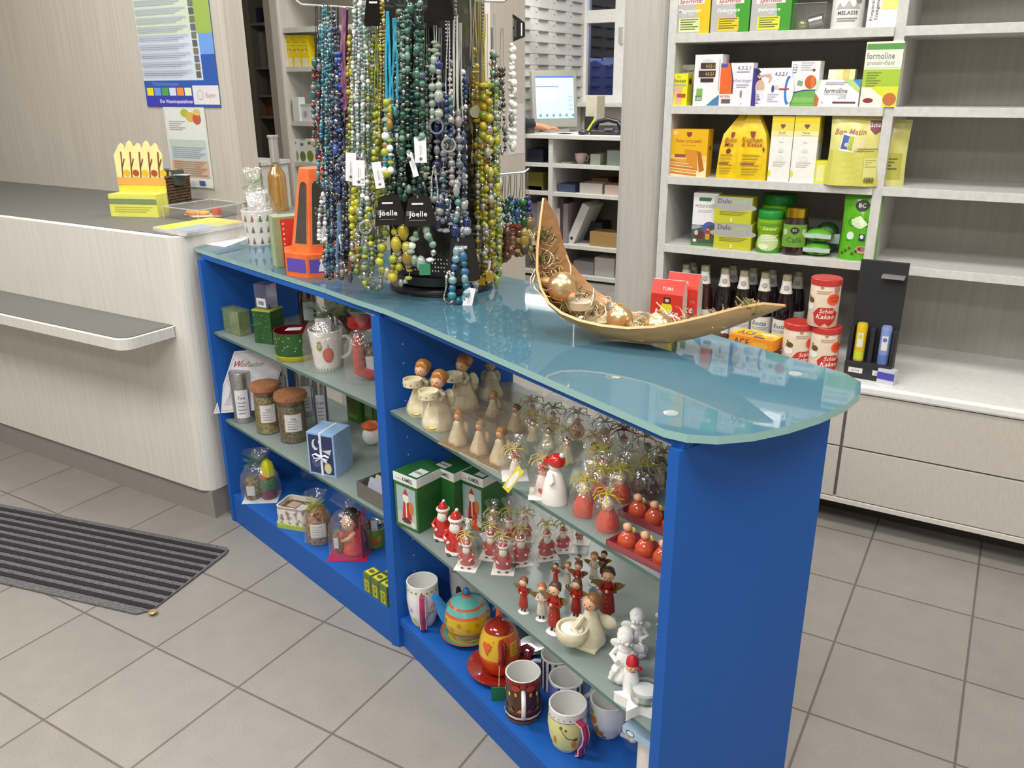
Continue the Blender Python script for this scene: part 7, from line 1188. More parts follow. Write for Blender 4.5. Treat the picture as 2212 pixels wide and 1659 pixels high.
for i, (u, vb, vt, w_, lb) in enumerate(((722, 925, 832, .055, 'green window box of dried herbs behind the blue gift box'), (757, 930, 848, .05, 'green window box with pale packets behind the blue gift box'))):
    P, h = at(u, vb, vt, L2); t = thing('herb_box', lb, 'box', P + Vector((.02, .09, 0)), aA + .1, 'green herb boxes'); m = MB(); m.box(-w_ / 2, -.02, 0, w_ / 2, .02, h, C(['#3c6a24', '#2f5a2a'][i])); m.on(front(.04)); m.rect(-w_ * .4, h * .1, w_ * .4, h * .85, C('#5f8a30')); m.off().build('box', t); MB().box(-w_ * .3, -.0225, h * .2, w_ * .3, -.02, h * .7, [TEA, C('#8a9a78')][i]).build('window', t)
P, h = at(727, 1033, 938, L2); t = thing('gift_box', 'light blue gift box tied with a white ribbon on the lower shelf', 'gift box', P + Matrix.Rotation(aA + .55, 3, 'Z') @ Vector((-.045, .035, 0)), aA + .55 - .0); LB = noise_mix('light_blue_card', '#86a8d0', '#93b3d8', (40, 40, 40), .45, 2)
w_, d_ = .086, .082; hg = V(672, 898, Z(676, 985, L2)) - L2; hg = min(max(hg, .08), .13)
t.location = P + Matrix.Rotation(t.rotation_euler.z - .12, 3, 'Z') @ Vector((-w_ / 2, d_ / 2, 0)); t.rotation_euler.z -= .12
m = MB(); m.box(-w_ / 2, -d_ / 2, 0, w_ / 2, d_ / 2, hg, LB); m.on(front(d_)); m.art(w_, hg, [('r', .06, .05, .94, .95, '#2a3258'), ('e', .3, .72, .12, .13, '#c8ccd8'), ('e', .36, .75, .1, .1, '#2a3258'), ('e', .48, .8, .05, .05, '#d8dce8'), ('e', .72, .2, .13, .13, '#c8c490'), ('p', [(.55, .6), (.9, .66), (.82, .52)], '#c4cad8'), ('e', .3, .3, .16, .12, '#4a5480'), ('e', .62, .38, .1, .06, '#8a94b8')]); m.off().build('box', t, .0006)
RB = C('#d6dcec', .4); m = MB(); m.box(-.0035, -d_ / 2 - .001, 0, .0035, -d_ / 2, hg, RB); m.box(-.0035, -d_ / 2 - .001, hg, .0035, d_ / 2, hg + .001, RB)
for sx in (-1, 1): m.tube([(0, -d_ / 2 - .002, hg * .45), (sx * .014, -d_ / 2 - .006, hg * .52), (sx * .026, -d_ / 2 - .004, hg * .48), (sx * .02, -d_ / 2 - .004, hg * .4), (0, -d_ / 2 - .002, hg * .44)], .0028, RB, 6, flat=.5); m.tube([(0, -d_ / 2 - .002, hg * .44), (sx * .018, -d_ / 2 - .003, hg * .34)], .0026, RB, 6, flat=.4)
m.build('ribbon', t)
P = Z(803, 960, L2); t = thing('duck_figure', 'white figure with an orange top beside the divider panel', 'figurine', P, 0); MB().ball((0, 0, .03), .026, WC(), 1, 1, 1.15, 16, 12).build('body', t); MB().lathe([(.022, .052), (.026, .06), (.018, .07), (.01, .074)], C('#e0682a'), seg=14, wob=.12).build('orange_top', t)
t = thing('tea_bag_tray', 'dark metal tray of yellow tea bag sachets at the shelf edge', 'tray', (*fa(.835, .125), L2), aA + .02); w_, d_, h_ = .15, .2, .045; MT_ = C('#8a8782', .35, .6)
m = MB(); m.box(-w_ / 2, -d_ / 2, 0, w_ / 2, d_ / 2, .002, MT_)
for a in ((-w_ / 2, -d_ / 2, w_ / 2, -d_ / 2 + .0015), (-w_ / 2, d_ / 2 - .0015, w_ / 2, d_ / 2), (-w_ / 2, -d_ / 2, -w_ / 2 + .0015, d_ / 2), (w_ / 2 - .0015, -d_ / 2, w_ / 2, d_ / 2)): m.box(a[0], a[1], .002, a[2], a[3], h_, MT_)
m.box(-w_ / 2, .018, .002, w_ / 2, .0195, h_, MT_); m.build('tray', t)
for i in range(10):
    y0 = -d_ / 2 + .012 + i * .0185; c_ = ['#a8a8b8', '#b8b0a0', '#98a088', '#c88a50'][i % 4] if i < 5 else ['#d8b030', '#c8a028', '#dcb838'][i % 3]
    solo(MB().add([(-.06, y0, .003), (.06, y0, .003), (.06, y0 + .02, .05), (-.06, y0 + .02, .05), (-.06, y0 + .004, .003), (.06, y0 + .004, .003), (.06, y0 + .024, .05), (-.06, y0 + .024, .05)], [(0, 1, 2, 3), (7, 6, 5, 4), (0, 3, 7, 4), (1, 5, 6, 2), (3, 2, 6, 7), (0, 4, 5, 1)], C(c_, .4)), 'tea_sachet', 'tea bag sachet in the metal tray, %s from the front' % ['first', 'second', 'third', 'fourth', 'fifth', 'sixth', 'seventh', 'eighth', 'ninth', 'tenth'][i], 'packet', t.location, t.rotation_euler.z, 'tea sachets in the metal tray')
# ------------------------------------------------------------------ far bay, base board
P, h = at(560, 1078, 965, B2); t = thing('gnome_gift_bag', 'cellophane bag with a yellow hatted gnome and a jar on white card', 'gift bag', P + Vector((0, .012, 0)), face(P, -.25)); t.scale = (1.12, 1.12, 1.22); cardbase(t, .1, .075, '#d0d2d4')
m = MB(); m.lathe([(.021, .002), (.024, .01), (.024, .03)], C('#7a2a22'), (.022, 0, 0), 16); m.build('trousers', t); MB().lathe([(.025, .03), (.024, .05), (.018, .058)], C('#24602c'), (.022, 0, 0), 16).build('green_coat', t); m = MB(); m.ball((.016, -.005, .064), .016, C('#b8504a')); m.build('head', t); MB().lathe([(.02, .066), (.021, .078), (.016, .1), (.006, .112), (0, .113)], C('#dcd820', .3), (.024, .0, 0), 16, wob=.04).build('yellow_hat', t)
m = MB(); m.lathe([(0, .002), (.02, .002), (.021, .05), (.014, .062)], TEA, (-.024, 0, 0), 16); m.fn = lambda x, y, n: (-.024 + (.0215 + n) * sin(x / .0215), -(.0215 + n) * cos(x / .0215), y); m.lay = .0004; m.rect(-.013, .016, .011, .044, C('#d2d2d8')); m.off().build('tea_jar', t); cello_bag(t, .105, .07, .135, .78, .4, bow='#5f8a62')
P, h = at(628, 1050, 970, B2); t = thing('boot_gift_bag', 'bag with red felt and a wooden spoon at the back of the base board', 'gift bag', P + Vector((.02, .1, 0)), face(P)); MB().ball((0, 0, .045), .03, POT, 1, .8, 1.4, 12, 8, .08).build('herbs', t); m = MB(); m.box(-.006, -.03, .02, .012, -.026, .1, RF); m.build('red_cloth', t); m = MB(); m.tube([(.04, -.04, .0), (.0, -.03, .115)], .0045, C('#c89a6a', .5), 8); m.build('wooden_spoon', t); cello_bag(t, .09, .07, .13, .78, .4)
P, h = at(668, 1055, 990, B2); t = thing('glass_jar', 'clear open glass jar with a note behind the white tin', 'jar', P + Vector((.03, .09, 0)), 0); MB().lathe([(0, 0), (.036, 0), (.04, .05), (.042, .085)], clear('jar_glass', '#f0f2ee', .1, .04, .03), seg=28, caps=False).build('glass', t); MB().ball((0, 0, .02), .03, POT, 1, 1, .6).build('petals', t); MB().box(-.015, -.02, .02, .02, -.018, .06, C('#d4d2d0')).build('note', t)
P = Z(628, 1140, B2); t = thing('lace_tin', 'white lace patterned square tin with tea on a lime green lid', 'tin', P + Vector((0, .035, 0)), aA + .5); t.scale = (1.15, 1.15, 1.25)
def rr2(w, d, r, n=5): return [(sx * (w / 2 - r) + r * cos(a), sy * (d / 2 - r) + r * sin(a)) for sx, sy, a0 in ((1, 1, 0), (-1, 1, pi / 2), (-1, -1, pi), (1, -1, 3 * pi / 2)) for a in [a0 + pi / 2 * i / n for i in range(n + 1)]]
LACE = noise_mix('lace_print_tin', '#8a8078', '#dcd6ce', (75, 75, 75), .35, 2, .38, .5); MB().prism(rr2(.096, .078, .014), 0, .012, C('#a8b84a', .35), smooth=False).build('lime_lid', t, .001)
m = MB(); a = rr2(.09, .072, .013); b = rr2(.083, .065, .012); n = len(a); m.add([(x, y, .012) for x, y in a] + [(x, y, .056) for x, y in a] + [(x, y, .056) for x, y in b] + [(x, y, .045) for x, y in b], [(i, (i + 1) % n, (i + 1) % n + n, i + n) for i in range(n)], LACE); m.add([(x, y, .05) for x, y in a] + [(x, y, .0565) for x, y in a] + [(x, y, .0565) for x, y in b] + [(x, y, .04) for x, y in b], [(i + k * n, (i + 1) % n + k * n, (i + 1) % n + n + k * n, i + n + k * n) for i in range(n) for k in range(3)], C('#ddd6d0', .3)); m.build('tin', t)
m = MB(); m.prism(b, .04, .044, TEA); m.prism([(-.03, -.005), (.0, -.01), (.004, .018), (-.026, .022)], .0445, .0455, C('#c8a89c')); m.prism([(.004, -.02), (.03, -.016), (.028, .014), (.006, .012)], .0445, .046, C('#d4d4d2')); m.build('contents', t)
P, h = at(683, 1172, 1068, B2); t = thing('potpourri_bag', 'cellophane bag of brown petals with a white label and lime bow', 'gift bag', P + Vector((0, .014, 0)), face(P)); t.scale = (1.12, 1.12, 1.3); MB().lathe([(0, .002), (.03, .002), (.032, .03), (.031, .065), (.022, .085), (0, .09)], POT, seg=20, wob=.04).build('petals', t); m = MB(); m.fn = wrap(.0335); m.lay = .0005; m.rect(-.022, .022, .02, .056, C('#d2d2d4')); [m.rect(-.018, .048 - .006 * i, .012 - .004 * (i % 2), .0495 - .006 * i, C('#9a9a9e')) for i in range(5)]; m.off().build('label', t); cello_bag(t, .072, .068, .12, .76, .42, bow='#b4c838')
P, h = at(748, 1200, 1078, B2); t = thing('doll_gift_bag', 'cellophane bag with a red dressed doll on a magenta card', 'gift bag', P + Vector((0, .018, 0)), face(P, -.25)); t.scale = (1.12, 1.12, 1.3); cardbase(t, .1, .085, '#b01c48'); MB().box(.034, -.03, .001, .037, .04, .1, C('#b01c48', .4)).build('card_back', t)
m = MB(); m.lathe([(.024, .002), (.027, .006), (.022, .035), (.016, .062)], C('#d84824', .35), (.01, 0, 0), 18); m.tube([(.026, 0, .058), (.034, -.004, .045), (.036, .0, .03)], .007, C('#d84824', .35), 8); m.build('dress', t); m = MB(); m.ball((.004, -.006, .078), .02, SKIN(), seg=14, rings=10); facedots(m, (.004, -.006, .078), .02); m.tube([(.018, -.012, .056), (.004, -.024, .046), (-.014, -.022, .042)], .0055, SKIN(), 8); m.build('head_and_arm', t); MB().ball((.01, .006, .084), .025, C('#17171c', .15, 0, .05, .5), 1, 1, 1.05, 16, 12, .02).build('black_hair', t); MB().ball((-.012, -.022, .054), .009, C('#c83820', .4), seg=8, rings=6, lump=.1).build('red_bouquet', t); MB().ball((-.028, .0, .03), .017, TEA, 1, 1, 1.7, 12, 8, .04).build('tea_pouch', t); MB().box(-.036, -.019, .02, -.024, -.0175, .045, C('#cfcfd2')).build('label', t); cello_bag(t, .1, .085, .135, .8, .4)
P, h = at(812, 1190, 1120, B2); t = thing('plant_pot', 'green painted pot with a silver bag inside beside the divider', 'pot', P + Vector((-.025, .03, 0)), face(P)); m = MB(); m.lathe([(.026, 0), (.03, .03), (.034, .062)], C('#7a9a2c', .3), seg=24, caps=False); m.lathe([(.034, .062), (.032, .062), (.031, .05), (0, .045)], C('#c8ccc4', .3), seg=24, caps=False); m.fn = wrap(lambda y: .0265 + .0075 * y / .062 + .0008); m.lay = .0004; m.ell(-.006, .022, .009, .014, C('#c8582c')); m.ell(.012, .034, .007, .01, C('#d88a3c')); m.ell(-.022, .04, .006, .008, C('#c8582c')); m.off().build('pot', t); MB().ball((0, 0, .062), .024, FOIL(), 1, 1, .9, 12, 8, .1).build('foil_bag', t); MB().box(-.01, -.024, .055, .008, -.022, .09, C('#d4d4da')).build('price_card', t)
BOXA = ['green and yellow mini carton at the left front of the small stack', 'green and yellow mini carton in the middle front of the small stack', 'green and yellow mini carton touching the divider', 'green and yellow mini carton second row of the small stack', 'green and yellow mini carton at the back of the small stack']
for i, (u, v) in enumerate(((.8, .026), (.837, .026), (.874, .026), (.837, .066), (.874, .066))):
    q = fa(u, v); carton('mini_carton', BOXA[i], 'box', (q.x, q.y, B2), .034, .036, .058, '#5a7038', [('r', .2, .08, .8, .7, '#b8b838'), ('e', .5, .38, .18, .24, '#6a6a28'), ('e', .5, .4, .1, .12, '#a8a838')], aA, 'mini cartons by the divider', [('r', .2, .08, .8, .7, '#b8b838')], [('r', .1, .12, .9, .88, '#c8c83a'), ('e', .5, .5, .28, .2, '#6a5a28')], [('r', .2, .08, .8, .7, '#b8b838'), ('e', .5, .38, .18, .24, '#6a6a28')])
# ------------------------------------------------------------------ door mat
q = [Z(305, 1150, 0), Z(502, 1188, 0), Z(340, 1340, 0)]
MATM = noise_mix('grey_mat_pile', '#4a484a', '#6f6d70', (260, 260, 260), .9, 2); RIB = noise_mix('black_mat_rib', '#17161a', '#232227', (200, 200, 200), .9, 2)
a, b = Vector((q[1].x, q[1].y)), Vector((q[0].x, q[0].y)); e1 = (b - a).normalized(); e2 = Vector((-e1.y, e1.x)); e2 = e2 if e2.y < 0 else -e2
mW = abs((Vector((q[2].x, q[2].y)) - a).dot(e2)); t = thing('door_mat', 'dark grey and black striped door mat on the tiles', 'mat', (a.x, a.y, 0), 0)
def mq(u0, w0, u1, w1): return [tuple(e1 * u + e2 * w_) for u, w_ in ((u0, w0), (u1, w0), (u1, w1), (u0, w1))]
pl = [tuple(e1 * u + e2 * w_) for u, w_ in ((.02, 0), (1.2, 0), (1.2, mW), (.04, mW), (.01, mW - .03), (0, .03), (.006, .01))]
MB().prism(pl[::-1], 0.0005, .006, MATM).build('pile', t)
m = MB()
for i in range(10): m.prism(mq(.012, .02 + (mW - .03) / 10 * i, 1.19, .02 + (mW - .03) / 10 * (i + .48))[::-1], .006, .0085, RIB)
m.build('ribs', t)
P = Z(330, 1322, .0088); m = MB(); m.lathe([(0, 0), (.012, 0), (.012, .002), (.009, .003), (0, .0032)], C('#b8a878', .35, .6), seg=16); solo(m, 'bottle_cap', 'small brass coloured cap lying on the door mat', 'cap', P)
# ------------------------------------------------------------------ left wall shelves
def lbox(lab, u0, u1, vt, vb, z, c, art=(), dy=.02, name='carton', h=None, d=.05): pkg(name, lab, 'box', u0, u1, vt, vb, YL + dy, z, d, c, art, group='small packages on the pale shelving', h=h)
ya = [('r', 0, .66, 1, .68, '#b8a020'), ('t', 'Salus', .5, .75, .12, '#b89a18', .7), ('r', .1, 0, .9, .28, '#e4d8b8'), ('t', 'KRAEUTER', .5, .5, .07, '#a08a18', .8), ('e', .5, .48, .1, .06, '#d8c8c0')]
for i, (u0, u1, lb) in enumerate(((618, 635, 'left yellow packet on the pale shelving'), (635, 652, 'middle yellow packet on the pale shelving'), (652, 669, 'right yellow packet on the pale shelving'))): lbox(lb, u0, u1 - .6, 76, 139, LS[2], '#e2cc14', ya)
lbox('white and green carton on the third pale shelf', 624, 638, 213, 258, LS[1], '#8fb8a0', [('r', .2, .1, .8, .5, '#c8d060')]); lbox('narrow white carton on the third pale shelf', 634, 648, 210, 259, LS[1], '#dfe4e2', (), .0); lbox('wide white carton with a grey sketch on the third pale shelf', 648, 690, 225, 260, LS[1], '#dcd8dc', [('r', 0, .85, 1, 1, '#a8c8b0'), ('e', .3, .4, .1, .2, '#b0a8b8')], .01)
lbox('bright green carton standing at the back of the lowest pale shelf', 630, 648, 286, 330, LS[0], '#1f9a3a', (), .12, h=.12)
for i, (u0, u1, c_) in enumerate(((632, 648, '#8a9078'), (648, 663, '#6a7a38'), (663, 680, '#7a8a30'), (680, 700, '#b03048'))): lbox('white carton with a %s picture on the lowest pale shelf' % ['grey herb', 'green leaf', 'moss', 'red berry'][i], u0, u1, 300 + 4 * (i % 2), 351, LS[0], '#dfe6e0', [('e', .5, .25, .4, .25, c_), ('r', .3, .75, .7, .88, '#5a6a60')])
lbox('grey green carton at the back of the lowest pale shelf', 655, 685, 283, 320, LS[0], '#7a8880', (), .14, h=.115)
# dim storage shelves seen through the gap; box colours hold part of the shade
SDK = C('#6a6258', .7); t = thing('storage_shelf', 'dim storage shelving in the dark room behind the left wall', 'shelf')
ys = 4.2; P0 = Y(490, 150, ys).x; P1 = Y(600, 150, ys).x; P0 -= .6; P1 = min(P1 + .3, -2.3); xm = Y(533, 100, ys).x
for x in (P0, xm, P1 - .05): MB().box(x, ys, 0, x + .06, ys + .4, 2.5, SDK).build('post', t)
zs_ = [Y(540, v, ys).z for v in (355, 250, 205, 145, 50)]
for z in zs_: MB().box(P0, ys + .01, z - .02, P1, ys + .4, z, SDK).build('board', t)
k = 0
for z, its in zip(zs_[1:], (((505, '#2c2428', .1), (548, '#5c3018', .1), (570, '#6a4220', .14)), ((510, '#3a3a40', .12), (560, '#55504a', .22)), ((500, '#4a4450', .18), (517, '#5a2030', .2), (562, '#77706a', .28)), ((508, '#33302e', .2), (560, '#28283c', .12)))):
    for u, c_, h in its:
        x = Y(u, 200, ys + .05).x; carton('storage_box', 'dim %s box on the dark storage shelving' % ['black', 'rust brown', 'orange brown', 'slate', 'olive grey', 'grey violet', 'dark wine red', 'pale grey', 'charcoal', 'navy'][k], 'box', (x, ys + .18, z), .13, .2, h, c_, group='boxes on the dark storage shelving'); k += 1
t = thing('side_table', 'pale low table top behind the wall end and the gift mug', 'table', (Y(540, 352, 2.0).x, 2.05, 0)); MB().box(-.13, -.1, .985, .13, .1, 1.005, SHELFW).build('tabletop', t, .002)
for sx in (-1, 1): MB().box(sx * .11 - .01, -.09, 0, sx * .11 + .01, .09, .985, SHELFW).build('side_panel', t)
# ------------------------------------------------------------------ back office
YO = 4.3; OZ = Y(1240, 292, YO).z; xL, xR = -1.5, Y(1352, 300, YO).x + .25
t = thing('office_desk', 'grey white office desk with open shelves below it', 'desk'); MB().box(xL, YO, OZ - .03, xR, YO + .62, OZ, SHELFW).build('desktop', t, .003)
xs = [xL + .02, Y(1181, 420, YO).x, Y(1338, 420, YO).x]; shz = [Y(1260, v, YO + .02).z for v in (357, 420, 533, 597)]
for x in xs: MB().box(x, YO + .02, 0, x + .035, YO + .5, OZ - .03, SHELFW).build('side_panel', t)
MB().box(xs[0], YO + .5, 0, xs[2], YO + .52, OZ - .03, C('#857e74', .6)).build('back_panel', t)
for z in shz: MB().box(xs[0], YO + .025, z - .025, xs[2], YO + .5, z, SHELFW).build('shelf_board', t)
def obox(lab, u0, u1, vt, z, c, dy=.08, d=.16, name='paper_stack', cat='papers', art=()): return pkg(name, lab, cat, u0, u1, vt, 500, YO + dy, z, d, c, art, group='office shelf contents', h=max(.01, Y((u0 + u1) / 2, vt, YO + dy).z - z))
for lb, u0, u1, vt, zi, c_, nm, ct in (('dark letter tray with white label on the top left office shelf', 1139, 1172, 322, 0, '#26263a', 'letter_tray', 'tray'), ('olive box on the second left office shelf', 1139, 1172, 372, 1, '#6a6428', 'storage_box', 'box'), ('grey paper pile on the left of the second office shelf', 1139, 1170, 402, 1, '#9a968e', 'paper_stack', 'papers'), ('row of grey files on the left of the third office shelf', 1142, 1160, 440, 2, '#8a8488', 'ring_binder', 'binder'), ('mauve file on the left of the third office shelf', 1160, 1170, 436, 2, '#a098a0', 'ring_binder', 'binder'),
    ('white box with green top on the top office shelf', 1271, 1292, 333, 0, '#a8b0a0', 'storage_box', 'box'), ('glass block on the top office shelf beside the column', 1306, 1332, 325, 0, '#8a9890', 'storage_box', 'box'), ('flat note pad on the top office shelf', 1210, 1232, 353, 0, '#a8a4a0', 'paper_stack', 'papers'), ('blue paper pile on the second office shelf', 1204, 1240, 398, 1, '#3c4a68', 'paper_stack', 'papers'), ('white paper pile on the second office shelf', 1250, 1298, 396, 1, '#b8b4ae', 'paper_stack', 'papers'), ('yellow topped box on the second office shelf', 1275, 1310, 385, 1, '#8a5a28', 'storage_box', 'box'), ('white and red box on the second office shelf', 1303, 1338, 400, 1, '#c0a8a0', 'storage_box', 'box'),
    ('white upright binder on the third office shelf', 1192, 1209, 450, 2, '#c8c8c4', 'ring_binder', 'binder'), ('dark upright binder on the third office shelf', 1209, 1216, 428, 2, '#4a4048', 'ring_binder', 'binder'), ('grey upright binder on the third office shelf', 1216, 1226, 440, 2, '#8c8084', 'ring_binder', 'binder'), ('tan open cardboard box on the third office shelf', 1274, 1336, 503, 2, '#a0804c', 'storage_box', 'box'), ('dark navy folder pile on the third office shelf', 1262, 1300, 480, 2, '#1f2030', 'paper_stack', 'papers'), ('white paper pile on the lowest office shelf', 1286, 1330, 558, 3, '#b4b0ac', 'paper_stack', 'papers'), ('striped paper pile on the lowest office shelf', 1240, 1284, 565, 3, '#8a8688', 'paper_stack', 'papers')):
    obox(lb, u0, u1, vt, shz[zi], c_, .08 if 'navy' not in lb and 'yellow topped' not in lb else .26, .16, nm, ct)
P = Y(1247, 500, YO + .15); t = thing('ring_binder', 'white ring binder leaning to the right on the third office shelf', 'binder', (Y(1222, 515, YO + .1).x, YO + .12, shz[2] + .004), 0, 'office shelf contents'); m = MB(); m.M = Matrix.Rotation(.42, 4, 'Y'); m.box(0, -.02, .0, .06, .22, .32, C('#c9c8c4')); m.on(Matrix.Rotation(.42, 4, 'Y') @ front(.04)); m.ell(.03, .05, .012, .012, C('#3a3a3c')); m.off().build('cover', t)
P = Y(1252, 350, YO + .12); t = thing('cup', 'pale pink cup on the top office shelf', 'cup', (P.x, YO + .14, shz[0])); MB().lathe([(.025, 0), (.04, .03), (.044, .07), (.041, .07), (.035, .03), (0, .01)], C('#c8b4b0', .3), seg=20, caps=False).build('cup', t); MB().tube([(.04, 0, .06), (.06, 0, .05), (.05, 0, .02), (.036, 0, .02)], .005, C('#c8b4b0'), 6).build('handle', t)
# monitor
P = Y(1196, 276, YO + .28); t = thing('computer_monitor', 'grey computer monitor with a lit bluish screen on the office desk', 'monitor', (P.x, YO + .3, OZ), face(P, .32)); MW_ = 88 / ppm((P.x, YO + .28, 1.2)); MH = 118 / ppm((P.x, YO + .28, 1.2)); GY = C('#9a9a92', .4)
TM = Matrix.Translation((0, 0, .03)) @ Matrix.Rotation(-.14, 4, 'X'); m = MB(); m.M = TM; w2 = MW_ / 2 * 1.16; m.box(-w2, -.02, 0, w2, .03, MH, GY); m.build('housing', t, .006); m = MB(); m.box(-.09, -.06, 0, .09, .1, .02, GY); m.box(-.03, .02, .02, .03, .05, .12, GY); m.build('foot', t)
m = MB(); m.M = TM @ Matrix(((1, 0, 0, 0), (0, 0, -1, -.0205), (0, 1, 0, 0), (0, 0, 0, 1))); m.lay = .0006; y0, y1 = MH * .16, MH * .9; x_ = w2 * .84; E_ = lambda c: C(c, .3, 0, 0, 0, .45); m.rect(-x_, y0, x_, y1, E_('#b4d2ec')); m.rect(-x_, y1 - .012, x_, y1, E_('#4a68c0')); m.rect(-x_ * .98, y1 - .075, x_ * .2, y1 - .07, E_('#5a7ab0')); m.rect(-x_ * .98, y1 - .17, x_ * .1, y1 - .08, E_('#c8d4ee')); [m.rect(-x_ * .85 + .05 * i, y0 + .012, -x_ * .85 + .05 * i + .018, y0 + .03, E_('#5a9088')) for i in range(6)]; [m.rect(x_ * .7, y0 + .06 + .03 * i, x_ * .95, y0 + .065 + .03 * i, E_('#88a8c8')) for i in range(4)]; m.off().build('screen', t)
P = Y(1275, 225, YO + .35); t = thing('card_terminal', 'beige card reader box behind the monitor on the desk', 'device', (P.x, YO + .42, OZ), -.2); MB().box(-.05, -.04, 0, .05, .06, Y(1275, 207, YO + .4).z - OZ, C('#b8b4a0', .5)).build('housing', t, .004); MB().box(-.03, -.075, 0, .03, -.045, .11, C('#2a2624')).build('dark_stand', t)
P = Y(1308, 275, YO + .12); t = thing('telephone', 'black desk telephone with a curved handset on the office desk', 'telephone', (P.x, YO + .16, OZ), .1); BKB = C('#1f1f24', .35); m = MB(); m.add([(-.11, -.08, 0), (.11, -.08, 0), (.11, .08, 0), (-.11, .08, 0), (-.1, -.07, .03), (.1, -.07, .03), (.1, .07, .06), (-.1, .07, .06)], [(3, 2, 1, 0), (4, 5, 6, 7), (0, 1, 5, 4), (1, 2, 6, 5), (2, 3, 7, 6), (3, 0, 4, 7)], BKB); m.build('base', t, .004); m = MB(); m.tube([(-.1, 0, .05), (-.07, 0, .085), (0, 0, .1), (.07, 0, .085), (.1, 0, .05)], .018, BKB, 10, r2=[.024, .016, .015, .016, .024]); m.build('handset', t); MB().box(.0, -.078, .032, .06, -.03, .045, C('#6a6a74')).build('keypad', t)
P = Y(1262, 272, YO + .1); t = thing('computer_mouse', 'dark rounded mouse in front of the telephone', 'mouse', (P.x + .02, YO + .05, OZ), .3); MB().ball((0, 0, .016), .03, C('#3a3a42', .3), 1.3, .9, .7, 14, 10).build('shell', t)
P = Y(1272, 262, YO + .2); solo(MB().tube([(0, 0, .004), (.05, .04, .10)], .008, C('#c4d81c', .4), 8), 'highlighter_pen', 'lime green marker pen leaning beside the telephone', 'pen', (P.x - .02, YO + .2, OZ))
for u, v, lb in ((1240, 286, 'white paper sheet lying under the telephone on the desk'), (1200, 282, 'white paper pad lying before the monitor on the desk')): P = Y(u, v, YO + .08); m = MB(); m.box(-.12, -.05, 0, .12, .07, .003, C('#d0cecb')); solo(m, 'paper_sheet', lb, 'paper', (P.x, YO + .08, OZ + .0005), .06)
P = Y(1142, 282, YO + .05); solo(MB().lathe([(.04, 0), (.042, .1), (.038, .1), (.036, .01), (0, .01)], C('#55564f', .5), seg=20, caps=False), 'pen_cup', 'dark grey cup at the left end of the visible desk', 'cup', (P.x - .01, YO + .07, OZ))
# drawers
t = thing('drawer_cabinet', 'tall white pharmacy drawer cabinet with dark handles in the office', 'cabinet'); dx = -1.55; DW = C('#eceae6', .4); zt_ = 2.05
MB().box(-2.1, 4.42 + .02, OZ - .01 if False else 0, dx, 5.57, zt_, C('#dedcd8', .5)).build('carcass', t); MB().box(-2.1, 4.42, zt_, dx + .03, 5.58, zt_ + .07, DW).build('cornice', t)
for c_ in range(4):
    y0 = 4.45 + c_ * .28
    for r in range(11):
        z0 = 1.18 + r * .079; m = MB(); m.box(dx, y0, z0, dx + .015, y0 + .277, z0 + .076, DW); d = m.build('drawer_front', t); m = MB(); m.box(dx + .015, y0 + .06, z0 + .066, dx + .028, y0 + .2, z0 + .078, C('#77756e', .4)); m.build('handle', d); m = MB(); m.box(dx + .0151, y0 + .02, z0 + .04, dx + .0155, y0 + .05, z0 + .048, C('#b0aeaa')); m.build('label', d)
# person at the desk, only the hand shows past the shelving
hp_ = Y(1182, 266, YO + .13)
pr = thing('person', 'person in a dark sleeve typing at the office desk, mostly hidden by shelving', 'person', (hp_.x - .42, YO - .28, 0), -.25)
def skinned(name, pts, edges, mat, parent, sub=2):
    me = bpy.data.meshes.new(name); me.from_pydata([p[:3] for p in pts], edges, []); o = bpy.data.objects.new(name, me); COL.objects.link(o); o.parent = parent; me.materials.append(mat)
    s_ = o.modifiers.new('skin', 'SKIN'); L_ = me.skin_vertices[0].data if me.skin_vertices else None
    if L_ is None:
        a_ = me.attributes; bm_ = __import__('bmesh').new(); bm_.from_mesh(me); bm_.verts.layers.skin.verify(); bm_.to_mesh(me); bm_.free(); L_ = me.skin_vertices[0].data
    for v, p in zip(L_, pts): v.radius = (p[3], p[3])
    L_[0].use_root = True; s_.use_smooth_shade = True; u = o.modifiers.new('sub', 'SUBSURF'); u.levels = u.render_levels = sub; return o
inv = (Matrix.Translation(pr.location) @ Matrix.Rotation(-.25, 4, 'Z')).inverted(); H = inv @ Vector((hp_.x, YO + .13, OZ + .035)); wr_ = H + Vector((-.07, -.05, .012))
CL = C('#2c2e38', .8)
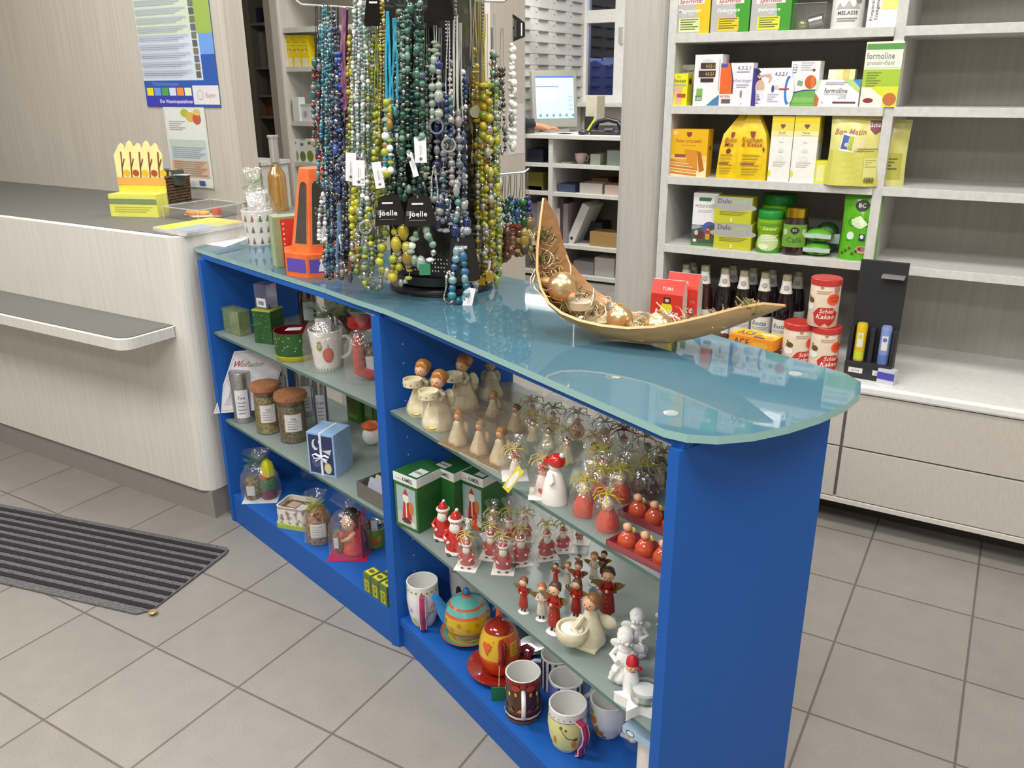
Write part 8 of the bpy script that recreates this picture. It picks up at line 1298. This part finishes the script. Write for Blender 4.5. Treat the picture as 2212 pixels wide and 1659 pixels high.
body = [(0, 0, .95, .15), (0, 0, 1.15, .14), (0, 0, 1.35, .15), (0, 0, 1.47, .07), (-.18, 0, 1.40, .06), (-.24, .02, 1.14, .05), (-.16, .22, 1.06, .04), (.18, 0, 1.40, .06), (.22, .06, 1.16, .05), (wr_.x, wr_.y, wr_.z + .01, .032), (-.1, 0, .9, .1), (-.1, .01, .5, .07), (-.1, 0, .1, .05), (.1, 0, .9, .1), (.1, .01, .5, .07), (.1, 0, .1, .05), (-.1, .1, .05, .04), (.1, .1, .05, .04)]
skinned('clothing', body, [(0, 1), (1, 2), (2, 3), (2, 4), (4, 5), (5, 6), (2, 7), (7, 8), (8, 9), (0, 10), (10, 11), (11, 12), (0, 13), (13, 14), (14, 15), (12, 16), (15, 17)], CL, pr)
m = MB(); m.ball((0, .02, 1.64), .1, SKIN(), .85, 1, 1.15, 18, 14); m.tube([(0, 0, 1.48), (0, .01, 1.56)], .05, SKIN(), 12); m.ball((0, .125, 1.62), .016, SKIN(), seg=8, rings=6)
for sx in (-1, 1): m.ball((sx * .086, .02, 1.63), .02, SKIN(), .5, 1, 1.3, 8, 6); m.ball((sx * .034, .105, 1.66), .011, C('#2c2018'), seg=8, rings=6)
m.tube([(-.025, .108, 1.58), (0, .115, 1.577), (.025, .108, 1.58)], .005, C('#a85a4c'), 6); m.build('head', pr); MB().ball((0, -.005, 1.68), .108, C('#3a2a20', .6), .9, 1, 1.1, 16, 12, .02).build('hair', pr)
hd = [(wr_.x - .02, wr_.y - .015, wr_.z + .006, .024), (wr_.x + .02, wr_.y + .014, wr_.z + .004, .024), (H.x, H.y, H.z, .026)]; ed = [(0, 1), (1, 2)]
dv_ = Vector((.8, .6, 0)); sd_ = Vector((-.6, .8, 0))
for i, (off, ln) in enumerate(((-.027, .06), (-.009, .07), (.009, .066), (.026, .052))):
    b = H + dv_ * .025 + sd_ * off; k = len(hd); hd += [(b.x, b.y, b.z, .0095), (*(b + dv_ * ln * .5 + Vector((0, 0, .004))), .0085), (*(b + dv_ * ln * .9 + Vector((0, 0, -.014))), .007)]; ed += [(2, k), (k, k + 1), (k + 1, k + 2)]
k = len(hd); b = H - sd_ * .03; hd += [(*b, .01), (*(b + dv_ * .03 - sd_ * .016 + Vector((0, 0, -.008))), .009)]; ed += [(1, k), (k, k + 1)]
skinned('hand', hd, ed, C('#c88660', .5), pr)
